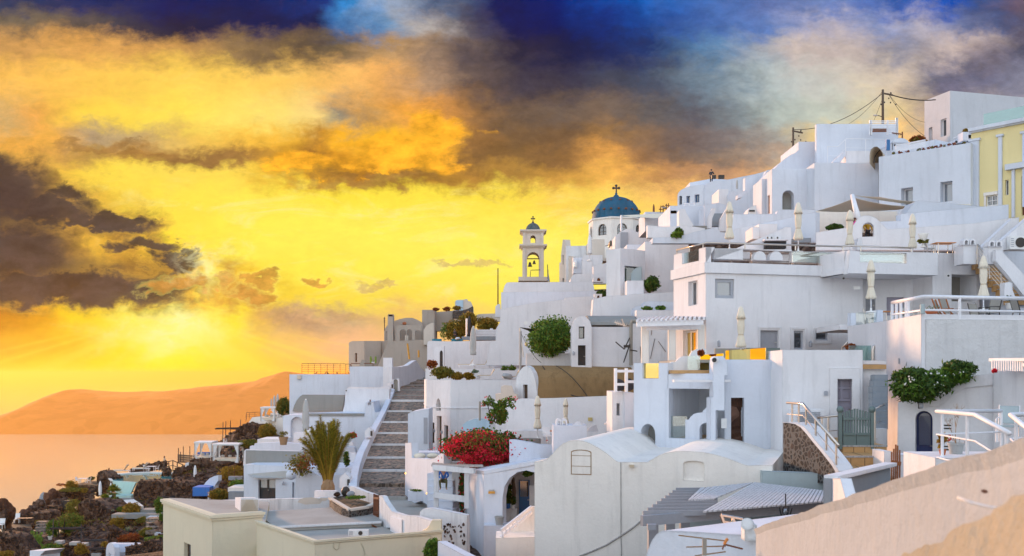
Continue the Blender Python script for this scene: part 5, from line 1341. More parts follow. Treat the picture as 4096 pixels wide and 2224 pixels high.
wall('stair_flank_wall','low white wall end piece beside the foot of the stair railing',front(56.2),[(1680,820),(1680,655),(1735,645),(1758,660),(1758,720),(1790,800),(1790,820)],.5,'white')
wall('upper_stair_wall','white parapet climbing to the right edge above the air conditioner',front(59),[(1470,330),(1540,260),(1755,58),(1818,48),(1818,110),(1640,290),(1530,400),(1470,400)],.6,'white')
wall('upper_stair_wall','second white parapet climbing parallel to the right edge',front(57.5),[(1640,275),(1865,80),(1950,10),(1950,350),(1640,350)],.6,'white')
h=house('right_edge_house','white house under the air conditioner at the right edge',1640,59.8,2050,59.8,345,1000,depth=4,mat='white_cool');h.done()
def ac_unit(label,x0,y0,x1,y1,d,mat='plastic_white',fan=.68):
 k=d/SC/FX;c=W((x0+x1)/2,(y0+y1)/2,d);w_,hh=abs(x1-x0)*k,abs(y1-y0)*k
 r=thing('air_conditioner',label,'air conditioner',c-Vector((0,0,hh/2)));MB().box(c+Vector((0,.2,0)),(w_,.4,hh)).build('casing',mat,r)
 fc=c+Vector((w_*(fan-.5),-.01,0));MB().tube([fc,fc+Vector((0,-.03,0))],hh*.38,24).build('fan_grille','iron',r)
 for i in range(5):MB().box(c+Vector((-w_*.36,-.012,hh*(-.3+.15*i))),(w_*.2,.02,hh*.05)).build('louvre','grey_frame',r)
 return r
ac_unit('white air conditioner unit on the wall at the upper right edge',1737,218,1875,340,57)
parasol('cream',438,440,808,57.0 if 0 else 54,'cream closed parasol standing on the small balcony with tables')
parasol('cream',1487,400,790,53,'cream closed parasol in front of the tiled staircase')
for x0,x1,y,lb in((1020,1200,316,'brown square table on the roof terrace at the right'),):
 place('table_teak',table_maker('orange_wood','steel',1.2,.9),W((x0+x1)/2,y+38,59.8)-Vector((0,0,.3)),1.0,0,lb,name='table')
for q,(x,lb)in enumerate(((985,'grey chair left of the brown terrace table'),(1270,'grey chair right of the brown terrace table'))):
 place('chair_grey',garden_chair('cloth_grey','steel'),W(x,405,59.5),1.0,1.57 if q==0 else-1.57,lb,'grey chairs on the roof terrace')
pq=Plane(250,55,600,55)
s=Slab('table_balcony','small white balcony with glass panels and wooden tables','balcony',front(54.5),[(247,1110),(247,935),(298,935),(298,1060),(492,1046),(497,908),(550,908),(552,1038),(600,1032),(600,1145),(330,1158),(250,1118)],.5,'white_cool');rt=s.done()
g=MB();g.add([W(299,935,54.6),W(494,922,54.6),W(494,1047,54.6),W(299,1058,54.6)],[(0,1,2,3)]);g.build('glass_panel','glass_clear',rt)
MB().box(W(440,1085,57),(5,4.2,.3)).build('floor_slab','white',rt)
for x,lb in((520,'left orange wooden table on the small balcony'),(775,'right orange wooden table on the small balcony')):
 place('table_round',table_maker('orange_wood','steel',1.6,1.0,.8),W(x,1035,56),0.85,0,lb,'wooden tables on the small balcony')
place('chair_grey',None,W(430,1060,55.8),1.0,1.2,'grey chair beside the left balcony table','grey chairs on the roof terrace')
place('chair_grey',None,W(700,1050,55.8),1.0,-1.2,'grey chair beside the right balcony table','grey chairs on the roof terrace')
block('pool_recess_wall','shaded white wall behind the pool ladder under the balcony',300,1150,600,1399,57.5,.3,'white')
r=thing('pool_ladder','pair of curved steel pool handrails under the balcony','ladder',W(520,1399,50))
for dx in(0,75):MB().tube([W(455+dx,1399,50),W(455+dx,1280,50),W(462+dx,1250,50),W(490+dx,1233,50),W(520+dx,1245,50.5),W(528+dx,1275,50.8),W(530+dx,1399,51)],.07,8).build('handrail','steel',r)
g=tag(MB().box(W(470,1337,50.5),(2.6,.03,1.05)).build('glass_fence','glass_teal'),'low greenish glass fence in front of the pool ladder','glass fence')
railing('stair_railing','dark steel handrails of the stair below the balcony',[W(168,1265,54.3),W(272,1145,54.3)],.7,1,'steel',.05)
potted('red_plant','red leaved plant at the foot of the stair below the balcony',250,1290,52.6,.35,.2,.3,'leaf_red','terracotta',90)
# right terrace house (crop 9 / 11)
pf=Plane(905,43,1900,43.6);
h=House('right_terrace_house','white house with rough plaster front and a railed terrace at the right','house',[(tx(905)*43,43),(tx(3400)*44.8,44.8),(tx(3400)*44.8+1,54),(tx(578)*48.5,54),(tx(578)*48.5,48.5)],948,3100,'white',.0,xy=True);h.rt_=h.done()
pl=h.pl[0];s=Slab('','','',pl,[(945,995),(2040,1004),(2040,1700),(945,1700)],.1,'white_rough',root=h.root,part='render_panel')
m=MB();plate(m,pl,s.out,.05,off=-.05);m.build('render_panel','white_rough',h.root)
A=W(636,840,48.2);B=W(928,785,43.05);C=W(1960,803,43.8)
railing('terrace_railing','white tube railing round the right terrace',[A,B,C],1.72,2,'white_paint',.085,pr=.07,step=4.6,thin=.55,posts=[0,.075,.15,.235,.27,.66,1])
tag(MB().box(W(917,900,42.9),(.17,.12,.42)).build('meter_box','sage_paint'),'small pale box on the corner post of the right terrace','box')
def deck_chair():
 r=thing('deck_chair','','chair',(0,0,0));z=Vector((0,0,1))
 for y in(-.3,.3):
  MB().tube([(-.35,y,0),(.15,y,.55),(.35,y,1.15)],.035,6).build('leg','teak',r);MB().tube([(.35,y,0),(-.3,y,.42)],.035,6).build('leg','teak',r);MB().bar((-.35,y,.62),(.2,y,.62),.06,.04).build('armrest','teak',r)
 m=MB();m.add([(-.32,-.27,.42),(.14,-.27,.45),(.36,-.27,1.1),(.36,.27,1.1),(.14,.27,.45),(-.32,.27,.42)],[(0,1,4,5),(1,2,3,4)]);m.build('sling','cloth_taupe',r);return r
zt=ty(948)*43
place('deck_chair',deck_chair,(tx(1170)*45.2,45.2,zt-.3),1.05,2.2,'wooden deck chair with grey sling nearest the terrace corner','deck chairs on the right terrace')
place('deck_chair',None,(tx(1100)*46.2,46.2,zt-.3),1.05,2.5,'wooden deck chair behind the nearest one on the right terrace','deck chairs on the right terrace')
place('chair_taupe',garden_chair('cloth_taupe','iron'),(tx(1540)*46,46,zt-.3),1.25,-1.2,'grey sling chair with metal arms in the middle of the right terrace','metal chairs on the right terrace')
place('chair_taupe',None,(tx(1440)*44.6,44.6,zt-.4),1.0,.4,'low grey sling chair in front of the white terrace table','metal chairs on the right terrace')
place('chair_taupe',None,(tx(1850)*45.2,45.2,zt-.3),1.2,1.6,'grey sling chair at the right picture edge on the terrace','metal chairs on the right terrace')
place('table_white',table_maker('white_paint','white_paint',2.6,1.2,.8),(tx(1360)*47.5,47.5,zt-.25),(.6,.7,.9),0,'long white table on the right terrace')
potted('trough_plant','agave in an orange trough behind the terrace railing',1005,945,44.2,.6,.15,.35,'leaf_aloe','terracotta',40)
potted('potted_plant','small green potted plant on the terrace near the right edge',1738,905,46,.45,.3,.35,'leaf_dark','white_warm',120)
tag(MB().box(W(845,1288,44.4),(.19,.15,.36)).build('electric_box','yellow_box'),'yellowed electric meter box on the right terrace house corner','box')
tag(MB().tube([W(845,1330,44.3),W(852,1370,44.3),W(858,1440,44.3)],.04,6).build('conduit','cloth_taupe'),'bent conduit below the yellowed meter box','conduit')
tag(MB().box(W(704,1385,46.2),(.11,.1,.25)).build('wall_lamp','grey_frame'),'small grey wall lamp left of the yellowed meter box','wall lamp')
# terraces under the big house (crop 8 / 10)
crop(8)
h=house('lower_terrace_house','white house with the lilac door and stone stair at lower right',1140,44.5,1832,44.5,1183,2300,depth=4,mat='white')
crop(11)
h.door(0,607,328,792,860,'lilac_wood',rd=.35,rows=2);pl=h.pl[0]
rt=h.done()
q=pl.rect(575,262,835,900);m=MB();plate(m,pl,rect_poly(q),.07,[rect_poly((q[0]+.35,q[1]-.01,q[2]-.35,q[3]-.5))],off=-.065);m.build('door_surround','white',rt)
q=pl.rect(607,328,792,545);m=MB()
for a in(0.02,.5,.96):x=lerp(q[0],q[2],a);m.bar(pl.pt((x,q[1]),.33),pl.pt((x,q[3]),.33),.09,.05,up=Vector((0,1,0)))
for a in(0.02,.5,.98):z=lerp(q[1],q[3],a);m.bar(pl.pt((q[0],z),.325),pl.pt((q[2],z),.325),.05,.09)
for sx in(.27,.74):
 for sz in(.26,.74):
  cx1=lerp(q[0],q[2],sx);cz1=lerp(q[1],q[3],sz)
  for f in(.30,.17):plate(m,pl,rect_poly((cx1-f,cz1-f,cx1+f,cz1+f)),.03,[rect_poly((cx1-f+.04,cz1-f+.04,cx1+f-.04,cz1+f-.04))],off=.345-f*.06)
m.build('door_lattice','lilac_wood',rt)
s=Slab('','','',front(44.42),arc(548,470,16,12,180,0,8)+[(564,500),(532,500)],.04,'grey_frame',root=rt,part='vent_plate');s.done()
block('landing','white landing wall with a tile edge right of the lilac door house',865,275,1070,900,45,1,'white')
block('tile_edge','ochre tiled coping strip on the landing by the pool fence',865,232,1066,272,44.8,1.2,'tile')
block('white_coping','white coping below the pool glass fence',865,197,1066,230,44.9,1.4,'white')
t=thing('painted_staircase','dark slate painted staircase curving up behind the picket gate','staircase',W(1000,790,42));m=MB()
for q in range(9):
 y=790-q*52;x0=945+max(0,470-y)*.2;p0,p1=W(x0,y,42+q*.25),W(1080,y,42+q*.25);m.hexa([p0,p1,p1+Vector((0,.5,0)),p0+Vector((0,.5,0))],[v+Vector((0,0,56*42/SC/FX))for v in(p0,p1,p1+Vector((0,.5,0)),p0+Vector((0,.5,0)))])
m.build('treads','slate_paint',t)
railing('stair_railing','steel handrail rising beside the slate painted staircase',[W(960,618,41),W(1075,560,43.5)],1.9,2,'steel',.035,pr=.045,posts=[.06])
block('white_plinth','white plinth at the foot of the slate painted staircase',962,785,1075,945,41.5,2,'white')
r=thing('picket_gate','sage green picket gate with round post tops above the tiled steps','gate',W(825,960,39.5));k=39.5/SC/FX
for x in(668,942):MB().bar(W(x,960,39.5),W(x,635,39.5),28*k,28*k,up=Vector((0,1,0))).build('post','sage_wood',r);MB().ell(W(x,620,39.5),(.14,.14,.14),14,8).build('post_ball','sage_wood',r,smooth=True)
for x0,x1 in((690,806),(806,925)):
 lf=MB();lf.box(W((x0+x1)/2,880,39.5),((x1-x0-4)*k,.06,95*k));g=lf.build('gate_leaf','sage_wood',r)
 for a in range(5):
  x=lerp(x0+12,x1-12,a/4);yt=(640-a*7 if x0<700 else 614+a*7)
  c0=W(x,yt,39.48);w2=8*k;zb=ty(840)*39.5
  MB().hexa([Vector((c0.x-w2,c0.y,zb)),Vector((c0.x+w2,c0.y,zb)),Vector((c0.x+w2,c0.y,c0.z)),Vector((c0.x-w2,c0.y,c0.z))],[Vector((c0.x-w2,c0.y+.04,zb)),Vector((c0.x+w2,c0.y+.04,zb)),Vector((c0.x+w2,c0.y+.04,c0.z)),Vector((c0.x-w2,c0.y+.04,c0.z))]).build('picket','sage_wood',g)
 for y in(700,830):MB().bar(W(x0+4,y,39.44),W(x1-4,y,39.44),.05,.09).build('rail','sage_wood',g)
t=thing('tiled_steps','ochre tiled landing and steps in front of the sage gate','staircase',W(850,1170,36));
def slabq(c4,th,name,mat):
 P=[W(*p)for p in c4];MB().hexa([p-Vector((0,0,th))for p in P],P).build(name,mat,t)
z1=ty(1030)*36.5
def tread(y,d,x0,x1,dd,h_,name):
 z=ty(y)*d;A=Vector((tx(x0)*d,d,z));B=Vector((tx(x1)*d,d,z));C=Vector((tx(x1)*d+.4,d+dd,z));Dd=Vector((tx(x0)*d-.0,d+dd,z))
 MB().hexa([p-Vector((0,0,h_))for p in(A,B,C,Dd)],[A,B,C,Dd]).build(name,'tile',t)
 m=MB();up=Vector((0,0,.012));m.hexa([A+Vector((-.02,-.03,-.05)),B+Vector((.02,-.03,-.05)),B+Vector((.02,.12,-.05)),A+Vector((-.02,.12,-.05))],[A+Vector((-.02,-.03,0))+up,B+Vector((.02,-.03,0))+up,B+Vector((.02,.12,0))+up,A+Vector((-.02,.12,0))+up]);m.build('nosing','weathered_wood',t)
 g=MB();n=max(3,int((B.x-A.x)/.42))
 for i in range(1,n):p=A.lerp(B,i/n);q=Dd.lerp(C,i/n);g.bar(p+Vector((0,.14,.004)),q+Vector((0,0,.004)),.02,.008);g.bar(p+Vector((0,-.004,-.07)),p+Vector((0,-.004,-h_*.9)),.02,.008,up=Vector((0,1,0)))
 g.build('joints','old_wood',t)
tread(1022,37.6,640,1000,3.6,.5,'landing');tread(1130,36.4,650,1060,1.4,.5,'tread');tread(1200,35.4,660,1120,1.2,.5,'tread');tread(930,39.45,690,1070,5,.35,'upper_landing')
pl=Plane(178,39.5,690,36.0)
top=[(178,735),(230,735),(290,745),(340,775),(390,830),(440,895),(500,965),(560,1040),(610,1105),(645,1165)]
s=Slab('stone_retaining_wall','curved retaining wall of dark round stones with a white coping','stone wall',pl,top+[(650,1250),(178,1250)],.5,'pebble');s.done()
m=MB();n=len(top);cop=[(x,y)for x,y in top]
low=[pl.hit(x,y)for x,y in cop];hi=[pl.hit(x+(26 if i>1 else 0),y-(4 if i<=2 else 12))for i,(x,y)in enumerate(cop)]
for i in range(n-1):m.hexa([pl.pt(low[i],-.06),pl.pt(low[i+1],-.06),pl.pt(hi[i+1],-.06),pl.pt(hi[i],-.06)],[pl.pt(low[i],.62),pl.pt(low[i+1],.62),pl.pt(hi[i+1],.62),pl.pt(hi[i],.62)])
m.build('coping','white',s.root)
railing('stair_railing','brushed steel railing sloping down along the curved stone wall',[W(212,562,40.2),W(348,570,38.6),W(655,930,36.2)],1.35,2,'steel',.05,pr=.04,thin=.4,posts=[.12,.27,.42,.60,.79,.96])
railing('stair_railing','short steel railing running from the stone wall railing to the sage gate',[W(455,692,40.5),W(690,668,39.6)],1.75,2,'steel',.045,pr=.04,thin=.4,posts=[0,.25,.48,.88,.98])
r=thing('lattice_unit_cover','white lattice air conditioner cover beside the lilac door','unit cover',W(380,850,43.2));k=43.2/SC/FX
MB().box(W(378,740,43.6),(262*k,.8,250*k)).build('casing','white_paint',r);m=MB()
for i in range(16):m.bar(W(312+i*12,860,43.1),W(322+i*12-10,640,43.1),.03,.02,up=Vector((0,1,0)))
for i in range(13):m.bar(W(312,645+i*17,43.08),W(498,645+i*17,43.08),.02,.03)
m.build('lattice','grey_frame',r)
crop(10)
h=house('rustic_window_house','white house with a small window framed by bare brown stone',1395,46.5,1945,46.5,208,1900,depth=5,mat='white_cool')
h.hole(0,1455,562,1576,985);pl=h.pl[0];rt=h.done()
q=pl.rect(1455,562,1576,985);m=MB();plate(m,pl,rect_poly(q),.03,off=.32,back=False,sides=False);m.build('window_recess','lava_red',rt)
m=MB();i_=(q[0]+.55,q[1]+.3,q[2]-.02,q[3]-.45);plate(m,pl,rect_poly(i_),.06,[rect_poly((i_[0]+.15,i_[1]+.15,i_[2]-.06,i_[3]-.15))],off=.22);w_=m.build('window','white_cool',rt)
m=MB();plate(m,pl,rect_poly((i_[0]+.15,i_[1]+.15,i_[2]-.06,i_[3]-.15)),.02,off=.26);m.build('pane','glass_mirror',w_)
block('parapet_block','white stepped parapet right of the mirrored glass panels',1835,150,1945,300,46.3,1.2,'white_cool')
tag(MB().box(W(1388,800,46.2),(.25,.12,.45)).build('meter_box','plastic_white'),'white rounded meter box on the wall left of the rustic window','box')
s=Slab('buttress_tower','white stepped buttress with a spotlight on top left of the rustic window','wall',front(45.6),[(1262,1150),(1262,560),(1288,556),(1288,240),(1296,190),(1310,175),(1380,172),(1402,200),(1420,240),(1425,350),(1395,350),(1395,680),(1312,680),(1312,1150)],.9,'white_cool',single=True);s.done()
r=thing('spotlight','round white spotlight beside a small dark lens on the buttress top','spotlight',W(1305,205,45));MB().tube([W(1318,208,45.7),W(1300,210,45.1)],.13,16).build('housing','plastic_white',r);MB().tube([W(1300,210,45.1),W(1299,210,45.05)],.10,16).build('lens','black',r)
pl=Plane(868,47.5,1290,46.2)
s=Slab('balcony_house','white house with a big open balcony, scalloped wall and glass panel','house',pl,[(846,1120),(846,480),(868,470),(868,345),(895,335),(1290,335),(1290,1120)],.5,'white_cool')
s.hole(0,876,478,1286,945);rt=s.done()
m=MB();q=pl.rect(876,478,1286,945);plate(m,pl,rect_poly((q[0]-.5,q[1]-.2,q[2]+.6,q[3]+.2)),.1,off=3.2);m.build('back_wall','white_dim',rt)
m=MB();m.hexa([pl.pt((q[0]-.3,q[1]-.25),.5),pl.pt((q[2]+.3,q[1]-.25),.5),pl.pt((q[2]+.3,q[1]),.5),pl.pt((q[0]-.3,q[1]),.5)],[pl.pt((q[0]-.3,q[1]-.25),3.2),pl.pt((q[2]+.3,q[1]-.25),3.2),pl.pt((q[2]+.3,q[1]),3.2),pl.pt((q[0]-.3,q[1]),3.2)]);m.build('floor','tile',rt)
s2=Slab('','','',planexy(pl.pt((0,0),.12).xy,pl.pt((5,0),.12).xy),[(1028,945),(1028,765),(1060,765),(1080,735),(1110,710),(1150,700),(1185,700),(1195,680),(1215,660),(1235,645),(1262,638),(1290,635),(1290,965),(1160,965)],.3,'white_cool',root=rt,part='scalloped_wall');s2.hole(0,1162,795,1286,955,.45);s2.done()
g=MB();q=pl.rect(868,735,1028,940);plate(g,pl,rect_poly(q),.02,off=.2);g.build('glass_panel','glass_clear',rt)
MB().box(W(1180,405,46),(2.6,.5,.12)).build('slab_edge','white',rt)
h=house('niche_wing','white wing with a round headed grey niche left of the open balcony',548,48.8,866,47.6,238,1120,depth=5,mat='white_cool');h.niche(0,612,806,748,995,.6,.7,'grey_paint');h.hole(0,630,240,780,382);rt=h.done()
crop(10)
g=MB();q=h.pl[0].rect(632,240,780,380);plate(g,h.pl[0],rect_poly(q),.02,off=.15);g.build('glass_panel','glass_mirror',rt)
h=house('slit_tower','narrow white tower with a slit opening left of the round headed niche',347,52,462,52,505,1120,depth=3,mat='white');h.niche(0,388,615,416,728,0,.5,'white_dim');h.done()
block('white_pier','plain white wall between the slit tower and the niche wing',462,515,550,1120,51.5,2,'white_cool')
r=thing('wooden_balustrade','white wooden balustrade sheltering dark bags on the slit tower','railing',W(450,510,51));k=51/SC/FX
for x in(378,478):MB().bar(W(x,508,51),W(x,286,51),28*k,28*k,up=Vector((0,1,0))).build('post','white_paint',r)
for y in(313,412,437):MB().bar(W(365,y,51.05)if y!=412 else W(480,y,51.05),W(548,y,51.05)if y!=437 else W(480,y,51.05),.08,25*k).build('rail','white_paint',r)
for x,w_,lb in((420,.28,'left dark bag behind the white wooden balustrade'),(510,.24,'right dark bag behind the white wooden balustrade')):tag(MB().rock(W(x,440,51.9),(w_,.25,.34),2,.35).build('dark_bag','dark_cloth'),lb,'bag','dark bags on the slit tower')
s=wall('scroll_wall','white scrolled parapet wall at the left end of the glass terrace',front(48),[(893,335),(893,228),(940,226),(965,200),(990,180),(1020,172),(1048,170),(1090,182),(1125,205),(1140,235),(1150,335)],.3,'white')
block('terrace_coping','brown tiled coping strip above the open balcony',898,305,1288,336,47.0,1.2,'tile')
block('terrace_wall','white terrace wall under the mirrored glass panels',1405,205,1935,400,46.9,.4,'white_cool')
def glass_panel(label,x0,y0,x1,y1,d0,d1,mat,grp='glass panels of the middle terrace'):
 p=Plane(x0,d0,x1,d1);q0=p.hit(x0,y1);q1=p.hit(x1,y1);z1=ty(y0)*d0;m=MB();plate(m,p,[(q0[0],q0[1]),(q1[0],q1[1]),(q1[0],z1),(q0[0],z1)],.025);return tag(m.build('glass_screen',mat),label,'glass screen',grp)
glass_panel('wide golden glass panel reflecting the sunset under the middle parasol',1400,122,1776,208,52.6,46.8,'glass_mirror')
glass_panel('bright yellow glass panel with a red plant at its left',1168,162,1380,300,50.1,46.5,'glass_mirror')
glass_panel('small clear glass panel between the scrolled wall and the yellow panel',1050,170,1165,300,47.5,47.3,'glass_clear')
h=tag(MB().box(W(1745,150,54.5),(1.85,.4,.62)).build('green_sofa','sage_wood'),'dark green sofa back on the middle terrace','sofa')
tag(MB().box(W(1450,155,55),(1.7,.4,.62)).build('grey_sofa','cloth_taupe'),'dark grey sofa back left of the parasol on the middle terrace','sofa')
block('middle_terrace_floor','pale terrace floor edge in front of the big corner house',1000,205,1950,235,48.5,8,'grey_floor')
crop(8)
parasol('cream',783,808,1162,54,'cream closed parasol on the middle terrace in front of the grey door')
bush('red_succulent','spiky red succulent on the middle terrace wall',438,1212,49,24,16,120,'leaf_red',size=.14,stem=False)
bush('red_succulent','red bromeliad at the foot of the dark steel stair rail',1725,1160,52,34,18,140,'leaf_red',size=.16,stem=False)
lantern('round bronze wall lamp left of the middle parasol',592,1130,58.0-.25,.4);lantern('round bronze wall lamp between the two small grey windows',1382,1132,59.3,.4)
wall('curved_parapet','low curved white parapet in front of the glazed door',front(53.5),[(340,1290),(345,1225),(365,1195),(400,1178),(440,1172),(490,1172),(490,1290)],.3,'white')
r=thing('porch_pergola','white slatted porch pergola over the glazed door of the corner house','pergola',W(240,1280,58));
crop(5)
for x,d in((1175,57.5),(1375,57.5),(1592,57.6)):MB().bar(W(x,1480,d),W(x,1115,d),.42,.3,up=Vector((0,1,0))).build('post','white_warm',r)
A,B,C,Dd=W(1112,1112,56.5),W(1610,1098,56.5),W(1620,1078,60.5),W(1180,1085,64)
MB().bar(A,B,.12,.3).build('beam','white_paint',r);MB().bar(W(1185,1140,57.4),W(1590,1132,57.4),.12,.3).build('beam','white_paint',r)
for i in range(15):p,q=A.lerp(B,i/14),Dd.lerp(C,i/14);MB().bar(p+Vector((0,-.2,.18)),q+Vector((0,0,.18)),.12,.14).build('rafter','white_paint',r)
# the twin-vault house in front (crop 4 / 10 / 12)
crop(4)
h=house('arched_porch_house','white porch house with an arched opening, blue screen door and plants inside',516,54,1000,54,768,1500,xl=392,mat='white_cool')
pl=Plane(516,54,1000,52.5)
s=Slab('arched_porch_front','','',pl,[(516,1500),(516,785),(880,705),(1000,690),(1000,1200),(1000,1500)],.5,'white_cool',root=h.root,part='porch_front')
s.holes={0:[]};s.hole(0,652,780,1000,1185,.55);s.done()
sd=Plane(392,60.5,516,54)
s=Slab('','','',sd,[(392,1500),(392,770),(516,785),(516,1500)],.3,'white_cool',root=h.root,part='side_wall');s.done()
m=MB();m.hexa([W(392,770,60.5),W(516,786,54),W(1000,690,52.4),W(880,690,62)],[v+Vector((0,0,-.2))for v in(W(392,770,60.5),W(516,786,54),W(1000,690,52.4),W(880,690,62))]);m.build('roof','white_cool',h.root)
pb=front(58.5);s=Slab('','','',pb,[(600,1300),(600,760),(1010,720),(1010,1300)],.2,'white',root=h.root,part='back_wall');s.done()
dr=Shell();dr.pl=[front(58.3)];dr.openings();dr.root=h.root;dr.door(0,770,850,848,1110,'blue_wood',rd=0,rows=2,glass='glass_dark',label='tall blue framed screen door');dr.finish()
m=MB();m.hexa([W(560,1300,54.3),W(1000,1300,54.3),W(1000,1290,58.3),W(600,1290,58.3)],[v+Vector((0,0,1.0))for v in(W(560,1300,54.3),W(1000,1300,54.3),W(1000,1290,58.3),W(600,1290,58.3))]);m.build('floor','grey_floor',h.root)
block('white_plinth','white planter block inside the arched porch',652,1055,755,1160,56.5,.8,'white_worn')
potted('porch_plant','tall dark green plant in a blue pot inside the arched porch',685,1055,56.4,.4,.3,1.2,'leaf_dark','bright_blue',420)
potted('porch_plant','small green plant in a white pot inside the arched porch',725,1055,56.2,.3,.2,.55,'leaf_dark','plastic_white',160)
potted('grey_pot','wide pale grey pot on the ledge below the arched porch',628,1180,53.3,.5,.5,.08,'leaf_dark','pot_grey',12)
tag(MB().tube([W(725,830,57),W(735,930,57),W(728,1040,57)],[.09,.12,.1],8).build('twisted_vine','old_wood'),'twisted vine stem climbing inside the arched porch','vine')
bush('vine_sprig','leafy vine sprig hanging in the top of the arch',835,800,54.5,42,22,110,'leaf_green',size=.12,stem=False)
tag(MB().box(W(862,960,56.5),(.27,.12,1.1)).build('hanging_towel','cloth_white'),'white towel hanging beside the blue screen door','towel')
r=thing('name_sign','small wooden sign with white lettering on the porch corner wall','sign',W(572,950,53.6));k=53.5/SC/FX
MB().box(W(572,940,53.65),(48*k,.05,18*k)).build('board','yellow_wood',r)
def text(s_,name,loc,size,mat,parent,rz=0,ext=.004):
 cu=bpy.data.curves.new(name,'FONT');cu.body=s_;cu.size=size;cu.extrude=ext;cu.align_x='CENTER';cu.align_y='CENTER';cu.materials.append(MATS[mat])
 o=bpy.data.objects.new(name,cu);col.objects.link(o);o.rotation_euler=(R(90),0,rz);o.parent=parent;o.location=Vector(loc)-root_loc(parent);return o
MB().box(W(572,924,53.66),(40*k,.02,8*k)).build('upper_board','weathered_wood',r)
block('ledge_wall','white wall below the arched porch',515,1180,700,1500,53.0,1.5,'white_cool')
wall('stair_house_wall','cream white landing wall with the small white balustrade',front(44.5),[(602,1500),(602,1270),(888,1262),(888,1500)],2.0,'white_warm')
s=wall('stair_flank','cream stair flank climbing beside the twin vault house',front(46.2),[(640,1270),(640,1245),(735,1165),(780,1110),(825,1065),(860,1045),(890,1045),(890,1270)],.4,'white_warm')
r=thing('white_balustrade','small white stair balustrade climbing to the twin vault house','railing',W(700,1262,44.6))
for dy in(0,48):MB().bar(W(640,1215+dy,44.6),W(860,1043+dy*.9,46),.09,.12).build('rail','white_paint',r)
for i in range(9):t_=i/8;x=lerp(645,850,t_);y=lerp(1215,1050,t_);MB().bar(W(x,y,lerp(44.6,46,t_)),W(x+12,y+46,lerp(44.6,46,t_)),.06,.06,up=Vector((0,1,0))).build('baluster','white_paint',r)
rt=thing('twin_vault_house','big white house with two barrel vaults in the foreground centre','house',W(1400,1399,40))
pl=Plane(882,40.6,2600,37.6)
apex=[(882,718),(925,715),(965,705),(1000,672),(1040,628),(1085,588),(1130,568),(1180,562),(1230,566),(1280,582),(1330,608),(1390,645),(1440,685),(1470,710),(1492,720)]
crop(10)
apex2=[(415,1162),(675,1162),(720,1135),(780,1100),(850,1075),(930,1062),(1020,1060),(1130,1063),(1230,1075),(1330,1098),(1420,1125),(1500,1155),(1560,1180),(1610,1194),(1700,1192),(1842,1190)]
def conv(p,a,b):
 oa,ob=CROPS[a],CROPS[b];return((oa[0]+p[0]/oa[2]-ob[0])*ob[2],(oa[1]+p[1]/oa[2]-ob[1])*ob[2])
ap=[conv(p,4,10)for p in apex]+apex2
s=Slab('','','',pl,ap+[(1842,2400),(conv((882,0),4,10)[0],2400)],.45,'white_warm',root=rt,part='front_wall')
a0=conv((1146,630),4,10);a1=conv((1294,812),4,10)
s.niche(0,1012,1150,1203,1335,.12,.10,'white_warm','blind_window');s.done()
q=pl.rect(a0[0],a0[1],a1[0],a1[1]);m=MB();i_=(q[0]+.035,q[1]+.035,q[2]-.035,q[3]-.035);plate(m,pl,rect_poly(q,.12),.008,[rect_poly(i_,.12)],off=-.008)
for f in(.33,.75):z=lerp(q[1],q[3],f);m.hexa([pl.pt((q[0],z),-.008),pl.pt((q[2],z),-.008),pl.pt((q[2],z+.02),-.008),pl.pt((q[0],z+.02),-.008)],[pl.pt((q[0],z),-.001),pl.pt((q[2],z),-.001),pl.pt((q[2],z+.02),-.001),pl.pt((q[0],z+.02),-.001)])
m.build('bricked_window_outline','clay',rt)
P_=[pl.hit(x,y)for x,y in ap];bk=11.0;m=MB()
F_=[pl.pt(p,.448)for p in P_];B_=[pl.pt((p[0]*(1.0 if i<15 else 1.0),p[1]),bk)for i,p in enumerate(P_)]
n=len(F_);m.add(F_+B_,[(i,i+1,n+i+1,n+i)for i in range(n-1)]);m.v=[v-Vector((0,0,.03))for v in m.v];o=m.build('vaulted_roof','white_warm',rt,smooth=False)
m=MB();L0=pl.pt(P_[0],.45);L1=pl.pt(P_[0],bk);dz=Vector((0,0,6));m.add([L0,L1,L1-dz,L0-dz],[(0,1,2,3)]);m.build('side_wall','white_warm',rt);m=MB();R0=pl.pt(P_[-1],.45);R1=pl.pt(P_[-1],bk);m.add([R0,R1,R1-dz,R0-dz],[(0,1,2,3)]);m.build('side_wall','white_warm',rt)
m=MB();
crop(4);pts=[(1210,1399),(1300,1365),(1400,1320),(1500,1258),(1580,1205),(1668,1135),(1710,1100)]
m.tube([pl.pt(pl.hit(x,y),-.02)for x,y in pts],.035,6);m.tube([pl.pt(pl.hit(x,y),-.015)for x,y in((1507,722),(1508,1245),(1512,1420))],.018,6);m.build('pipe','weathered_wood',rt)
MB().box(pl.pt(pl.hit(1588,747),-.08),(.16,.16,.1)).build('spout','cloth_tan',rt)
crop(4)
wall('terrace_parapet','long low white parapet behind the red bougainvillea',front(58),[(700,800),(700,560),(740,558),(860,578),(905,590),(1012,600),(1060,600),(1300,620),(1300,800)],.5,'white_cool')
h=house('chimney_block','white block with a twin arched cowl and a stepped cap',1018,55,1262,55,455,760,depth=2,mat='white_cool',cat='wall');h.done()
bell_cowl('twin arched white chimney cap on the block behind the near vault',1078,405,55.3,80,50)
for x,y,d,lb in((1198,430,55.5,'white stepped pyramid chimney cap on the block'),(1430,422,56,'white stepped pyramid chimney cap beside the slit tower')):
 r=thing('stepped_cowl',lb,'chimney',W(x,y+28,d),'stepped white chimney cowls');m=MB()
 for i in range(3):m.box(W(x,y+22-i*9,d),(.6-i*.17,.5-i*.14,.1))
 m.build('cap','white',r)
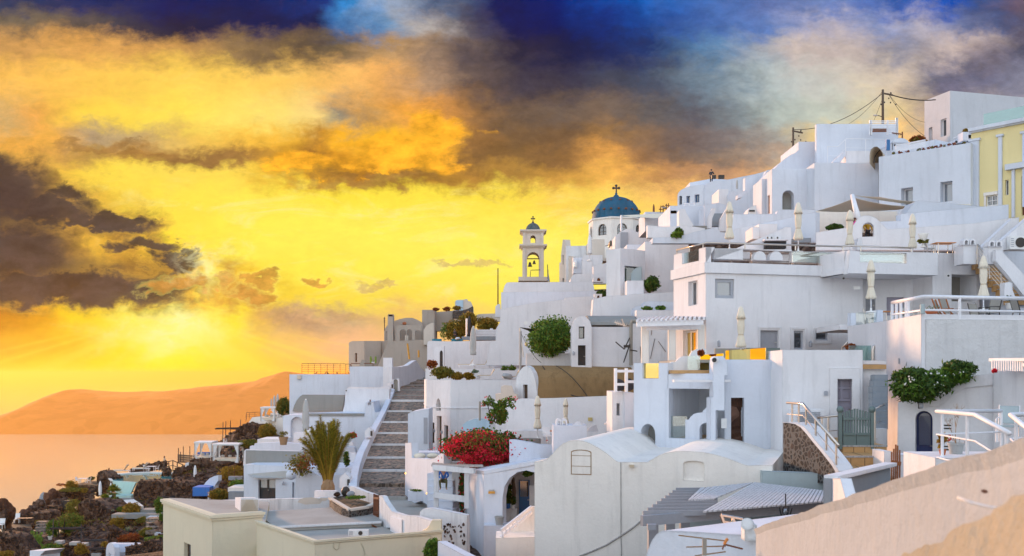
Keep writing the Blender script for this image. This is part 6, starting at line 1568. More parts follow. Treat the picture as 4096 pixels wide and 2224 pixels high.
s=wall('grey_arch_panel','small grey arched panel behind the near vault',front(60),[(1265,500),(1275,475),(1300,458),(1330,452),(1345,500)],.2,'white_dim')
m=thing('hot_tub_wall','round grey plunge pool rim behind the bougainvillea','pool',W(830,575,62));MB().lathe(W(830,572,63),[(.85,-.3),(.85,.2),(.75,.2),(.72,.05)],32,squash=(1,.6)).build('rim','grey_paint',m)
bw=wall('back_wall','long white wall with a gentle slope behind the two small parasols',Plane(600,74,1445,70),[(600,640),(600,278),(760,262),(1000,258),(1200,250),(1445,240),(1445,640)],.6,'white')
block('bench_wall','low white bench along the long back wall',640,492,940,560,71,.8,'white')
parasol('cream',905,240,478,66,'cream closed parasol tied with red cord, left of two by the long wall');parasol('cream',1108,258,450,65.5,'cream closed parasol tied with red cord, right of two by the long wall')
tag(MB().box(W(1285,410,70.6),(.31,.04,.25)).build('plaque','yellow_box'),'small yellowish plaque on the long back wall','sign')
for x,lb in((985,'white chair beside the orange tray table behind the parapet'),):place('chair_white',garden_chair('cloth_white','plastic_white'),W(x,585,60),1.0,.5,lb)
place('table_orange',table_maker('orange_wood','steel',.8,.8),W(1005,580,61),1.0,0,'small table with an orange top behind the parapet')
rt=thing('brown_vault_house','old house with a long brown plastered barrel vault','house',W(1000,262,79));d=77;k=d/SC/FX
s=Slab('','','',Plane(735,77.6,905,76.6),[(735,262),(742,170),(752,110),(775,60),(800,32),(825,22),(850,35),(875,75),(895,150),(905,262)],.6,'white_worn',root=rt,part='gable')
s.door(0,800,160,832,262,'old_wood',rd=.25);s.done()
prof=[(905,262,76.6),(900,200,76.75),(893,150,76.95),(884,108,77.2),(875,80,77.5),(864,55,77.9),(852,38,78.4),(841,27,79),(828,20,79.8)]
A=[W(*p)for p in prof];Bq=[W(1602+(p[0]-828)*.1,p[1]+(8 if i>6 else-15 if i==0 else 0),p[2]+1)for i,p in enumerate(prof)]
A.append(W(828,20,79.8)+Vector((0,4,-1.5)));Bq.append(Bq[-1]+Vector((0,4,-1.5)))
m=MB();n=len(A);m.add(A+Bq,[(i,i+1,n+i+1,n+i)for i in range(n-1)]);m.build('barrel_roof','brown_plaster',rt)
cable('dark cable lying over the brown vault',W(940,25,78.2),W(1240,248,76.5),.7,.035);cable('pale cable lying over the brown vault',W(1040,25,78.2),W(1265,245,76.5),-.3,.03)
wall('ruined_lump','rough crumbling pale masonry left of the brown vault',front(76),[(600,290),(600,228),(640,225),(640,175),(665,165),(720,170),(735,225),(760,230),(760,290)],2,'church')
# right bottom (crop 11)
crop(11)
pl=Plane(1190,40.5,1990,39.0)
s=Slab('blue_door_house','white house wall with an arched navy lattice door under the flowering bush','house',pl,[(1160,2400),(1160,980),(1166,560),(1250,550),(1440,497),(1530,492),(1560,478),(1620,420),(1700,352),(1760,335),(1990,308),(1990,2400)],1.0,'white')
s.t=.9;s.door(0,1316,632,1464,1190,'navy_wood',arch=.5,rd=.55,rows=2)
rt=s.done();m=MB()
q=pl.rect(1316,632,1464,1190)
def plate_strip(pts,w_,off,mat,name):
 mm=MB();P_=[pl.hit(*p)for p in pts]
 for a,b in zip(P_,P_[1:]):mm.hexa([pl.pt((a[0],a[1]-w_),off),pl.pt((b[0],b[1]-w_),off),pl.pt(b,off),pl.pt(a,off)],[pl.pt((a[0],a[1]-w_),0),pl.pt((b[0],b[1]-w_),0),pl.pt(b,0),pl.pt(a,0)])
 mm.build(name,mat,rt)
plate_strip([(1432,500),(1530,493),(1620,421),(1700,353),(1760,336),(1988,309)],.45,-.07,'white','coping')
m=MB();zb=lerp(q[1],q[3],.46)
a0_,a1_,zt_=q[0]+.1,q[2]-.1,q[3]-.22;Hh=zt_-zb;kx=Hh*.6
for i in range(-8,12):
 for sg in(-1,1):
  s0_=a0_+(a1_-a0_)*i/6;s1_=s0_+sg*kx;t0,t1=0,1
  for lim in(a0_,a1_):
   tt=(lim-s0_)/(s1_-s0_)
   if(s0_<a0_)if lim==a0_ else(s0_>a1_):t0=max(t0,tt)
   elif 0<tt<1 and((s1_<a0_)if lim==a0_ else(s1_>a1_)):t1=min(t1,tt)
  if t1>t0 and a0_-.01<=lerp(s0_,s1_,t0)<=a1_+.01:m.bar(pl.pt((lerp(s0_,s1_,t0),zb+Hh*t0),.50),pl.pt((lerp(s0_,s1_,t1),zb+Hh*t1),.50),.05,.02)
m.build('door_lattice','navy_wood',rt)
m=MB();plate(m,pl,rect_poly((q[0]+.1,zb,q[2]-.1,q[3]-.1),.45),.01,off=.53);m.build('door_light','white_dim',rt)
h=house('right_corner_wall_house','white curved wall meeting the blue door house at the right edge',1986,38.8,2400,36,262,2400,depth=3,mat='white');h.done()
bush('flowering_bush','big cascading bush with small white flowers over the blue door',1330,440,39.2,200,110,2600,'leaf_dark',size=.075,clumps=40,ry=.9,leaf2='leaf_green',long=2.8,spread=.34)
fb=bpy.data.objects['flowering_bush']
for x,y,rx,ry_ in((1560,340,230,85),(1690,270,130,70),(1300,350,160,90),(1450,410,180,80)):
 k=39.2/SC/FX;MB().leaves(W(x,y,39.4),(rx*k,.8,ry_*k),1800,.075,34,x,long=2.8,spread=.34).build('foliage','leaf_green' if x==1560 else 'leaf_dark',fb)
m=MB()
for x,y in((1380,430),(1250,420),(1500,420),(1560,390),(1430,330),(1460,350),(1340,470),(1300,360),(1620,330),(1700,300),(1490,330),(1240,380),(1410,490),(1530,460)):
 m.leaves(W(x,y,38.5),(.22,.15,.2),4,.085,3,x,long=1.0)
m.build('blossom','blossom_white',fb)
lantern('dark bulkhead wall lamp under the flowering bush',1362,580,39.3,.28)
r=thing('picket_balustrade','white picket balustrade at the right edge above the flowering bush','railing',W(2100,280,37));
MB().bar(W(1968,193,38),W(2300,190,36),.2,.12).build('rail','white_paint',r);MB().bar(W(2190,195,37),W(2280,245,36),.12).build('rail','white_paint',r)
for i in range(14):x=1985+i*20;MB().bar(W(x,290,37.6-i*.1),W(x,198,37.6-i*.1),.10,.06,up=Vector((0,1,0))).build('picket','white_paint',r)
bush('red_flower','small red flowers beside the white picket balustrade',1995,288,37.3,22,14,80,'blossom',size=.07,stem=False)
railing('tube_railing','thick white tube railing around the landing with the big grey pot',[W(2055,632,30),W(1500,636,27.5),W(1830,665,24),W(2125,825,21.5)],1.9,2,'white_paint',.055,pr=.045,thin=.42,posts=[0,.36,.68,.98])
railing('tube_railing','second thick white tube railing at the right picture edge',[W(2380,655,24),W(2135,665,23.4),W(2400,880,20.5)],1.7,2,'white_paint',.055,pr=.045,thin=.42,posts=[.0,.42,.95])
block('landing_block','white landing block under the big grey pot',1486,1035,2300,1500,27.3,2.2,'white')
tag(MB().box(W(1840,1030,28.3),(2.2,1.9,.05)).build('landing_floor','grey_floor'),'grey floor slab under the big grey pot','floor')
r=potted('bare_plant','tall bare twiggy shrub in a big pale grey pot behind the tube railing',1665,1015,28.6,0.45,.36,.2,'leaf_red','pot_grey',14)
b=W(1665,915,28.6);m=MB();rnd=random.Random(3)
def twig(p,d,L,rr,dep):
 q=p+d*L;m.tube([p,p.lerp(q,.5)+Vector((rnd.uniform(-.03,.03),0,0)),q],[rr,rr*.8,rr*.5],5)
 if dep:
  for _ in range(3):twig(q,(d+Vector((rnd.uniform(-.7,.7),rnd.uniform(-.6,.6),rnd.uniform(-.1,.4)))).normalized(),L*rnd.uniform(.5,.8),rr*.6,dep-1)
twig(b,Vector((0,0,1)),.46,.015,3);twig(b,Vector((-.35,0,1)).normalized(),.36,.012,3);m.build('twigs','clay',r)
potted('succulent_pot','orange tipped succulent hanging at the corner of the landing railing',1550,1010,28.0,.2,.15,.55,'leaf_gold','terracotta',90)
bush('yellow_succulent','small yellow succulent by the foot of the navy door',1460,1062,34,22,20,60,'leaf_gold',size=.09,stem=False)
r=thing('warning_sign','small white sign with a red prohibition ring on the wall behind the pot','sign',W(1588,900,39.2));p=pl.hit(1589,860)
m=MB();plate(m,pl,rect_poly((p[0]-.2,p[1]-.62,p[0]+.2,p[1]+.62)),.02,off=-.025);m.build('board','white_paint',r)
m=MB();ci=[(p[0]+.17*math.cos(a*.39),p[1]+.17*math.sin(a*.39))for a in range(16)];co=[(p[0]+.11*math.cos(a*.39),p[1]+.11*math.sin(a*.39))for a in range(16)]
plate(m,pl,ci,.01,[co],off=-.04);m.hexa(*[[pl.pt((p[0]-.12,p[1]+.10),o_),pl.pt((p[0]-.09,p[1]+.13),o_),pl.pt((p[0]+.12,p[1]-.10),o_),pl.pt((p[0]+.09,p[1]-.13),o_)]for o_ in(-.043,-.028)]);m.build('prohibition_ring','red',r)
for dz in(-.48,-.36,.36,.48):
 mm=MB();plate(mm,pl,rect_poly((p[0]-.15,p[1]+dz-.03,p[0]+.15,p[1]+dz+.03)),.005,off=-.032);mm.build('printed_line','iron',r)
place('chair_blue',garden_chair('sage_paint','white_paint'),W(2110,900,30),1.1,-.6,'pale blue director chair at the right edge behind the railing')
block('gate_pillar','white square pillar right of the brown picket gate',1186,1010,1335,1500,35,.9,'white');block('gate_pillar','low white pillar left of the brown picket gate',1046,980,1112,1400,36.5,1.2,'white')
r=thing('wooden_gate','narrow brown wooden picket gate between two white pillars','gate',W(1148,1210,34.5));k=34.5/SC/FX
for i,(x,yt)in enumerate(((1112,985),(1130,958),(1147,922),(1163,930),(1181,968))):MB().bar(W(x,1290,34.5),W(x,yt,34.5),11*k,.04,up=Vector((0,1,0))).build('picket','brown_wood',r)
MB().bar(W(1106,1072,34.45),W(1190,1088,34.45),.05,36*k).build('rail','brown_wood',r)
s=wall('grey_garden_wall','grey painted garden wall with a white cap running to the brown gate',Plane(650,28.6,1105,34),[(600,1900),(600,1216),(1100,1096),(1100,1900)],.25,'slate_paint')
m=MB();A,B=W(592,1207,28.2),W(1102,1090,34);n_=Vector((.9,-.45,0)).normalized()
m.bar(A,B,.42,.12);r=m.build('white_cap','white',s);
wall('white_wall_end','white end face of the grey garden wall',Plane(590,28.3,720,26.2),[(590,1900),(590,1212),(668,1212),(745,1500),(745,1900)],.3,'white')
wall('sage_wall','sage painted wall behind the slatted pergola roof',front(37.4),[(0,1900),(0,1150),(300,1162),(640,1176),(800,1180),(800,1900)],.4,'sage_paint')
crop(12)
rt=thing('slatted_pergola','grey timber pergola roof of sunlit slats attached to the twin vault house','pergola',W(180,760,28.8));z0=-4.2
def onz(x,y,z):d=z/ty(y);return Vector((tx(x)*d,d,z))
FL,FR=onz(108,592,z0),onz(1330,488,z0);BL=onz(330,420,z0+.02);BR=Vector((FR.x+.8,37.0,z0));BR2=onz(850,372,z0)
MB().bar(FL+Vector((0,0,-.12)),FR+Vector((.5,0,-.12)),.14,.30).build('front_beam','grey_wood',rt)
MB().bar(FL+Vector((.2,.4,-.2)),onz(440,415,z0)+Vector((0,0,-.2)),.14,.2).build('side_beam','grey_wood',rt)
m=MB();sA,sB=FL+Vector((0.1,.5,.02)),BL;
for i in range(9):
 a=sA.lerp(sB,i/8);b=a+Vector((lerp(1.9,1.15,i/8)+.35*math.sin(i/8*3.14),lerp(0.2,.1,i/8),0));m=MB();m.bar(a,b,.07,.16);m.build('louvre','grey_wood',rt)
zs=z0+.12
E0,E1,G0,G1=onz(500,556,zs),onz(1328,487,zs),onz(836,368,zs),onz(1335,428,zs)
def fan(A0,A1,B0,B1,n):
 for i in range(n):
  a,b=(i+.10)/n,(i+.86)/n;q=[A0.lerp(A1,a),A0.lerp(A1,b),B0.lerp(B1,b),B0.lerp(B1,a)];MB().hexa([v-Vector((0,0,.05))for v in q],q).build('slat','deck_wood',rt)
fan(E0,E1,G0,G1,27)
H0,H1,I0,I1=onz(406,482,zs),onz(576,474,zs),onz(484,405,zs),onz(832,369,zs)
fan(H0,H1-(H1-H0)*.02,I0,I1,9)
for x,y in((180,608),(290,598),(385,590)):
 p=onz(x,y,z0-.3)if x==180 else W(x,y,33);MB().bar(p-Vector((0,0,3)),p,.3,.3,up=Vector((0,1,0))).build('post','grey_wood',rt)
MB().bar(W(172,640,28.6),W(172,675,28.6),.25,.2,up=Vector((0,1,0))).build('bracket','grey_wood',rt)
wall('shaded_grey_wall','shaded grey wall under the slatted pergola',front(35),[(405,1100),(405,590),(700,575),(1500,500),(1500,1100)],.3,'sage_paint')
r=thing('hanging_lantern','black iron lantern hanging under the slatted pergola','lantern',W(1037,590,30.5));c=W(1037,560,30.5);m=MB()
for a in range(8):m.tube([c+Vector((.20*math.cos(a*.785),.20*math.sin(a*.785),.12)),c+Vector((.13*math.cos(a*.785),.13*math.sin(a*.785),-.15)),c+Vector((0,0,-.25))],.014,4)
m.build('cage','black',r);MB().tube([c+Vector((0,0,.12)),c+Vector((0,0,.55))],.02,6).build('chain','black',r)
m=MB().ell(c,(.08,.08,.1),10,6);m.build('bulb','glass_grey',r)
r=thing('metal_rack','leaning light metal rack behind the near white dome','rack',W(680,730,17))
for a,b in(((620,582),(680,735)),((692,590),(745,735))):MB().tube([W(*a,17),W(*b,17)],.035,6).build('upright','steel',r)
for k_ in range(4):y=582+k_*40;MB().tube([W(620+k_*15,y,17),W(760+k_*8,y+25,17)],.028,6).build('rung','steel',r)
rt=thing('near_dome_house','near white rounded roof at the bottom edge with an antenna in front','house',W(420,1000,13));
pr=[(120,900),(150,800),(175,742),(205,702),(240,683),(280,680),(500,692),(700,706),(900,715),(900,1200),(120,1200)]
s=Slab('','','',Plane(120,14.2,900,12.4),pr,4.0,'white_cool',root=rt,part='rounded_roof');s.done()
r=thing('tv_antenna','near blurred television antenna with a dark plate at the bottom edge','antenna',W(513,830,9));MB().tube([W(760,800,9),W(640,770,9),W(630,800,8.9)],.008,6).build('bracket','rust',r)
for a,b in(((345,712),(650,748)),((395,788),(650,782)),((450,845),(650,818))):MB().tube([W(*a,9),W(*b,9)],.006,6).build('element','clay',r)
MB().box(W(513,786,8.95),(.035,.03,.155)).build('plate','cloth_taupe',r);MB().tube([W(640,770,9),W(655,742,9),W(665,735,9)],.014,8).build('clamp','orange_wood',r)
r=thing('drain_pipe_end','round white pipe end beside the near parapet','pipe',W(785,720,12));MB().tube([W(795,640,12.6),W(788,640,12)],.075,18).build('pipe','white_worn',r);MB().box(W(800,690,12.5),(.15,.2,.2)).build('mount','white_worn',r)
def parapet():
 A=W(1055-1000,0,1)
 P0,P1=W(830,668,9.0),W(2576,75,2.7)
 P2=P1+(P1-P0).normalized()*3.0
 m=MB();dn=Vector((0,0,-5));side=Vector((1.0,-.25,0)).normalized()
 ts=[i/60 for i in range(61)];L=[];Rr_=[]
 for t_ in ts:
  p=P0.lerp(P2,t_);nz=noise.fractal(p*2.2,1,2,3)*.012;L.append(p+Vector((0,0,nz)))
  Rr_.append(p+side*.26+Vector((0,0,-.055+nz)))
 n=len(L);m.add(L+[v+Vector((0,0,-.05))+side*.02 for v in L]+[v+side*.05+dn for v in L]+Rr_+[v+side*.05+dn for v in Rr_],[(i,i+1,n+i+1,n+i)for i in range(n-1)]+[(n+i,n+i+1,2*n+i+1,2*n+i)for i in range(n-1)]+[(i,i+1,3*n+i+1,3*n+i)for i in range(n-1)]+[(3*n+i,3*n+i+1,4*n+i+1,4*n+i)for i in range(n-1)]+[(0,n,2*n,4*n,3*n)])
 o=m.build('near_parapet','parapet_tan');tag(o,'blurred tan plaster parapet rising across the lower right corner','parapet')
 return P0,P2,side
P0,P2,side=parapet()
m=MB();n=40
Ledge=[]
for i in range(n+1):
 for j in range(n+1):
  u,v=i/n,j/n
  a=W(1700,900,3.6).lerp(W(2700,380,2.0),u);b=W(2150,1250,2.4).lerp(W(3100,900,1.5),u);p=a.lerp(b,v);m.v.append(p+Vector((0,0,noise.fractal(p*6,1,2,5)*.03)))
for i in range(n):
 for j in range(n):a=i*(n+1)+j;m.f.append((a,a+1,a+n+2,a+n+1));m.mi.append(0)
plaster('worn_ledge',(0.46,0.41,0.31),bump=.8,scale=5,var=.22,streak=0,bevel=0)
MATS['worn_ledge'].node_tree
tag(m.build('worn_ledge','worn_ledge',smooth=True),'rough mossy worn plaster ledge in the bottom right corner','ledge')
tag(MB().tube([W(2150,470,2.55),W(2230,500,2.5),W(2350,530,2.45),W(2600,560,2.3)],.004,8).build('old_cable','white_worn',smooth=True),'blurred pale cable lying across the near corner wall','cable')
tag(MB().rock(W(2320,428,2.55),(.010,.008,.005),2,.6).build('dry_leaf','rust'),'small rust brown dry leaf on the near corner wall','leaf')
# left middle: cream houses, stairs (crop 3)
crop(3)
z_l=ty(1095)*51
crop(1)
A=[(1110,56.5),(1442,50),(1782,51.4)]
h=House('cream_house','cream house block with a cornice and flat roof at bottom centre left','house',[(1442,50),(1782,51.3),(1830,64),(1150,66),(1108,56.5)],1120,1600,'cream',-1.15,'grey_floor',wt=.3,bedge=[4,0],band=[(1122,1142,.16),(1142,1160,.08)])
h.win(4,1250,1315,1296,1460,1,2,frame='old_wood',rd=.2,glass='glass_grey');h.done()
crop(3)
h=House('cream_annex','lower cream annex with a long flat roof terrace at bottom centre','house',[(695,44.5),(1672,47.5),(1700,58),(300,62),(244,50.5)],1285,1700,'cream',-1.28,'grey_floor',wt=.26,bedge=[4,0],band=[(1276,1292,.10),(1292,1306,.05)]);rt=h.done();p0=h.pl[0]
m=MB();m.tube([p0.pt(p0.hit(x,y),-.03)for x,y in((760,1292),(838,1287),(838,1330),(862,1350),(880,1330),(880,1290),(1200,1262),(1585,1238),(1595,1265))],.022,6);m.tube([p0.pt(p0.hit(x,y),-.02)for x,y in((1050,1300),(1072,1340),(1082,1400))],.015,6);m.build('cable','cream',rt)
def topz(x,y,z):d=z/ty(y);return Vector((tx(x)*d,d,z))
zr=-8.49
m=MB();q=[topz(290,1100,zr),topz(380,1170,zr),topz(1210,1130,zr),topz(1150,1040,zr),topz(810,1022,zr),topz(255,1058,zr)]
m.add(q+[v-Vector((0,0,.29))for v in q],[tuple(range(6))]+[(i,(i+1)%6,6+(i+1)%6,6+i)for i in range(6)]);tag(m.build('roof_terrace','grey_floor'),'wide grey concrete roof terrace behind the cream annex','roof terrace')
m=MB();m.bar(q[1]+Vector((0,-.03,-.05)),q[2]+Vector((0,-.03,-.05)),.12,.12);tag(m.build('roof_edge_strip','white_worn'),'pale edge strip along the step of the grey roof terrace','edge')
tag(MB().rock(topz(1160,1168,zr-.3),(.6,.3,.04),2,.5).build('dry_leaves','leaf_red'),'drift of dry brown leaves on the lower roof','leaves',kind='stuff')
s=wall('worn_parapet','white peeling parapet at the back of the grey roof terrace',Plane(-60,66,812,66),[(-120,1070),(-120,972),(690,952),(812,945),(812,1025),(300,1050),(-20,1066)],.35,'white_worn')
for k_,(x,y,w_)in enumerate(((655,972,.9),(760,960,.4))):
 pw=Plane(-60,66,812,66);c0=pw.hit(x,y);rnd=random.Random(k_);m=MB();plate(m,pw,[(c0[0]+w_*rnd.uniform(.6,1)*math.cos(a*.7),c0[1]+w_*.35*rnd.uniform(.6,1)*math.sin(a*.7))for a in range(9)],.01,off=-.012);m.build('peeled_patch','church',s)
tag(MB().ell(W(308,1018,65.6),(.13,.1,.09),12,6).build('roof_lamp','iron'),'small dark round vent at the foot of the peeling parapet','vent')
k=60/SC/FX;r=thing('lattice_unit_cover','white box cover with lattice front on the cream house roof','unit cover',W(170,1066,55));MB().hexa([W(78,1062,61.5),W(120,1070,59.6),W(260,1064,60),W(215,1050,62)],[W(78,944,61.5),W(120,948,59.6),W(260,952,60),W(215,944,62)]).build('casing','white_paint',r)
m=MB()
for i in range(16):a=i/15;m.bar(W(lerp(124,256,a),1060,59.5),W(lerp(124,256,min(1,a+.35)),lerp(1060,962,min(1,(1-a)/.35)),59.5),.035,.02,up=Vector((0,1,0)));m.bar(W(lerp(124,256,a),1060,59.45),W(lerp(124,256,max(0,a-.35)),lerp(1060,962,min(1,a/.35)),59.45),.035,.02,up=Vector((0,1,0)))
m.build('lattice','cloth_tan',r)
ac_unit('small white air conditioner on the lower roof of the cream annex',952,1200,1105,1243,52.5,fan=.62)
m=MB();m.hexa([W(1277,1220,55.5),W(1366,1228,53.6),W(1462,1218,55.5),W(1370,1208,58)],[W(1277,1092,55.5),W(1366,1117,53.6),W(1462,1110,55.5),W(1370,1088,58)]);tag(m.build('white_cabinet','white_paint'),'plain white cabinet box on the lower roof of the cream annex','cabinet')
s=wall('scroll_parapet','cream parapet end with a concave scroll at the right of the annex',Plane(1525,47.6,1672,47.6),[(1525,1290),(1525,1205),(1550,1195),(1575,1170),(1590,1140),(1600,1125),(1672,1125),(1672,1290)],.5,'cream')
pl=Plane(808,64,962,58.5);r0=thing('stone_planter','round fronted planter built of dark stones with boulders and moss','planter',W(960,1095,60))
m=MB();q=[(808,64),(840,61.5),(900,59.5),(962,58.5),(1100,59.5),(1152,60.5),(1150,63.5),(960,66)];T=[Vector((tx(x)*d,d,-8.05))for x,d in q];Bm=[v-Vector((0,0,2.0))for v in T];n=len(q)
m.add(T+Bm,[(i,(i+1)%n,n+(i+1)%n,n+i)for i in range(n)]);m.build('stone_wall','pebble',r0)
m=MB();m.add(T+[v-Vector((0,0,.02))for v in T],[tuple(range(n))]);m.v=[v-Vector((0,0,.1))for v in m.v];m.build('soil','earth',r0)
m=MB();m.bar(T[3]+Vector((0,.1,0)),T[4]+Vector((0,.1,.02)),.3,.14);m.bar(T[0]+Vector((0,.1,0)),T[3]+Vector((0,.1,0)),.25,.12);m.bar(T[4]+Vector((0,.1,.02)),T[5]+Vector((0,.1,.1)),.3,.14);m.build('rim','church',r0)
for x,y,d,w_,h_,mt,lb in((932,900,64.5,.31,.32,'iron','large dark round boulder in the stone planter'),(972,918,63,.27,.19,'slate_paint','smooth grey boulder in the stone planter'),(866,922,64,.22,.15,'lava','small rough rock at the left of the stone planter')):
 tag(MB().rock(W(x,y,d),(w_,w_*.8,h_),3,.15,seed=1).build('boulder',mt,smooth=True),lb,'boulder','boulders in the stone planter')
bush('moss','bright green moss patches on the stone planter',1010,945,61.5,80,9,500,'leaf_green',size=.08,stem=False,cat='moss')
r=thing('rusty_gate','rusty red slatted gate beside the stone planter','gate',W(1168,1100,59));
for i in range(4):MB().bar(W(1150+i*10,1098,59.5-i*.3),W(1152+i*10,918+i*4,59.5-i*.3),.09,.05,up=Vector((0,1,0))).build('plank','rust',r)
for y in(950,1060):MB().bar(W(1150,y,59.4),W(1190,y+4,58.2),.05,.12).build('rail','rust',r)
block('low_white_wall','short white wall segment left of the stone planter boulders',690,897,862,947,67,.5,'white')
wall('curved_worn_wall','curved peeling white wall behind the planter boulders',Plane(962,66,1150,62),[(962,960),(962,858),(1000,868),(1060,895),(1150,925),(1150,1000)],.3,'white_worn')
wall('curved_worn_wall','long curved peeling wall from the rusty gate down to the white cabinet',Plane(1193,58,1600,49),[(1193,1180),(1193,930),(1215,935),(1240,985),(1290,1055),(1380,1085),(1470,1090),(1600,1130),(1600,1215),(1400,1220),(1280,1220),(1275,1180)],.3,'white_worn')
zz=-8.9;m=MB();q=[topz(1200,935,zz),topz(1240,985,zz),topz(1310,1080,zz),topz(1600,1120,zz),topz(1900,1085,zz),topz(1900,1010,zz),topz(1600,975,zz),topz(1540,960,zz),topz(1405,945,zz),topz(1200,930,zz)]
m.add(q+[v-Vector((0,0,3.0))for v in q],[tuple(range(10))]+[(i,(i+1)%10,10+(i+1)%10,10+i)for i in range(10)]);tag(m.build('lane','grey_floor'),None,kind='structure')
t=thing('long_stairway','long stepped street of dark cobbles edged with whitewashed risers','staircase',W(1200,945,70))
st=[(1010,1402,860,948),(1020,1393,750,838),(1060,1384,648,732),(1098,1392,547,633),(1155,1391,457,532),(1208,1410,372,443),(1256,1410,287,357),(1294,1552,207,273),(1310,1552,160,190),(1318,1550,120,152),(1350,1548,88,112),(1362,1545,66,84),(1390,1542,40,60),(1440,1540,26,38)]
D=[70,73.8,78,82.6,87.6,93,99,105.5,111,116,121,125,129,133]
for i,(x0,x1,yt,yb)in enumerate(st):
 d=D[i];d2=d+(3.8 if i<8 else 4.4);A,B=W(x0,yb,d),W(x1,yb,d)
 zt=ty(yt)*d2;C=Vector((tx(x1)*d2+.6,d2+.6,zt));E=Vector((tx(x0)*d2-.6,d2+.6,zt))
 m=MB();dn=Vector((0,0,-2.5));m.hexa([A+dn,B+Vector((.6,0,0))+dn,C+dn,E+dn],[A-Vector((.5,0,0)),B+Vector((.6,0,0)),C,E]);m.build('cobbled_tread','cobble',t)
 m=MB();hh=(yt-(st[i+1][3]if i+1<len(st)else yt-8))/SC/FX*d2;hh=max(.12,min(hh,.3))if yt>150 else.16
 m.bar(Vector((E.x+.2,d2+.45,zt+hh/2-.02)),Vector((C.x-.2,d2+.45,zt+hh/2-.02)),.3,hh);m.build('whitewashed_riser','white_worn' if i<8 else 'grey_floor',t)
MB().bar(W(1010,953,69.9),W(1402,953,69.9),.3,.25).build('whitewashed_riser','grey_floor',t)
def ribbon(name,label,pts,w_,mat,h_=3.0,cat='wall'):
 """pts = [(x, y, d)] of the outer top edge; flat top w_ wide to the right, wall below"""
 P_=[W(*p)for p in pts];m=MB();Q_=[]
 for i,p in enumerate(P_):
  t_=(P_[min(i+1,len(P_)-1)]-P_[max(i-1,0)]);nn=Vector((t_.y,-t_.x,0)).normalized();
  if nn.x<0:nn=-nn
  Q_.append(p+nn*w_)
 n=len(P_);dn=Vector((0,0,-h_));m.add(P_+Q_+[p+dn for p in P_]+[p+dn for p in Q_],[(i,i+1,n+i+1,n+i)for i in range(n-1)]+[(i,i+1,2*n+i+1,2*n+i)for i in range(n-1)]+[(n+i,n+i+1,3*n+i+1,3*n+i)for i in range(n-1)]+[(0,n,3*n,2*n),(n-1,2*n-1,4*n-1,3*n-1)])
 return tag(m.build(name,mat),label,cat)
ribbon('stair_parapet','long curving white parapet along the left side of the cobbled stairway',[(955,860,68),(965,780,71),(985,700,75),(1020,600,80),(1065,515,85),(1110,440,90),(1150,370,95),(1190,300,100),(1225,230,106),(1255,165,112),(1272,120,117),(1285,95,121)],.55,'white_cool',3.2)
for x,y,d,lb,w_,h_ in((925,755,69,'pointed white lamp pillar at the foot of the stairway parapet',82,120),(1110,405,86,'pointed white lamp pillar halfway up the stairway parapet',60,75),(1272,55,116,'pointed white pillar at the top of the stairway parapet',56,50)):
 s=wall('lamp_pillar',lb,front(d),[(x-w_/2,y+h_),(x-w_/2,y+h_*.35),(x,y),(x+w_/2,y+h_*.3),(x+w_/2,y+h_)],1.0,'white','pointed pillars of the stairway parapet','pillar')
 MB().box(W(x+w_*.36,y+h_*.62,d-.06),(.16,.1,.42)).build('step_lamp','iron',s)
h=house('black_door_house','white house with a black glazed double door under a thin canopy',145,88,1000,84,690,1100,depth=6,mat='white_cool',roof='grey_paint');h.door(0,258,805,390,960,'black',rd=.18,leaves=2,glass='glass_grey',rows=2);h.niche(0,520,830,535,950,0,.4,'white_dim');rt=h.done()
m=MB();m.bar(W(230,798,87),W(478,796,87),.8,.14);m.build('canopy','white',rt);m=MB();m.add([W(170,766,87.7),W(480,740,86.4),W(470,796,86.3),W(235,795,86.3)],[(0,1,2,3)]);m.build('awning_cloth','cloth_grey',rt)
s=Slab('','','',front(90),[(140,700),(148,585),(160,576),(930,600),(1010,600),(1010,700)],.5,'white',root=rt,part='roof_parapet');s.done()
MB().hexa([W(160,690,89.9),W(930,690,89.9),W(960,600,89.95),W(162,582,89.95)],[W(160,692,89.8),W(930,692,89.8),W(960,602,89.85),W(162,584,89.85)]).build('grey_roof_face','grey_paint',rt)
MB().ell(W(512,772,84),(.45,.45,.42),20,12).build('little_dome','white_cool',rt,smooth=True)
lantern('wall lantern right of the black glazed door',450,838,86.2,.3);lantern('wall lantern beside the palm and left of the low wall',608,865,85.2,.3)
wall('curved_roofline','low white wall with a rounded rise behind the date palm',front(83),[(545,960),(545,735),(600,720),(650,730),(700,765),(740,780),(905,770),(960,760),(960,960)],.5,'white_cool')
wall('garden_parapet','white terrace parapet with a thin ledge beside the clay jar',front(96),[(190,576),(192,550),(225,552),(228,530),(420,520),(700,545),(1000,560),(1020,640),(190,640)],1.0,'white_cool')
block('grey_planter','low grey sunken planter behind the terrace parapet',250,497,450,535,100,4,'white')
potted('clay_jar','brown clay jar with a small green shrub on the terrace',452,540,94,.85,.75,.55,'leaf_olive','clay',220)
s=Slab('terrace_house','white house with a round headed alcove behind the grey parasol','house',front(105),[(448,600),(448,320),(460,312),(900,295),(1080,310),(1085,218),(1095,206),(1145,206),(1158,290),(1200,285),(1200,600)],5,'white_cool');s.niche(0,508,322,602,500,.5,.6,'white');s.niche(0,1103,212,1128,234,.3,.3,'white_dim');s.done()
MB().box(W(1122,200,104.8),(.12,.12,.25)).build('red_cap','rust',s.root)
block('grey_strip_roof','narrow grey roof strip below the grey barrel roof',650,297,1075,318,104.9,.3,'grey_paint')
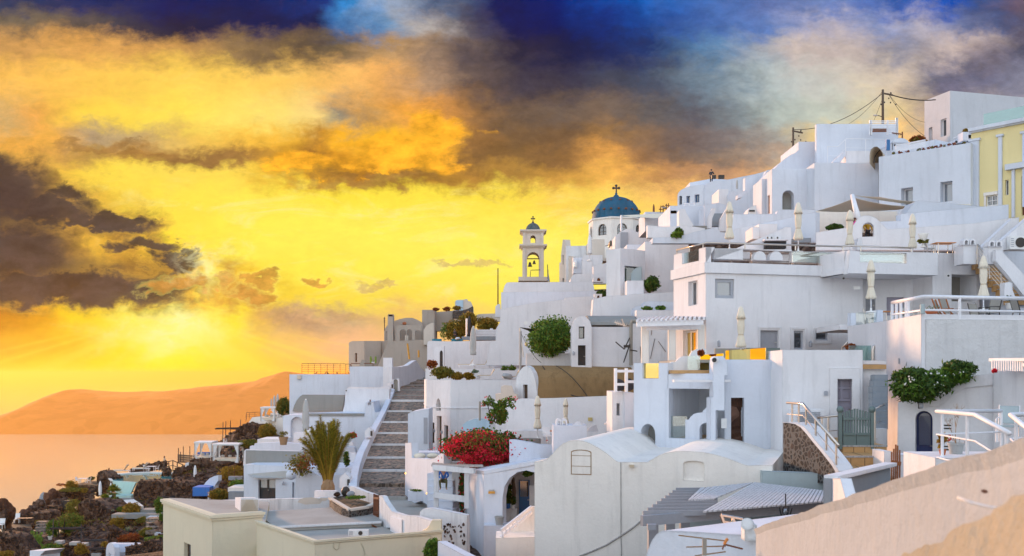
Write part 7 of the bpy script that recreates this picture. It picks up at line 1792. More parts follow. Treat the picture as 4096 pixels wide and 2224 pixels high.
wall('grey_barrel_gable','white curved rim of the grey barrel roof',Plane(500,112,930,112),[(500,296),(515,250),(535,200),(560,165),(590,150),(925,152),(925,296)],1,'white_cool')
wall('grey_barrel_roof','grey painted barrel roof below the long white wall',Plane(500,111.6,930,111.6),[(522,280),(535,235),(555,195),(580,165),(600,152),(925,154),(915,230),(905,280)],.3,'grey_paint')
wall('white_patio_wall','white patio wall with a small camera left of the stairway parapet',front(110),[(905,300),(925,230),(930,130),(945,106),(1270,108),(1270,300)],1,'white')
wall('thin_wall_cap','thin white wall end rising behind the patio wall',front(113),[(930,115),(960,92),(1200,96),(1240,80),(1280,96),(1280,130),(930,130)],.6,'white')
tag(MB().tube([W(937,121,109.9),W(937,121,109.5)],.08,12).build('security_camera','iron'),'small dark camera on the corner of the white patio wall','camera')
parasol('grey',625,185,425,92,'tall grey covered parasol by the round headed alcove')
place('chair_white',None,W(630,500,97),1.2,0,'white chair beneath the grey covered parasol')
block('terrace_bench','white bench block under the grey covered parasol',530,448,650,545,98,1,'white')
r=thing('small_shrine_box','small white arched box beside the palm on the terrace wall','box',W(972,545,95));s=Slab('','','',front(95),[(958,545),(958,525),(972,512),(988,525),(988,545)],.4,'white',root=r,part='body');s.done()
bush('pink_flowers','spray of pink flowers at the right of the date palm',990,465,90,28,24,110,'blossom',size=.14,leaf2='leaf_green')
bush('pink_flowers','small pink flowers among green leaves low beside the palm',940,650,84,20,60,150,'leaf_dark',size=.16,leaf2='leaf_green')
bush('trailing_shrub','loose trailing shrub with reddish leaves left of the date palm',600,690,82,120,90,520,'leaf_olive',size=.12,leaf2='leaf_red',spread=.42,clumps=12)
def date_palm():
 b=W(795,888,72);r=thing('date_palm','big upright golden green date palm beside the stairway','palm tree',b);rnd=random.Random(11)
 MB().lathe(b,[(.5,0),(.45,.3),(.36,.6),(.25,.8)],16,rad=lambda t,i:1+.12*math.sin(7*t+i*2)).build('trunk','clay',r)
 k=72/SC/FX;rac=MB();lv=MB();lv2=MB()
 for f in range(64):
  az=rnd.uniform(0,6.28);lean=abs(rnd.gauss(0,.22))+.05;L=rnd.uniform(3.8,5.3)*(1-lean*.22);
  dirh=Vector((math.cos(az),math.sin(az)*.7,0));P_=[]
  for i in range(13):
   t_=i/12;out=lean*L*(t_**1.25)*.85;up=L*(t_-.20*lean*2.4*t_**3);P_.append(b+Vector((0,0,.5))+dirh*(.25+out)+Vector((0,0,up)))
  rac.tube(P_,[.055*(1-i/13)+.01 for i in range(13)],5)
  tgt=lv if f%3 else lv2
  for i in range(2,12):
   for s_ in range(5):
    t_=(i+s_/5);i0=int(t_);p=P_[min(i0,11)].lerp(P_[min(i0+1,12)],t_-i0);ax=(P_[min(i0+1,12)]-P_[i0]).normalized();sd=ax.cross(Vector((rnd.gauss(0,.3),1,rnd.gauss(0,.3)))).normalized()
    for sg in(-1,1):
     LL=.52*(1-abs(t_/12-.5))*rnd.uniform(.7,1.2);tip=p+(ax*.8+sd*sg*.75).normalized()*LL+Vector((0,0,-.06));w2=ax.cross(sd)*.03+ax*.028
     tgt.add([p-w2,p+w2,tip],[(0,1,2)])
 rac.build('fronds','leaf_gold',r);lv.build('leaflets','leaf_palm',r);lv2.build('leaflets','leaf_olive',r)
date_palm()
# above and left of the stairs (crop 2)
crop(2)
h=house('railed_terrace_house','long white house below the railed sun terrace at the left end of the village',340,128,1150,126,855,1330,depth=8,mat='white_cool');h.done()
wall('terrace_upper_wall','white upper wall with a box at the right of the railed sun terrace',front(125),[(858,1000),(858,788),(1100,786),(1150,790),(1300,790),(1300,1000)],.6,'white_cool')
block('white_pier','tall narrow white pier above the stairway parapet',1146,712,1224,980,120,.9,'white')
wall('white_lane_wall','white lane wall sweeping up beside the top of the stairway',Plane(1224,119,1520,140),[(1224,1010),(1224,792),(1300,790),(1360,780),(1410,745),(1432,735),(1450,760),(1470,800),(1520,845),(1520,900),(1400,930),(1300,960),(1290,1000)],.6,'white')
s=Slab('lane_arch','small arched doorway in the white lane wall','doorway',front(118.5),[(1225,1005),(1225,900),(1285,890),(1290,1000)],.3,'white');s.niche(0,1236,898,1272,1002,.5,.2,'cloth_taupe');s.done()
railing('terrace_railing','copper coloured railing round the sun terrace at the left',[W(447,763,131),W(810,765,128),W(860,768,127),W(875,782,126)],1.3,4,'rust',.035,step=1.05,thin=.5)
railing('terrace_railing','short pale railing behind the tall narrow white pier',[W(870,762,132),W(1060,762,132)],1.0,1,'rust',.05,step=3)
for q_,(x,lb)in enumerate(((620,'dark stacked sun lounger left on the railed terrace'),(700,'dark stacked sun lounger in the middle of the railed terrace'),(800,'dark stacked sun lounger right on the railed terrace'))):
 o=place('lounger_dark',lambda:tag(MB().box((0,0,.35),(2.4,.8,.08)).build('dark_lounger','dark_wood'),None,'sun lounger'),W(x,853,129.5),.85,0.1*q_,lb,'dark loungers on the railed terrace')
 m=MB();[m.bar((sx,sy,0),(sx*.7,sy,.35),.06,.06,up=Vector((0,1,0)))for sx in(-1,1)for sy in(-.3,.3)];bb=m.build('leg_frame','dark_wood');bb.parent=o;bb.location=(0,0,0);bb.data.transform(Matrix.Translation(bb.location))
o=tag(MB().hexa([W(940,782,128),W(975,782,128),W(975,782,129),W(940,782,129)],[W(962,730,128),W(994,730,128),W(994,730,128.3),W(962,730,128.3)]).build('folded_lounger','cloth_taupe'),'upright folded taupe lounger above the white upper wall','sun lounger')
tag(MB().box(W(423,880,127.6),(.5,.2,.5)).build('meter_box','church'),'small beige box high on the wall under the railed terrace','box')
potted('cactus','pair of columnar cactuses behind the railed terrace wall',1060,760,135,.5,.2,.5,'cactus_green','white_worn',30)
for x,lb in((1040,'left columnar cactus behind the terrace wall'),(1082,'right columnar cactus behind the terrace wall')):tag(MB().lathe(W(x,760,134),[(.1,0),(.12,.4),(.12,.8),(.04,.95)],12,rad=lambda t,i:1+.12*math.sin(6*t)).build('column_cactus','cactus_green'),lb,'cactus','columnar cactuses')
for a,b,lb in(((1372,725),(1356,590),'left leaning ochre wooden post by the lane'),((1453,710),(1452,648),'right short ochre wooden post by the lane')):tag(MB().tube([W(*a,150),W(*b,150)],.14,10).build('ochre_post','yellow_wood'),lb,'post','ochre posts by the lane')
h=house('beige_house','blocky beige house with a small slot window left of the ridge',985,168,1190,168,568,830,xl=None,depth=8,mat='beige');h.done()
s=Slab('beige_wing','beige wing with a brown slot window at the left tip of the ridge','house',Plane(850,172,985,166),[(850,830),(852,585),(875,570),(985,568),(985,830)],3,'beige');s.win(0,903,672,922,750,1,1,frame='brown_wood',rd=.2,glass='glass_dark');s.done()
wall('beige_wall','long beige wall below the arched loggia on the ridge',front(164),[(1080,830),(1188,572),(1230,566),(1400,562),(1530,556),(1530,830)],3,'beige')
rt=thing('loggia_house','beige vaulted house with two arches and a tall chimney on the ridge','house',W(1320,570,170))
s=Slab('','','',front(170),[(1155,572),(1155,470),(1185,430),(1230,420),(1230,400),(1290,380),(1340,369),(1400,369),(1440,385),(1480,410),(1500,470),(1520,572)],5,'beige',root=rt,part='vault')
s.win(0,1170,486,1182,560,1,1,frame='brown_wood',rd=.2);s.done()
s=Slab('','','',front(167),[(1250,572),(1250,440),(1290,430),(1480,430),(1480,572)],.6,'beige',root=rt,part='loggia');s.hole(0,1290,468,1345,565,.5);s.hole(0,1352,466,1395,562,.5);s.hole(0,1422,476,1480,556,.3);s.done()
MB().tube([W(1350,565,167.3),W(1350,520,167.3)],.3,12).build('column','church',rt);MB().lathe(W(1330,432,169),[(.2,0),(.36,.22),(.34,.42),(.15,.55)],14).build('red_jar','terracotta',rt)
s=Slab('','','',front(166.5),[(1183,572),(1187,345),(1190,338),(1230,338),(1233,572)],2,'beige',root=rt,part='chimney');s.niche(0,1192,341,1228,356,0,.8,'black');s.done()
r=thing('roof_antenna','thin mast antenna at the left end of the ridge houses','antenna',W(1158,470,168));MB().tube([W(1158,480,168),W(1158,362,168)],.07,5).build('mast','iron',r)
for y in(375,390,405):MB().bar(W(1150,y,168),W(1166,y,168),.08).build('element','iron',r)
h=house('tall_beige_house','tall plain beige house above the loggia with plants on its roof',1482,172,1590,172,300,600,depth=6,mat='beige');h.done()
wall('beige_upper_wall','beige wall with a pipe running along the ridge top',front(175),[(1585,480),(1585,300),(1610,318),(1745,308),(1745,480)],4,'beige')
s=wall('round_beige_wall','beige wall with a quarter round top right of the loggia',front(163),[(1495,600),(1495,472),(1520,435),(1555,415),(1582,412),(1585,600)],2,'church')
wall('ridge_lookout','white domed lookout house with a door on the highest ridge',front(180),[(1745,400),(1745,305),(1765,300),(1765,228),(1790,215),(1845,212),(1850,208),(1870,208),(1875,225),(1900,228),(1918,270),(1920,400)],4,'church')
tag(MB().box(W(1805,262,179.9),(1.3,.1,1.9)).build('closed_shutters','pale_blue'),'pale shutters on the lookout house','shutters')
wall('stone_gable_wall','speckled stone wall below the ridge lookout house',front(174),[(1748,372),(1748,308),(1830,304),(1880,290),(1918,268),(1918,372)],2,'pebble')
wall('low_ridge_wall','low white ridge wall with a small brown window near the bare flagpole',front(176),[(1950,390),(1952,342),(1990,335),(2110,332),(2160,335),(2160,400)],2,'church')
for k_,(x,y,rx,rz,lb,lf)in enumerate(((1695,292,36,20,'small rusty shrub on the beige roof','leaf_red'),(1785,285,40,18,'low golden shrub left of the lookout','leaf_gold'),(1600,295,30,12,'low brown shrub on the tall beige house','leaf_red'),(1690,480,60,85,'green ivy shrub at the left of the golden bushes','leaf_green'),(1770,480,95,95,'large golden bush on the ridge behind the black parasol','leaf_gold'),(1880,390,75,75,'golden bush above the dark parasol','leaf_gold'),(2040,420,100,60,'wide golden bush beside the big curved wall','leaf_gold'))):
 bush('ridge_bush',lb,x,y,150 if k_>2 else 171,rx,rz,1500 if k_>3 else 350,lf,size=.17,leaf2='leaf_olive' if k_>3 else None,stem=False,clumps=30,group=None,spread=.2)
parasol('black',1888,352,530,140,'black closed parasol on the hedged terrace');tag(MB().tube([W(1870,530,140.5),W(1870,375,140.5)],.2,8).build('white_post','white_paint'),'white post beside the black closed parasol','post')
base=W(1765,560,139);person('person with long dark hair seated by the black parasol',base-Vector((0,0,-.2)),1.7,dict(pelvis=(0,0,.5),belly=(0,.03,.7),chest=(0,.05,.95),neck=(0,.04,1.12),chin=(0,.03,1.2),head=(0,.02,1.28),top=(0,.02,1.36),lsh=(-.17,.05,1.05),rsh=(.17,.05,1.05),lel=(-.2,0,.8),rel=(.2,0,.8),lwr=(-.18,-.2,.62),rwr=(.18,-.2,.62),lha=(-.17,-.28,.6),rha=(.17,-.28,.6),lhi=(-.1,-.05,.48),rhi=(.1,-.05,.48),lkn=(-.12,-.48,.48),rkn=(.12,-.48,.48),lan=(-.12,-.5,.1),ran=(.12,-.5,.1),lto=(-.12,-.65,.04),rto=(.12,-.65,.04)),'dark_cloth','dark_cloth','black',True,rz=2.8)
tag(MB().rock(W(1790,548,138.5),(.65,.3,.2),3,.2).build('towel','cloth_white',smooth=True),'crumpled white towel on a lounger on the hedged terrace','towel')
for x0,x1,y,lb in((1570,1650,562,'teal lounger at the left of the hedged terrace'),(1735,1830,562,'teal lounger under the white towel')):tag(MB().box(W((x0+x1)/2,y,139),((x1-x0)/SC/FX*139,.8,.35)).build('teal_lounger','teal_cloth'),lb,'sun lounger','teal loungers')
tag(MB().box(W(1975,545,139),(4.9,.5,.5)).build('dark_bench','slate_paint'),'long dark bench below the white slat fence','bench')
r=thing('slat_fence','white horizontal slat fence above the dark bench on the ridge','fence',W(2030,530,141))
for y in(478,492,507,520):MB().bar(W(1945,y,141),W(2125,y,141),.1,.26).build('slat','white_paint',r)
for x in(1948,2072,2085):MB().bar(W(x,530,141.1),W(x,460,141.1),.2,.15,up=Vector((0,1,0))).build('post','white_paint',r)
wall('lounger_terrace_wall','long white back wall of the cream lounger terrace',front(112),[(1525,830),(1525,600),(1530,575),(1545,566),(1700,572),(1900,568),(2330,560),(2330,830)],1.0,'white')
s=Slab('pier_with_door','white pier with a narrow pointed dark door on the lounger terrace','doorway',front(108),[(1582,805),(1582,618),(1590,612),(1672,612),(1672,805)],1.0,'white');s.niche(0,1634,650,1660,800,.9,.2,'dark_wood');s.done()
s=wall('rounded_bench','rounded white wall end on the lounger terrace',front(104),[(2105,800),(2110,760),(2125,730),(2150,715),(2330,712),(2330,800)],1.0,'white')
block('lounger_terrace_step','white step in front of the two upper cream loungers',1510,805,2330,915,100,5,'white')
parasol('grey',1922,440,690,101,'grey closed parasol between the cream loungers')
for x,y,d,lb in((1870,798,101.8,'cream lounger left of the grey closed parasol'),(1998,798,101.8,'cream lounger right of the grey closed parasol'),(2045,895,92,'lower cream lounger behind the flower bed'),(2260,905,92,'cream lounger with a crumpled cover near the old vault')):
 place('lounger',lounge_chair,W(x,y,d),.95,.12,lb,'cream loungers on the terrace')
tag(MB().rock(W(2215,870,91),(.85,.4,.22),3,.35).build('crumpled_cover','cloth_grey',smooth=True),'crumpled grey cover over a lounger near the old vault','cover')
h=House('flower_terrace_house','white house with two pointed openings and a flower bed on its flat top','house',[(1728,84),(2330,84),(2330,92),(1500,97),(1518,88)],905,2100,'white',.35,'earth',band=[(1142,1150,.06)])
h.niche(4,1600,1062,1644,1168,.9,.35,'grey_paint');h.door(4,1608,1215,1650,1500,'old_wood',rd=.3,rows=2);h.win(4,1555,1270,1588,1450,1,1,frame='old_wood',rd=.2,glass='glass_dark');h.win(4,1672,1295,1706,1480,1,1,frame='old_wood',rd=.2,glass='glass_dark');h.done()
for x,y,lb in((1586,1340,'white wall lantern left of the old wooden door'),(1650,1352,'white wall lantern right of the old wooden door')):lantern(lb,x,y,83.8,.3)
for x,y,rx,rz,lf,lb,n in((1660,840,95,52,'leaf_olive','wide reddish green shrub at the left of the flower bed',900),(1780,872,58,36,'leaf_gold','round golden shrub in the middle of the flower bed',700),(1890,870,50,36,'leaf_gold','round golden shrub at the right of the flower bed',700),(1568,765,48,42,'leaf_red','rust orange shrub by the narrow pointed door',500),(1940,832,34,22,'leaf_aloe','grey green agave in a white trough',200),(2195,805,30,26,'leaf_green','left green agave in the white planter',200),(2255,805,34,26,'leaf_green','right green agave in the white planter',200)):
 bush('garden_shrub',lb,x,y,88 if y>810 and rx>45 else 95,rx,rz,n,lf,size=.13,stem=False,leaf2='leaf_olive' if rx>80 else None,spread=.22)
block('white_planter','white trough planter holding the agaves near the brown vault',2155,822,2300,855,93,1,'white');block('white_planter','white trough planter holding the grey green agave',1900,845,1980,895,92,1,'white')
crop(3)
wall('stair_side_house','white block with a sloping top on the right side of the stairway',front(80),[(1412,700),(1414,300),(1440,285),(1560,262),(1575,262),(1575,700)],4,'white_cool')
tag(MB().box(W(1550,430,79.95),(.3,.05,2.1)).build('slit_window','grey_frame'),'narrow grey slit window in the block beside the stairway','window')
wall('patio_wall','blue white patio wall with a small flower box beside the stairway',Plane(1392,71,1625,63),[(1392,1010),(1392,525),(1440,522),(1443,640),(1590,650),(1625,640),(1660,610),(1690,600),(1690,700),(1590,780),(1590,1020),(1520,975)],.5,'white_cool')
block('patio_back','white inner wall of the patio with cushions',1440,600,1700,640,72,2,'white_cool')
for x,lb in((1505,'left cream cushion on the patio bench'),(1605,'right cream cushion on the patio bench')):tag(MB().ell(W(x,625,69),(.42,.2,.2),14,8).build('cushion','cloth_cream',smooth=True),lb,'cushion','cushions on the patio bench')
block('flower_box','white flower box at the foot of the patio wall',1412,898,1545,975,66,.8,'white_cool');bush('flower_box_plants','low green and red plants in the white flower box',1485,890,66.3,50,8,120,'leaf_green',size=.08,stem=False)
for x,y,d,lb in((1395,760,69.5,'small glowing step lamp at the right edge of the stairway'),(1560,915,62.5,'small glowing step lamp below the patio')):
 MATS.get('lamp_glow')or simple('lamp_glow',(1,.6,.2));b_=MATS['lamp_glow'].node_tree.nodes['Principled BSDF'];b_.inputs['Emission Color'].default_value=(1,.5,.12,1);b_.inputs['Emission Strength'].default_value=2.5
 tag(MB().ell(W(x,y,d),(.06,.06,.06),10,8).build('step_lamp','lamp_glow'),lb,'step lamp','glowing step lamps')
t=thing('side_steps','small white side steps where a man in blue sits','staircase',W(1680,950,62))
for i in range(6):q0,q1=W(1582,760+i*52,62.5-i*.4),W(1780,765+i*55,62-i*.4);MB().bar(q0+Vector((0,.5,-.35)),q1+Vector((0,.5,-.35)),1.1,.7).build('tread','white_cool',t)
base=W(1690,880,60.0);sit=dict(pelvis=(0,0,.52),belly=(0,-.05,.72),chest=(0,-.14,.95),neck=(0,-.2,1.10),chin=(0,-.24,1.17),head=(0,-.26,1.25),top=(0,-.26,1.33),lsh=(-.18,-.14,1.04),rsh=(.18,-.14,1.04),lel=(-.3,-.28,.8),rel=(.3,-.28,.8),lwr=(-.16,-.46,.68),rwr=(.16,-.46,.68),lha=(-.1,-.5,.66),rha=(.1,-.5,.66),lhi=(-.1,-.05,.5),rhi=(.1,-.05,.5),lkn=(-.2,-.48,.52),rkn=(.2,-.48,.52),lan=(-.16,-.45,.08),ran=(.18,-.45,.08),lto=(-.2,-.6,.03),rto=(.24,-.6,.03))
person('man in a blue jacket and olive trousers sitting bent over on the side steps',base,1.78,sit,'cloth_blue','olive_cloth','hair_brown')
rt=thing('weathered_pergola','weathered white pergola frame carrying the red bougainvillea','pergola',W(1630,1025,59.5))
for x,d,yb in((1632,58,1025),(1770,62,955),(1800,61,970),(1868,57,1030)):MB().bar(W(x,yb,d),W(x,705,d),.28,.22,up=Vector((0,1,0))).build('post','white_worn',rt)
MB().bar(W(1612,715,57.8),W(1930,742,56),.2,.3).build('beam','white_worn',rt);MB().bar(W(1615,925,57.8),W(1868,962,57),.15,.35).build('lower_rail','white_worn',rt)
for i in range(12):t_=i/11;MB().bar(W(1600,700,58.2).lerp(W(1610,672,66),t_),W(1990,705,55.5).lerp(W(1960,672,66),t_),.14,.09).build('slat','weathered_wood',rt)
crop(4)
bush('bougainvillea','huge mound of crimson bougainvillea over the weathered pergola',500,605,60.5,310,125,6500,'leaf_dark',size=.15,clumps=60,ry=2.6,spread=.20,long=1.4)
r=bpy.data.objects['bougainvillea'];c=W(500,610,60);MB().leaves(c+Vector((0,-.45,-.12)),(2.85,2.4,1.12),8600,.085,70,3,long=1.2,spread=.13,hollow=.5).build('blossom','blossom',r)
MB().leaves(c+Vector((0,-.3,-.1)),(3.3,2.5,1.4),900,.09,26,31,spread=.3).build('blossom','blossom',r);MB().leaves(c+Vector((.1,-.3,.25)),(1.8,2.2,.9),1500,.10,30,9,spread=.2).build('foliage','leaf_olive',r)
bush('bougainvillea_spray','tall green bougainvillea shoots with a few pink tips above the mound',640,360,62,50,90,500,'leaf_green',size=.09,clumps=12,leaf2='leaf_olive',spread=.33,ry=.4)
r=bpy.data.objects['bougainvillea_spray'];rnd=random.Random(8);m=MB();m2=MB();m3=MB()
for i in range(16):
 b=W(610+rnd.uniform(-60,60),440,62);e=W(640+rnd.uniform(-130,120),rnd.uniform(245,440),62);mid=b.lerp(e,.6)+Vector((0,0,.5));m.tube([b,mid,e],[.04,.03,.012],5)
 m2.leaves(e,(.22,.2,.2),10,.08,3,i,long=1.2)
 for j in range(8):m3.leaves(mid.lerp(e,j/8),(.22,.2,.2),9,.09,3,i*9+j)
m.build('shoots','old_wood',r);m2.build('blossom','blossom',r);m3.build('foliage','leaf_green',r)
bush('bougainvillea_fall','hanging red bougainvillea strands behind the pergola frame',365,930,60.5,32,150,500,'leaf_dark',size=.12,leaf2='blossom',stem=False)
wall('blue_wall_arch','curved pale blue gable edge behind the bougainvillea',front(72),[(360,520),(362,450),(395,425),(450,408),(500,405),(560,430),(560,520)],.5,'pale_blue')
tag(MB().tube([W(487,420,71),W(487,290,71),W(487,282,71)],.07,8).build('vent_pipe','cloth_taupe'),'thin metal vent pipe behind the bougainvillea','pipe')
crop(3)
wall('speckled_wall','whitewashed wall with bare dark stones showing in its lower part',Plane(1505,52,1900,51),[(1505,1180),(1505,1060),(1530,1035),(1600,1030),(1700,1050),(1870,1085),(1870,1500),(1500,1400)],.4,'white_worn')
pw=Plane(1505,52,1900,51);rnd=random.Random(4);m=MB()
for i in range(34):x,y=rnd.uniform(1690,1865),rnd.uniform(1140,1310);p=pw.pt(pw.hit(x,y),-.01);m.rock(p,(rnd.uniform(.04,.11),.04,rnd.uniform(.04,.12)),1,.4)
m.build('bare_stones','lava',bpy.data.objects['speckled_wall'])
m=MB();q=[topz(1660,1180,-9.6),topz(1870,1300,-9.6),topz(1870,1420,-10.4),topz(1660,1290,-10.4)];m.add(q+[v-Vector((0,0,.3))for v in q],[(0,1,2,3)]);tag(m.build('sloping_path','grey_floor'),None,kind='structure')
wall('white_ramp_wall','white sloping wall below the ivy at the bottom centre',Plane(1645,44,2000,40),[(1645,1500),(1645,1285),(1900,1420),(1900,1500)],.4,'white_cool')
bush('ivy_bush','dark green ivy bush spilling at the right corner of the cream annex',1602,1345,45.6,66,78,1200,'leaf_green',size=.13,stem=False,spread=.2,clumps=24)
# lava stone gardens at the left (crops 13, 14)
crop(13)
def RW(label,x0,d0,x1,d1,out,t=1.2,size=.6,seed=1,mat='lava',dens=1.0):return rubble_wall(label,Plane(x0,d0,x1,d1),out,t,size*.55,mat,dens=dens,seed=seed)
for x,y,d,w_,h_,mt,lb in((50,960,100,95,190,'lava_red','tall reddish boulder at the left edge of the picture'),(15,1000,99,60,120,'lava','dark boulder low at the left edge'),(480,790,122,55,70,'slate_paint','smooth grey boulder on the skyline of the rock garden'),(560,780,121,75,110,'lava_red','reddish boulder right of the smooth grey one'),(420,880,119,60,80,'lava','rough dark boulder below the smooth grey one'),(280,970,114,70,75,'lava_red','brown boulder behind the stone table'),(640,900,118,110,120,'lava','large dark outcrop around the stone fireplace'),(350,920,117,60,60,'lava','dark rock on the shoulder above the stone table'),(720,760,124,110,80,'lava','dark rock shelf under the round garden table'),(240,1020,113,50,60,'lava','small rock left of the stone table')):
 k=d/SC/FX;tag(MB().rock(W(x,y,d),(w_*k,w_*k*.9,h_*k),4,.55).build('boulder',mt),lb,'boulder',None)
RW('rock wall with a dark doorway below the fan palms',830,112,1170,106,[(820,1300),(830,900),(850,830),(900,800),(960,790),(1060,810),(1100,850),(1160,900),(1175,1000),(1170,1300)],2.5,.55,1)
tag(MB().box(W(1010,1130,108),(.6,1.0,1.4)).build('dark_doorway','black'),'dark doorway hollow in the rock wall below the palms','doorway')
RW('high rock pier left of the pool',1040,128,1210,126,[(1030,760),(1035,560),(1050,510),(1090,490),(1130,510),(1150,545),(1205,560),(1200,640),(1150,740)],1.5,.55,2)
RW('long rock retaining wall under the garden terrace',600,124,960,124,[(560,860),(600,740),(640,700),(900,690),(940,700),(930,860)],2,.55,3)
RW('sloping lava wall at the bottom left corner',-40,84,360,82,[(-40,1500),(-40,1150),(100,1170),(180,1200),(240,1290),(330,1399),(360,1500)],1.5,.5,4)
RW('low lava wall behind the prickly pear',-40,96,520,92,[(-40,1200),(60,1120),(200,1110),(240,1150),(420,1200),(540,1260),(540,1330),(200,1330),(-40,1330)],1.2,.5,5)
RW('dark lava wall below the ladder of benches',640,86,900,86,[(620,1500),(640,1290),(720,1275),(900,1300),(1130,1330),(1130,1500)],1.2,.5,6)
RW('rubble wall at the left of the cream house corner',1335,78,1770,76,[(1335,1500),(1340,1310),(1380,1290),(1500,1285),(1560,1240),(1640,1235),(1700,1270),(1770,1265),(1770,1500)],1.2,.5,7)
RW('lava bank between the golden garden and the grey steps',1160,96,1620,96,[(1165,1260),(1170,1080),(1280,1140),(1400,1180),(1480,1230),(1600,1240),(1600,1300),(1170,1300)],1.0,.5,8)
RW('rock shoulder under the plank table at the left',140,108,400,106,[(130,1120),(140,1040),(230,960),(300,930),(380,950),(400,1120)],3,.5,31)
m=MB();q=[W(20,1130,98),W(350,1130,98),W(330,1060,107),W(30,1062,107)];m.add(q+[v-Vector((0,0,3))for v in q],[(0,1,2,3),(0,1,5,4),(1,2,6,5),(2,3,7,6),(3,0,4,7)]);tag(m.build('gravel_path','earth'),None,kind='structure')
block('garden_terrace','earth terrace floor beside the round garden table',780,640,1030,720,126,5,'earth')
for x,y,rx,rz,d,lf,lb,n in((760,640,70,55,125,'leaf_gold','dry golden shrub at the edge of the rock garden',700),(770,690,140,18,123,'leaf_olive','strip of low olive ground plants on the rock wall',600),(900,700,40,26,123,'leaf_gold','small golden tuft below the garden table',200),(985,570,40,22,130,'leaf_dark','dark low shrub behind the garden table',250),(650,640,50,20,124,'leaf_red','sparse reddish twigs on the skyline',90),(800,920,120,130,112,'leaf_olive','spreading yellow green shrub over the stone fireplace',900),(740,1050,160,110,104,'leaf_green','leafy green shrub around the stick pergola',1300),(560,1110,70,110,100,'leaf_green','bright green shrub beside the little garden steps',700),(1280,910,42,40,107,'leaf_green','round green shrub right of the fan palms',500),(1410,930,110,100,104,'leaf_gold','bright golden tree in the lava garden',1800),(1540,1010,60,35,101,'leaf_olive','low yellow green plants right of the golden tree',400),(1250,1050,90,70,101,'leaf_gold','pale dry grass mound below the palms',700),(1560,1150,80,60,95,'leaf_olive','olive green shrub under the grey steps',800),(1400,1210,130,50,94,'leaf_red','rust red garden plants above the vaulted cottage',900),(1700,860,50,100,102,'leaf_green','tall green shrub left of the cream house corner',900),(1730,990,36,50,96,'leaf_green','small green shrub hugging the cream house',400),(1680,1215,130,30,82,'leaf_green','low bright green plants on top of the rubble wall',700),(560,1340,110,80,80,'leaf_green','round green bush at the bottom edge',1500),(870,1330,80,60,82,'leaf_gold','bush with long pinkish grasses at the bottom edge',500),(60,1380,90,40,80,'leaf_gold','dry pale grass at the bottom left corner',400),(420,1040,50,30,106,'leaf_gold','dry shrub beside the little garden steps',250),(1120,1280,40,40,84,'leaf_gold','small golden shrub left of the vaulted cottage',200),(1500,1020,50,30,100,'leaf_olive','small olive shrub at the foot of the golden tree',250)):
 bush('garden_bush',lb,x,y,d,rx,rz,int(n*1.7),lf,size=.10 if rx>60 else.08,leaf2='leaf_olive' if lf=='leaf_green' and rx>70 else None,spread=.25,clumps=22,stem=rz>60)
r=thing('prickly_pear','big prickly pear cactus with yellow green pads at lower left','cactus',W(330,1330,90));rnd=random.Random(5);m=MB()
for i in range(230):
 a=rnd.random();p=W(lerp(200,450,rnd.random()),lerp(1330,1120+abs(.5-a)*160,rnd.random()),90+rnd.uniform(-1.2,1.2));sz=rnd.uniform(.11,.19);mt=Matrix.Translation(p)@Matrix.Rotation(rnd.uniform(0,3.1),4,'Z')@Matrix.Rotation(rnd.uniform(-.9,.9),4,'Y');b=MB();b.ell((0,0,0),(sz*.7,sz*.18,sz),8,6);m.add([mt@v for v in b.v],b.f)
m.build('foliage','cactus_green',r)
def fan_palm(label,x,y,d,rad,th,seed):
 k=d/SC/FX;c=W(x,y,d);r=thing('fan_palm',label,'palm tree',c-Vector((0,0,th*k)),'fan palms in the lava garden');rnd=random.Random(seed);rad*=k
 MB().tube([c-Vector((0,0,th*k)),c-Vector((.05,0,th*k*.5)),c],[.2,.18,.24],12).build('trunk','clay',r);m=MB();m2=MB()
 for i in range(34):
  az=rnd.uniform(0,6.28);el=rnd.uniform(-.35,1.45);dr=Vector((math.cos(az)*math.cos(el),math.sin(az)*math.cos(el),math.sin(el)));p=c+dr*rad*.45;sd=dr.cross(Vector((0,0,1))if abs(dr.z)<.95 else Vector((1,0,0))).normalized();up_=sd.cross(dr)
  for j in range(15):
   t_=(j/14-.5)*2.7;dd=(dr*math.cos(t_)+sd*math.sin(t_)+Vector((0,0,-.12*abs(t_)))).normalized();tip=p+dd*rad*.6;w2=dd.cross(up_).normalized()*rad*.035;(m if i%2 else m2).add([p,p+dd*rad*.3+w2,tip,p+dd*rad*.3-w2],[(0,1,2,3)])
 m.build('fronds','leaf_palm',r);m2.build('fronds','leaf_green',r)
fan_palm('tall fan palm in front of the pool wall',1220,720,112,95,160,3);fan_palm('left low fan palm beneath the tall one',1120,800,111,75,60,4);fan_palm('right low fan palm beneath the tall one',1230,830,110,75,50,5)
for x,y,w_,lb in((1365,1110,70,'spiky blue green agave in the lava garden'),(1468,1130,30,'small agave right of the spiky one'),(1205,910,26,'small green agave below the fan palms')):
 d=97;k=d/SC/FX;b=W(x,y+w_*.5,d);r=thing('agave',lb,'agave',b,'agaves');m=MB();rnd=random.Random(x)
 for i in range(26):az=rnd.uniform(0,6.28);el=rnd.uniform(.3,1.4);dr=Vector((math.cos(az)*math.cos(el),math.sin(az)*math.cos(el),math.sin(el)));sd=Vector((-math.sin(az),math.cos(az),0))*.05;L_=w_*k*rnd.uniform(.8,1.1);m.add([b-sd,b+sd,b+dr*L_*.6+sd*1.3,b+dr*L_,b+dr*L_*.6-sd*1.3],[(0,1,2,3,4)])
 m.build('leaves','leaf_aloe',r)
r=thing('swimming_pool','infinity pool with a tall pale aqua overflow wall','pool',W(1320,785,124));zp=ty(545)*132
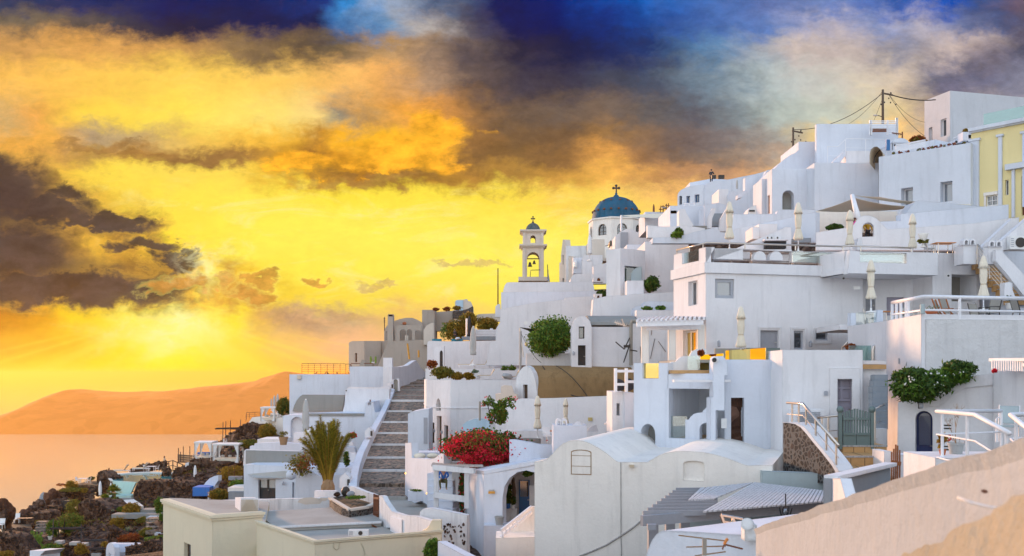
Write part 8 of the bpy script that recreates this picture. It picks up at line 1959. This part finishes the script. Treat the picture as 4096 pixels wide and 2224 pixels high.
def onp(x,y,z=None):z=zp if z is None else z;d=z/ty(y);return Vector((tx(x)*d,d,z))
zp=ty(600)*124
q=[W(1195,583,124),W(1452,612,122),W(1860,610,124),onp(1845,520),onp(1600,512),onp(1400,520),onp(1130,538)]
q=[Vector((v.x,v.y,zp))for v in q]
m=MB();m.add(q,[tuple(range(len(q)))]);wm,t_,bs=new_mat('pool_water');bs.inputs['Base Color'].default_value=(.05,.28,.30,1);bs.inputs['Roughness'].default_value=.03;bs.inputs['IOR'].default_value=1.4;m.build('water','pool_water',r)
A,B=q[0],q[1];dn=Vector((0,0,-1));hB=(785-600)/SC/FX*123
m=MB();C,Dd=A+dn*hB+Vector((.6,0,0)),B+dn*hB*.96+Vector((-1.0,0,0));n_=Vector((0,.4,0));up_=Vector((0,0,.06))
m.hexa([A+up_,B+up_,Dd,C],[v+n_ for v in(A+up_,B+up_,Dd,C)]);m.build('overflow_wall','aqua',r)
m=MB();
for a,b in zip(q[3:],q[4:]):m.bar(a+Vector((0,.3,.05)),b+Vector((0,.3,.05)),.7,.16)
m.bar(q[6]+Vector((0,0,.05)),q[0]+Vector((0,0,.05)),.3,.16);m.build('rim','white_warm',r)
P=[onp(1125,530),onp(1600,505),onp(1850,512),Vector((q[3].x+3,q[3].y+3,zp)),Vector((q[6].x,q[6].y+2.5,zp))]
m=MB();m.add([v+Vector((0,.7,-.02))for v in P],[tuple(range(5))]);m.add([v+Vector((0,.7,-1))for v in P],[tuple(range(5))]);tag(m.build('pool_deck','white_warm'),None,kind='structure')
block('lower_basin','pale aqua lower basin at the foot of the overflow wall',1080,755,1400,790,120,2,'aqua');block('grey_kerb','grey kerb below the lower basin',1270,788,1400,825,118,1,'grey_paint')
m=MB();q=[W(1290,830,117),W(1430,820,118),W(1535,855,112),W(1390,885,110)];zq=q[0].z;m.add([Vector((v.x,v.y,zq+.3))for v in q]+[Vector((v.x,v.y,zq))for v in q],[(0,1,2,3),(4,5,6,7),(0,1,5,4),(1,2,6,5),(2,3,7,6),(3,0,4,7)]);tag(m.build('patio','white_warm'),None,kind='structure')
for a,b,c_,lb in((1500,905,955,'upper grey curved garden step'),(1190,955,990,'long grey garden wall step'),(1560,985,1005,'white edged garden step right of the golden tree'),(1640,1130,1145,'upper narrow white step beside the cream house'),(1650,1155,1170,'lower narrow white step beside the cream house')):block('garden_step',lb,a,b,1700 if a<1600 else 1760,c_+12,104-(b-900)*.04,1.5,'grey_paint' if c_<1000 else 'white_dim','grey garden steps','step')
t=thing('gravel_steps','dark gravel steps climbing beside the cream house','staircase',W(1660,1130,96));[MB().box(W(1665,1010+i*42,99-i*1.3),(1.5,1.4,.35)).build('tread','cobble',t)for i in range(4)]
t=thing('garden_steps','dark stone steps beside the high rock pier','staircase',W(970,760,122));[MB().box(W(985-i*8,660+i*27,125-i*.6),(1.05,.8,.2)).build('tread','lava',t)for i in range(5)]
t=thing('stone_steps','little pale stone steps in the lower left garden','staircase',W(450,1170,100));[MB().box(W(455-i*6,1040+i*32,103-i*.9),(1.05,.7,.25)).build('tread','cobble',t)for i in range(5)]
def seat_set(x,y,d,sc,lbt,lbs):
 k=sc
 place('table_set',table_maker('white_paint','white_paint',1.4,1.0),W(x,y,d),k,0,lbt,'white garden tables')
 for i,lb in enumerate(lbs):place('chair_white',None,W(x+(-55 if i==0 else 60),y+3,d+.3),k,1.4 if i==0 else-1.4,lb,'white garden chairs')
seat_set(888,618,127,.8,'white table on the left garden terrace above the steps',('white chair left of the table on the left garden terrace','white chair right of the table on the left garden terrace'))
seat_set(1615,492,137,.9,'white table on the far pool deck',('white chair left of the table on the far pool deck','white chair right of the table on the far pool deck'))
place('chair_white',None,W(180,1045,106),1.0,.3,'white chair beside the dark boulder at lower left');place('chair_white',None,W(10,1110,97),1.0,0,'white chair cut by the left picture edge')
for x,y,lb in((1300,512,'dark framed lounger at the left end of the pool'),(1510,490,'white lounger in the middle of the pool deck')):place('lounger',None,W(x,y,136.5),1.2,.1,lb,'loungers by the pool')
for x,y,d,lb in((270,1050,104,'dark long plank table by the left boulders'),(475,985,112,'round dark stone table before the fireplace')):place('table_dark',table_maker('dark_wood','dark_wood',3.2,1.4,.9),W(x,y,d),(.45,.5,.62),.1,lb)
r=thing('stone_fireplace','dark stone fireplace with a mantel shelf in the rock garden','fireplace',W(575,930,115));MB().box(W(575,862,115),(1.5,.6,.1)).build('mantel','lava',r);MB().box(W(575,895,115.6),(1.2,.6,.6)).build('hearth','black',r);[MB().box(W(575+s_*58,900,115),(.16,.5,.75)).build('pier','lava',r)for s_ in(-1,1)]
tag(MB().ell(W(438,905,114),(.26,.25,.26),14,8).build('stone_oven','lava'),'domed stone oven left of the fireplace','oven');tag(MB().box(W(725,850,116.5),(.65,1.0,1.0)).build('cave_opening','black'),'dark cave opening right of the fireplace','opening')
potted('potted_plant','green plant in a white pot under the dark boulder',90,1060,101,.4,.35,.35,'leaf_dark','white_warm',160);potted('potted_plant','bright green plant in a white pot by the garden steps',535,1225,92,.4,.35,.6,'leaf_green','white_warm',200)
parasol('white',1070,597,748,119,'white closed parasol left of the fan palms');parasol('white',1183,615,690,122,'white closed parasol behind the tall fan palm')
def sticks(label,x0,x1,y,d,posts,depth=3.0,n=9,mat='dark_wood'):
 r=thing('stick_pergola',label,'pergola',W((x0+x1)/2,posts[0][2],d),'rough stick pergolas');rnd=random.Random(x0)
 for x,yt,yb in posts:MB().tube([W(x,yb,d+rnd.uniform(0,depth)),W(x+4,yt,d+rnd.uniform(0,depth))],.05,6).build('post',mat,r)
 for i in range(n):o_=rnd.uniform(-8,8);MB().tube([W(x0+rnd.uniform(-15,20),y+o_,d+depth*i/n),W(x1+rnd.uniform(-20,20),y+o_-rnd.uniform(-12,12),d+depth*i/n)],.035,5).build('pole',mat,r)
 return r
sticks('rough dark stick pergola among the green shrubs',545,880,1105,96,((565,1010,1250),(625,1040,1260),(685,1000,1200),(865,1060,1220)),4,14)
sticks('low dark stick pergola left of the vaulted cottage',870,1130,1232,88,((870,1170,1310),(925,1220,1300),(1160,1150,1290)),3,10);sticks('lowest stick pergola at the bottom edge',950,1130,1318,82,((965,1260,1399),(1090,1300,1399)),3,8);sticks('stick pergola by the stone wall at the right of the garden',1690,1860,770,110,((1740,700,860),(1830,700,840)),3,8)
for x,y,w_,lb in((640,1250,60,'left pale lounge bench under the stick pergola'),(800,1262,70,'middle pale lounge bench near the stick pergola'),(1040,1380,80,'white bench at the bottom edge left of the cottage'),(900,1275,60,'pale lounge bench behind the low pergola')):tag(MB().box(W(x,y,86),(w_*86/SC/FX*1.2,.7,.25)).build('lounge_bench','cloth_grey'),lb,'bench','lounge benches in the lava garden')
wall('white_ledge','white slanting wall top at the bottom left edge',Plane(318,78,480,76),[(318,1500),(318,1342),(400,1345),(482,1342),(430,1390),(430,1500)],1.5,'white_cool')
r=thing('vaulted_cottage','small white cottage with a barrel roof at the bottom left','house',W(1300,1399,80));s=Slab('','','',Plane(1130,81,1225,78),[(1130,1500),(1130,1340),(1140,1290),(1160,1262),(1180,1255),(1205,1270),(1222,1310),(1225,1500)],.4,'white_cool',root=r,part='gable');s.win(0,1163,1372,1185,1420,1,1,rd=.2);s.done()
V=[]
for x,d in((1225,78),(1500,82)):
 for i,(yy,dz)in enumerate(((1360,0),(1310,.6),(1275,1.4),(1256,2.6),(1262,4.2))):V.append(W(x,yy if x==1225 else yy+(0 if i else-6),d+dz))
m=MB();m.add(V,[(i,i+1,5+i+1,5+i)for i in range(4)]);z_=Vector((0,0,-6));m.add([V[0],V[5],V[5]+z_,V[0]+z_],[(0,1,2,3)]);m.build('barrel_roof','white_cool',r)
# crop 14: pool side, cabanas, bridge
crop(14)
RW('broad lava wall with a small doorway beneath the cabanas',780,131,1180,127,[(770,900),(780,700),(800,620),(830,580),(870,575),(1000,600),(1140,615),(1180,640),(1175,720),(1160,880)],2.5,.6,11)
tag(MB().box(W(1045,790,128.0),(.5,.4,1.3)).build('wooden_door','brown_wood'),'dark reddish door in the lava wall beneath the cabanas','door')
RW('long lava wall in front of the pool',40,121,850,118,[(30,1120),(90,1050),(140,900),(170,850),(250,850),(500,855),(800,880),(850,900),(850,1020),(700,1140),(300,1170)],2.5,.6,12)
RW('lava pier at the right of the pool',590,128,690,127,[(585,860),(600,740),(630,690),(700,680),(720,720),(690,800),(680,870)],1.5,.55,13);RW('narrow lava pier rising from the pool',455,130,535,130,[(450,850),(460,760),(470,700),(520,690),(535,720),(530,860)],1.2,.5,14)
RW('high lava tower with ledge behind the man in white',1335,140,1670,138,[(1330,400),(1350,330),(1400,220),(1420,180),(1470,155),(1560,150),(1600,180),(1610,150),(1650,145),(1670,200),(1660,330),(1480,400)],3,.6,15)
RW('low lava skyline wall behind the pool deck',80,143,470,143,[(60,760),(60,720),(130,680),(180,650),(300,640),(420,615),(490,610),(490,700),(150,760)],1.2,.55,16)
RW('dark rocks under the golden bushes by the cream house',1180,112,1300,110,[(1180,1100),(1190,960),(1230,930),(1290,930),(1300,1100)],1.5,.5,17);RW('lava wall below the blue painted basin',830,116,1030,116,[(820,1130),(830,1020),(1030,1035),(1030,1130)],1.0,.5,18)
bush('golden_bush','large golden bush above the white parapet',1770,240,128,115,115,2200,'leaf_gold',size=.12,leaf2='leaf_olive',spread=.2,clumps=30);bush('golden_bush','orange golden bush behind the rusty garden railing',1330,770,118,170,110,2600,'leaf_gold',size=.11,spread=.25,clumps=26);bush('golden_bush','yellow bush below the white painted shell wall',1160,1020,108,130,75,2000,'leaf_gold',size=.1,leaf2='leaf_olive',spread=.25);bush('green_creeper','green creeper slope below the lava tower',1540,390,132,150,55,2400,'leaf_olive',size=.1,leaf2='leaf_green',stem=False,spread=.25);bush('green_creeper','green bush behind the right cabana curtains',1370,500,136,40,45,600,'leaf_green',size=.1,stem=False);bush('green_agaves','tuft of long green leaves beside the white house',1390,890,104,90,55,700,'leaf_green',size=.09,long=5,stem=False)
wall('shell_wall','white curved shell shaped wall beside the blue basin',Plane(950,118,1160,116),[(940,1000),(960,930),(1000,870),(1050,820),(1110,790),(1158,780),(1158,850),(1120,900),(1110,1000)],.5,'white_cool')
block('blue_basin','bright blue painted basin wall',840,930,1050,1040,115,2.5,'bright_blue');wall('white_slide','white wedge at the right end of the blue basin',front(114),[(1025,1080),(1040,990),(1160,970),(1060,1010),(1040,1100)],.6,'white')
wall('aqua_niche','pale aqua arched niche between the lava piers',front(129),[(680,870),(685,790),(705,730),(730,705),(755,700),(770,800),(775,870)],.5,'aqua')
block('white_box','small white box on top of the aqua niche',748,630,800,690,131,1.2,'white');parasol('white',872,655,838,124,'white closed parasol in front of the broad lava wall')
tag(MB().box(W(860,890,122),(2.3,.8,.3)).build('daybed','cloth_cream'),'row of cream daybeds at the foot of the white parasol','daybed')
def cabana(label,x0,x1,yt,yb,d,dep=2.4):
 k=d/SC/FX;r=thing('cabana',label,'cabana',W((x0+x1)/2,yb,d),'white curtained cabanas');A,B=W(x0,yb,d),W(x1,yb,d);H=(yb-yt)*k;Y=Vector((0,dep,0));Z=Vector((0,0,H))
 for p in(A,B,A+Y,B+Y):MB().bar(p,p+Z,.12,.12,up=Vector((0,1,0))).build('post','cloth_grey',r)
 c=(A+B+Y)/2;MB().box(c+Z+Vector((0,0,.12)),((B-A).x+.2,dep+.2,.2)).build('roof','cloth_white',r);MB().box(c+Vector((0,0,.35)),((B-A).x,dep,.35)).build('mattress','cloth_cream',r)
 for p,s_ in((A,1),(B,-1),(A+Y,1),(B+Y,-1)):
  m=MB();pr=[]
  for i in range(9):t_=i/8;z=H*(1-t_);w2=.55*abs(t_-.55)**1.2+.07;pr.append((z,w2))
  for i in range(8):
   (za,wa),(zb_,wb)=pr[i],pr[i+1];o_=Vector((s_*.05,-.05,0));m.add([p+o_+Vector((0,0,za)),p+o_+Vector((s_*wa*1.6,.06*(i%2),za)),p+o_+Vector((s_*wb*1.6,.06*((i+1)%2),zb_)),p+o_+Vector((0,0,zb_))],[(0,1,2,3)])
  m.build('curtain','cloth_white',r)
 for i in range(3):MB().ell(c+Vector(((i-1)*(B-A).x*.28,dep*.3,.72)),(.26,.12,.17),10,6).build('pillow','cloth_grey',r)
cabana('left white curtained cabana on the deck',868,1075,385,600,132);cabana('right white curtained cabana on the deck',1095,1410,410,625,129)
tag(MB().box(W(980,520,136),(1.6,.5,.6)).build('blue_sofa','cloth_blue'),'bright blue sofa behind the left cabana','sofa')
railing('cabana_railing','thin railing in front of the left cabana',[W(845,520,131),W(1180,560,128)],1.2,0,'steel',.05)
tag(MB().box(W(1150,618,131),(6.4,3.5,.2)).build('deck','old_wood'),'dark wooden deck carrying the two cabanas','deck')
t=thing('plank_fence','stacked dark plank fence left of the cabanas','fence',W(750,620,134))
for i in range(8):MB().bar(W(655,525+i*13,134),W(860,540+i*13-(6 if i%2 else 0),132),.06,.11).build('plank','old_wood',t)
for x,yt in((664,440),(725,420),(806,420),(690,488),(1277,445)):MB().tube([W(x,620,133.5),W(x,yt,133.5)],.055,6).build('post','dark_wood',t)
sticks('wind bent stick pergola on the lava tower',1130,1470,200,139,((1215,120,370),(1250,110,340),(1307,100,370),(1435,90,160)),3,12,'dark_wood')
b=W(1245,380,137);person('man in a white shirt leaning behind the cabana roof',b-Vector((0,0,.85)),1.75,dict(chest=(0,-.06,1.32),head=(.0,-.12,1.6),chin=(0,-.1,1.53),top=(0,-.12,1.68)),'cloth_white','dark_cloth','hair_brown',rz=.6)
b=W(1440,620,126);person('person in black standing at the right end of the cabana deck',b,1.8,{},'dark_cloth','dark_cloth','hair_brown',rz=1.0)
b=W(490,660,146);person('person with long hair standing by the wooden bridge',b-Vector((0,0,.3)),1.7,{},'cloth_tan','dark_cloth','hair_brown',True,rz=2.4)
crop(13);b=W(1166,530,131);person('person in a green top sitting at the far left corner of the pool',b-Vector((0,0,.45)),1.7,dict(pelvis=(0,0,.5),belly=(0,0,.7),chest=(0,.02,.92),neck=(0,.02,1.08),chin=(0,0,1.15),head=(0,0,1.23),top=(0,0,1.31),lsh=(-.17,0,1.02),rsh=(.17,0,1.02),lel=(-.2,0,.8),rel=(.2,0,.8),lwr=(-.18,-.2,.6),rwr=(.18,-.2,.6),lha=(-.17,-.28,.58),rha=(.17,-.28,.58),lhi=(-.1,0,.48),rhi=(.1,0,.48),lkn=(-.12,-.45,.48),rkn=(.12,-.45,.48),lan=(-.12,-.5,.1),ran=(.12,-.5,.1),lto=(-.12,-.65,.04),rto=(.12,-.65,.04)),'leaf_aloe','dark_cloth','hair_brown',True,rz=2.6);crop(14)
t=thing('wooden_bridge','arched dark wooden footbridge over the pool','bridge',W(590,730,134));P_=[(455,730),(490,620),(595,597),(700,640),(760,670)]
for dy in(0,2.0):
 MB().tube([W(x,y,134+dy)for x,y in P_],.06,6).build('handrail','dark_wood',t);MB().tube([W(x,y+60 if i else y,134+dy)for i,(x,y)in enumerate(P_)],.045,6).build('lower_rail','dark_wood',t)
 for x,y in((490,622),(545,608),(595,600),(650,622),(715,650)):MB().bar(W(x,y+105,134+dy),W(x,y,134+dy),.1,.1,up=Vector((0,1,0))).build('post','dark_wood',t)
MB().hexa([W(460,712,134),W(760,735,134),W(760,735,136),W(460,712,136)],[W(460,700,134),W(760,722,134),W(760,722,136),W(460,700,136)]).build('walkway','old_wood',t)
railing('garden_railing','rust coloured garden railing beside the white house',[W(1470,618,106),W(1290,672,109),W(1290,680,109)],2.1,2,'rust',.03,posts=[.0,.6,1]);tag(MB().box(W(1380,815,108),(1.5,.6,.4)).build('concrete_ledge','slate_paint'),'grey concrete ledge under the rust coloured railing','ledge')
block('grey_planter_box','grey planter wall with a pale cap beside the white house',1285,985,1475,1100,100,3,'slate_paint');block('pale_ledge','pale cap on the grey planter wall',1278,935,1478,985,100.6,3,'white_warm')
crop(2)
wall('tip_terrace','white terrace with a pale coping at the left tip of the village',Plane(-10,150,340,140),[(-60,1330),(-20,1280),(20,1225),(90,1218),(100,1235),(285,1228),(340,1235),(340,1400),(-60,1400)],4,'white_warm')
railing('tip_railing','thin curved railing at the left tip of the village',[W(-35,1215,158),W(-30,1185,150),W(88,1180,149)],0.9,2,'rust',.03,step=1.0)
cabana('white cabana on the tip terrace beside three parasols',95,215,1150,1260,143)
for x,a,b_,lb in((185,1063,1140,'left of three grey closed parasols on the tip terrace'),(210,1038,1140,'middle of three grey closed parasols on the tip terrace'),(238,1024,1140,'right of three grey closed parasols on the tip terrace')):parasol('grey',x,a,b_,146,lb)
block('tip_planter','white planter block behind the tip cabana',176,1190,260,1235,147,2,'white_warm')
bush('terrace_tree','dark leafy tree at the left end of the long railed house',290,1135,138,60,75,2200,'leaf_dark',size=.15,leaf2='leaf_olive',spread=.28)
railing('red_railing','rust red rail at the left edge of the tip terrace',[W(-10,1290,139),W(60,1290,139)],1.0,1,'rust',.05)
m=MB();rnd=random.Random(21);random.seed(21);crop(0);n=0
while n<3200:
 x,y=rnd.uniform(-62,-8),rnd.uniform(76,150)
 if x>tx(700)*y or x<tx(-30)*y:continue
 z=slope_z(x,y)-.2;f=rnd.uniform(.08,.42);m.rock((x,y,z),(f,f*.8,f*.6),1,.5);n+=1
tag(m.build('rubble','lava'),'loose dark lava stones covering the ground of the garden',kind='stuff')
m=MB();
for i in range(5200):
 x,y=rnd.uniform(-62,-8),rnd.uniform(76,150)
 if x>tx(720)*y or noise.noise(Vector((x*.12,y*.12,3)))<.05:continue
 m.leaves((x,y,slope_z(x,y)+.1),(.4,.4,.2),4,.11,2,i)
tag(m.build('undergrowth','leaf_olive'),'patches of olive undergrowth between the lava stones',kind='stuff')
# evening haze over the sea
def haze():
 m=bpy.data.materials.new('haze_air');m.use_nodes=True;t=NT(m.node_tree)
 t.n.remove(t.n['Principled BSDF'])
 v=t.new('ShaderNodeVolumePrincipled');v.inputs['Color'].default_value=(1.0,0.60,0.13,1)
 v.inputs['Density'].default_value=0.00008;v.inputs['Anisotropy'].default_value=0.5
 t.l.new(v.outputs[0],t.n['Material Output'].inputs['Volume']);MATS['haze_air']=m
 b=MB();b.box((0,44000,(SEA-12+42)/2),(122000,94000,42-(SEA-12)))
 b.f=[f[::-1]for f in b.f]
 tag(b.build('haze','haze_air'),kind='stuff')
haze()
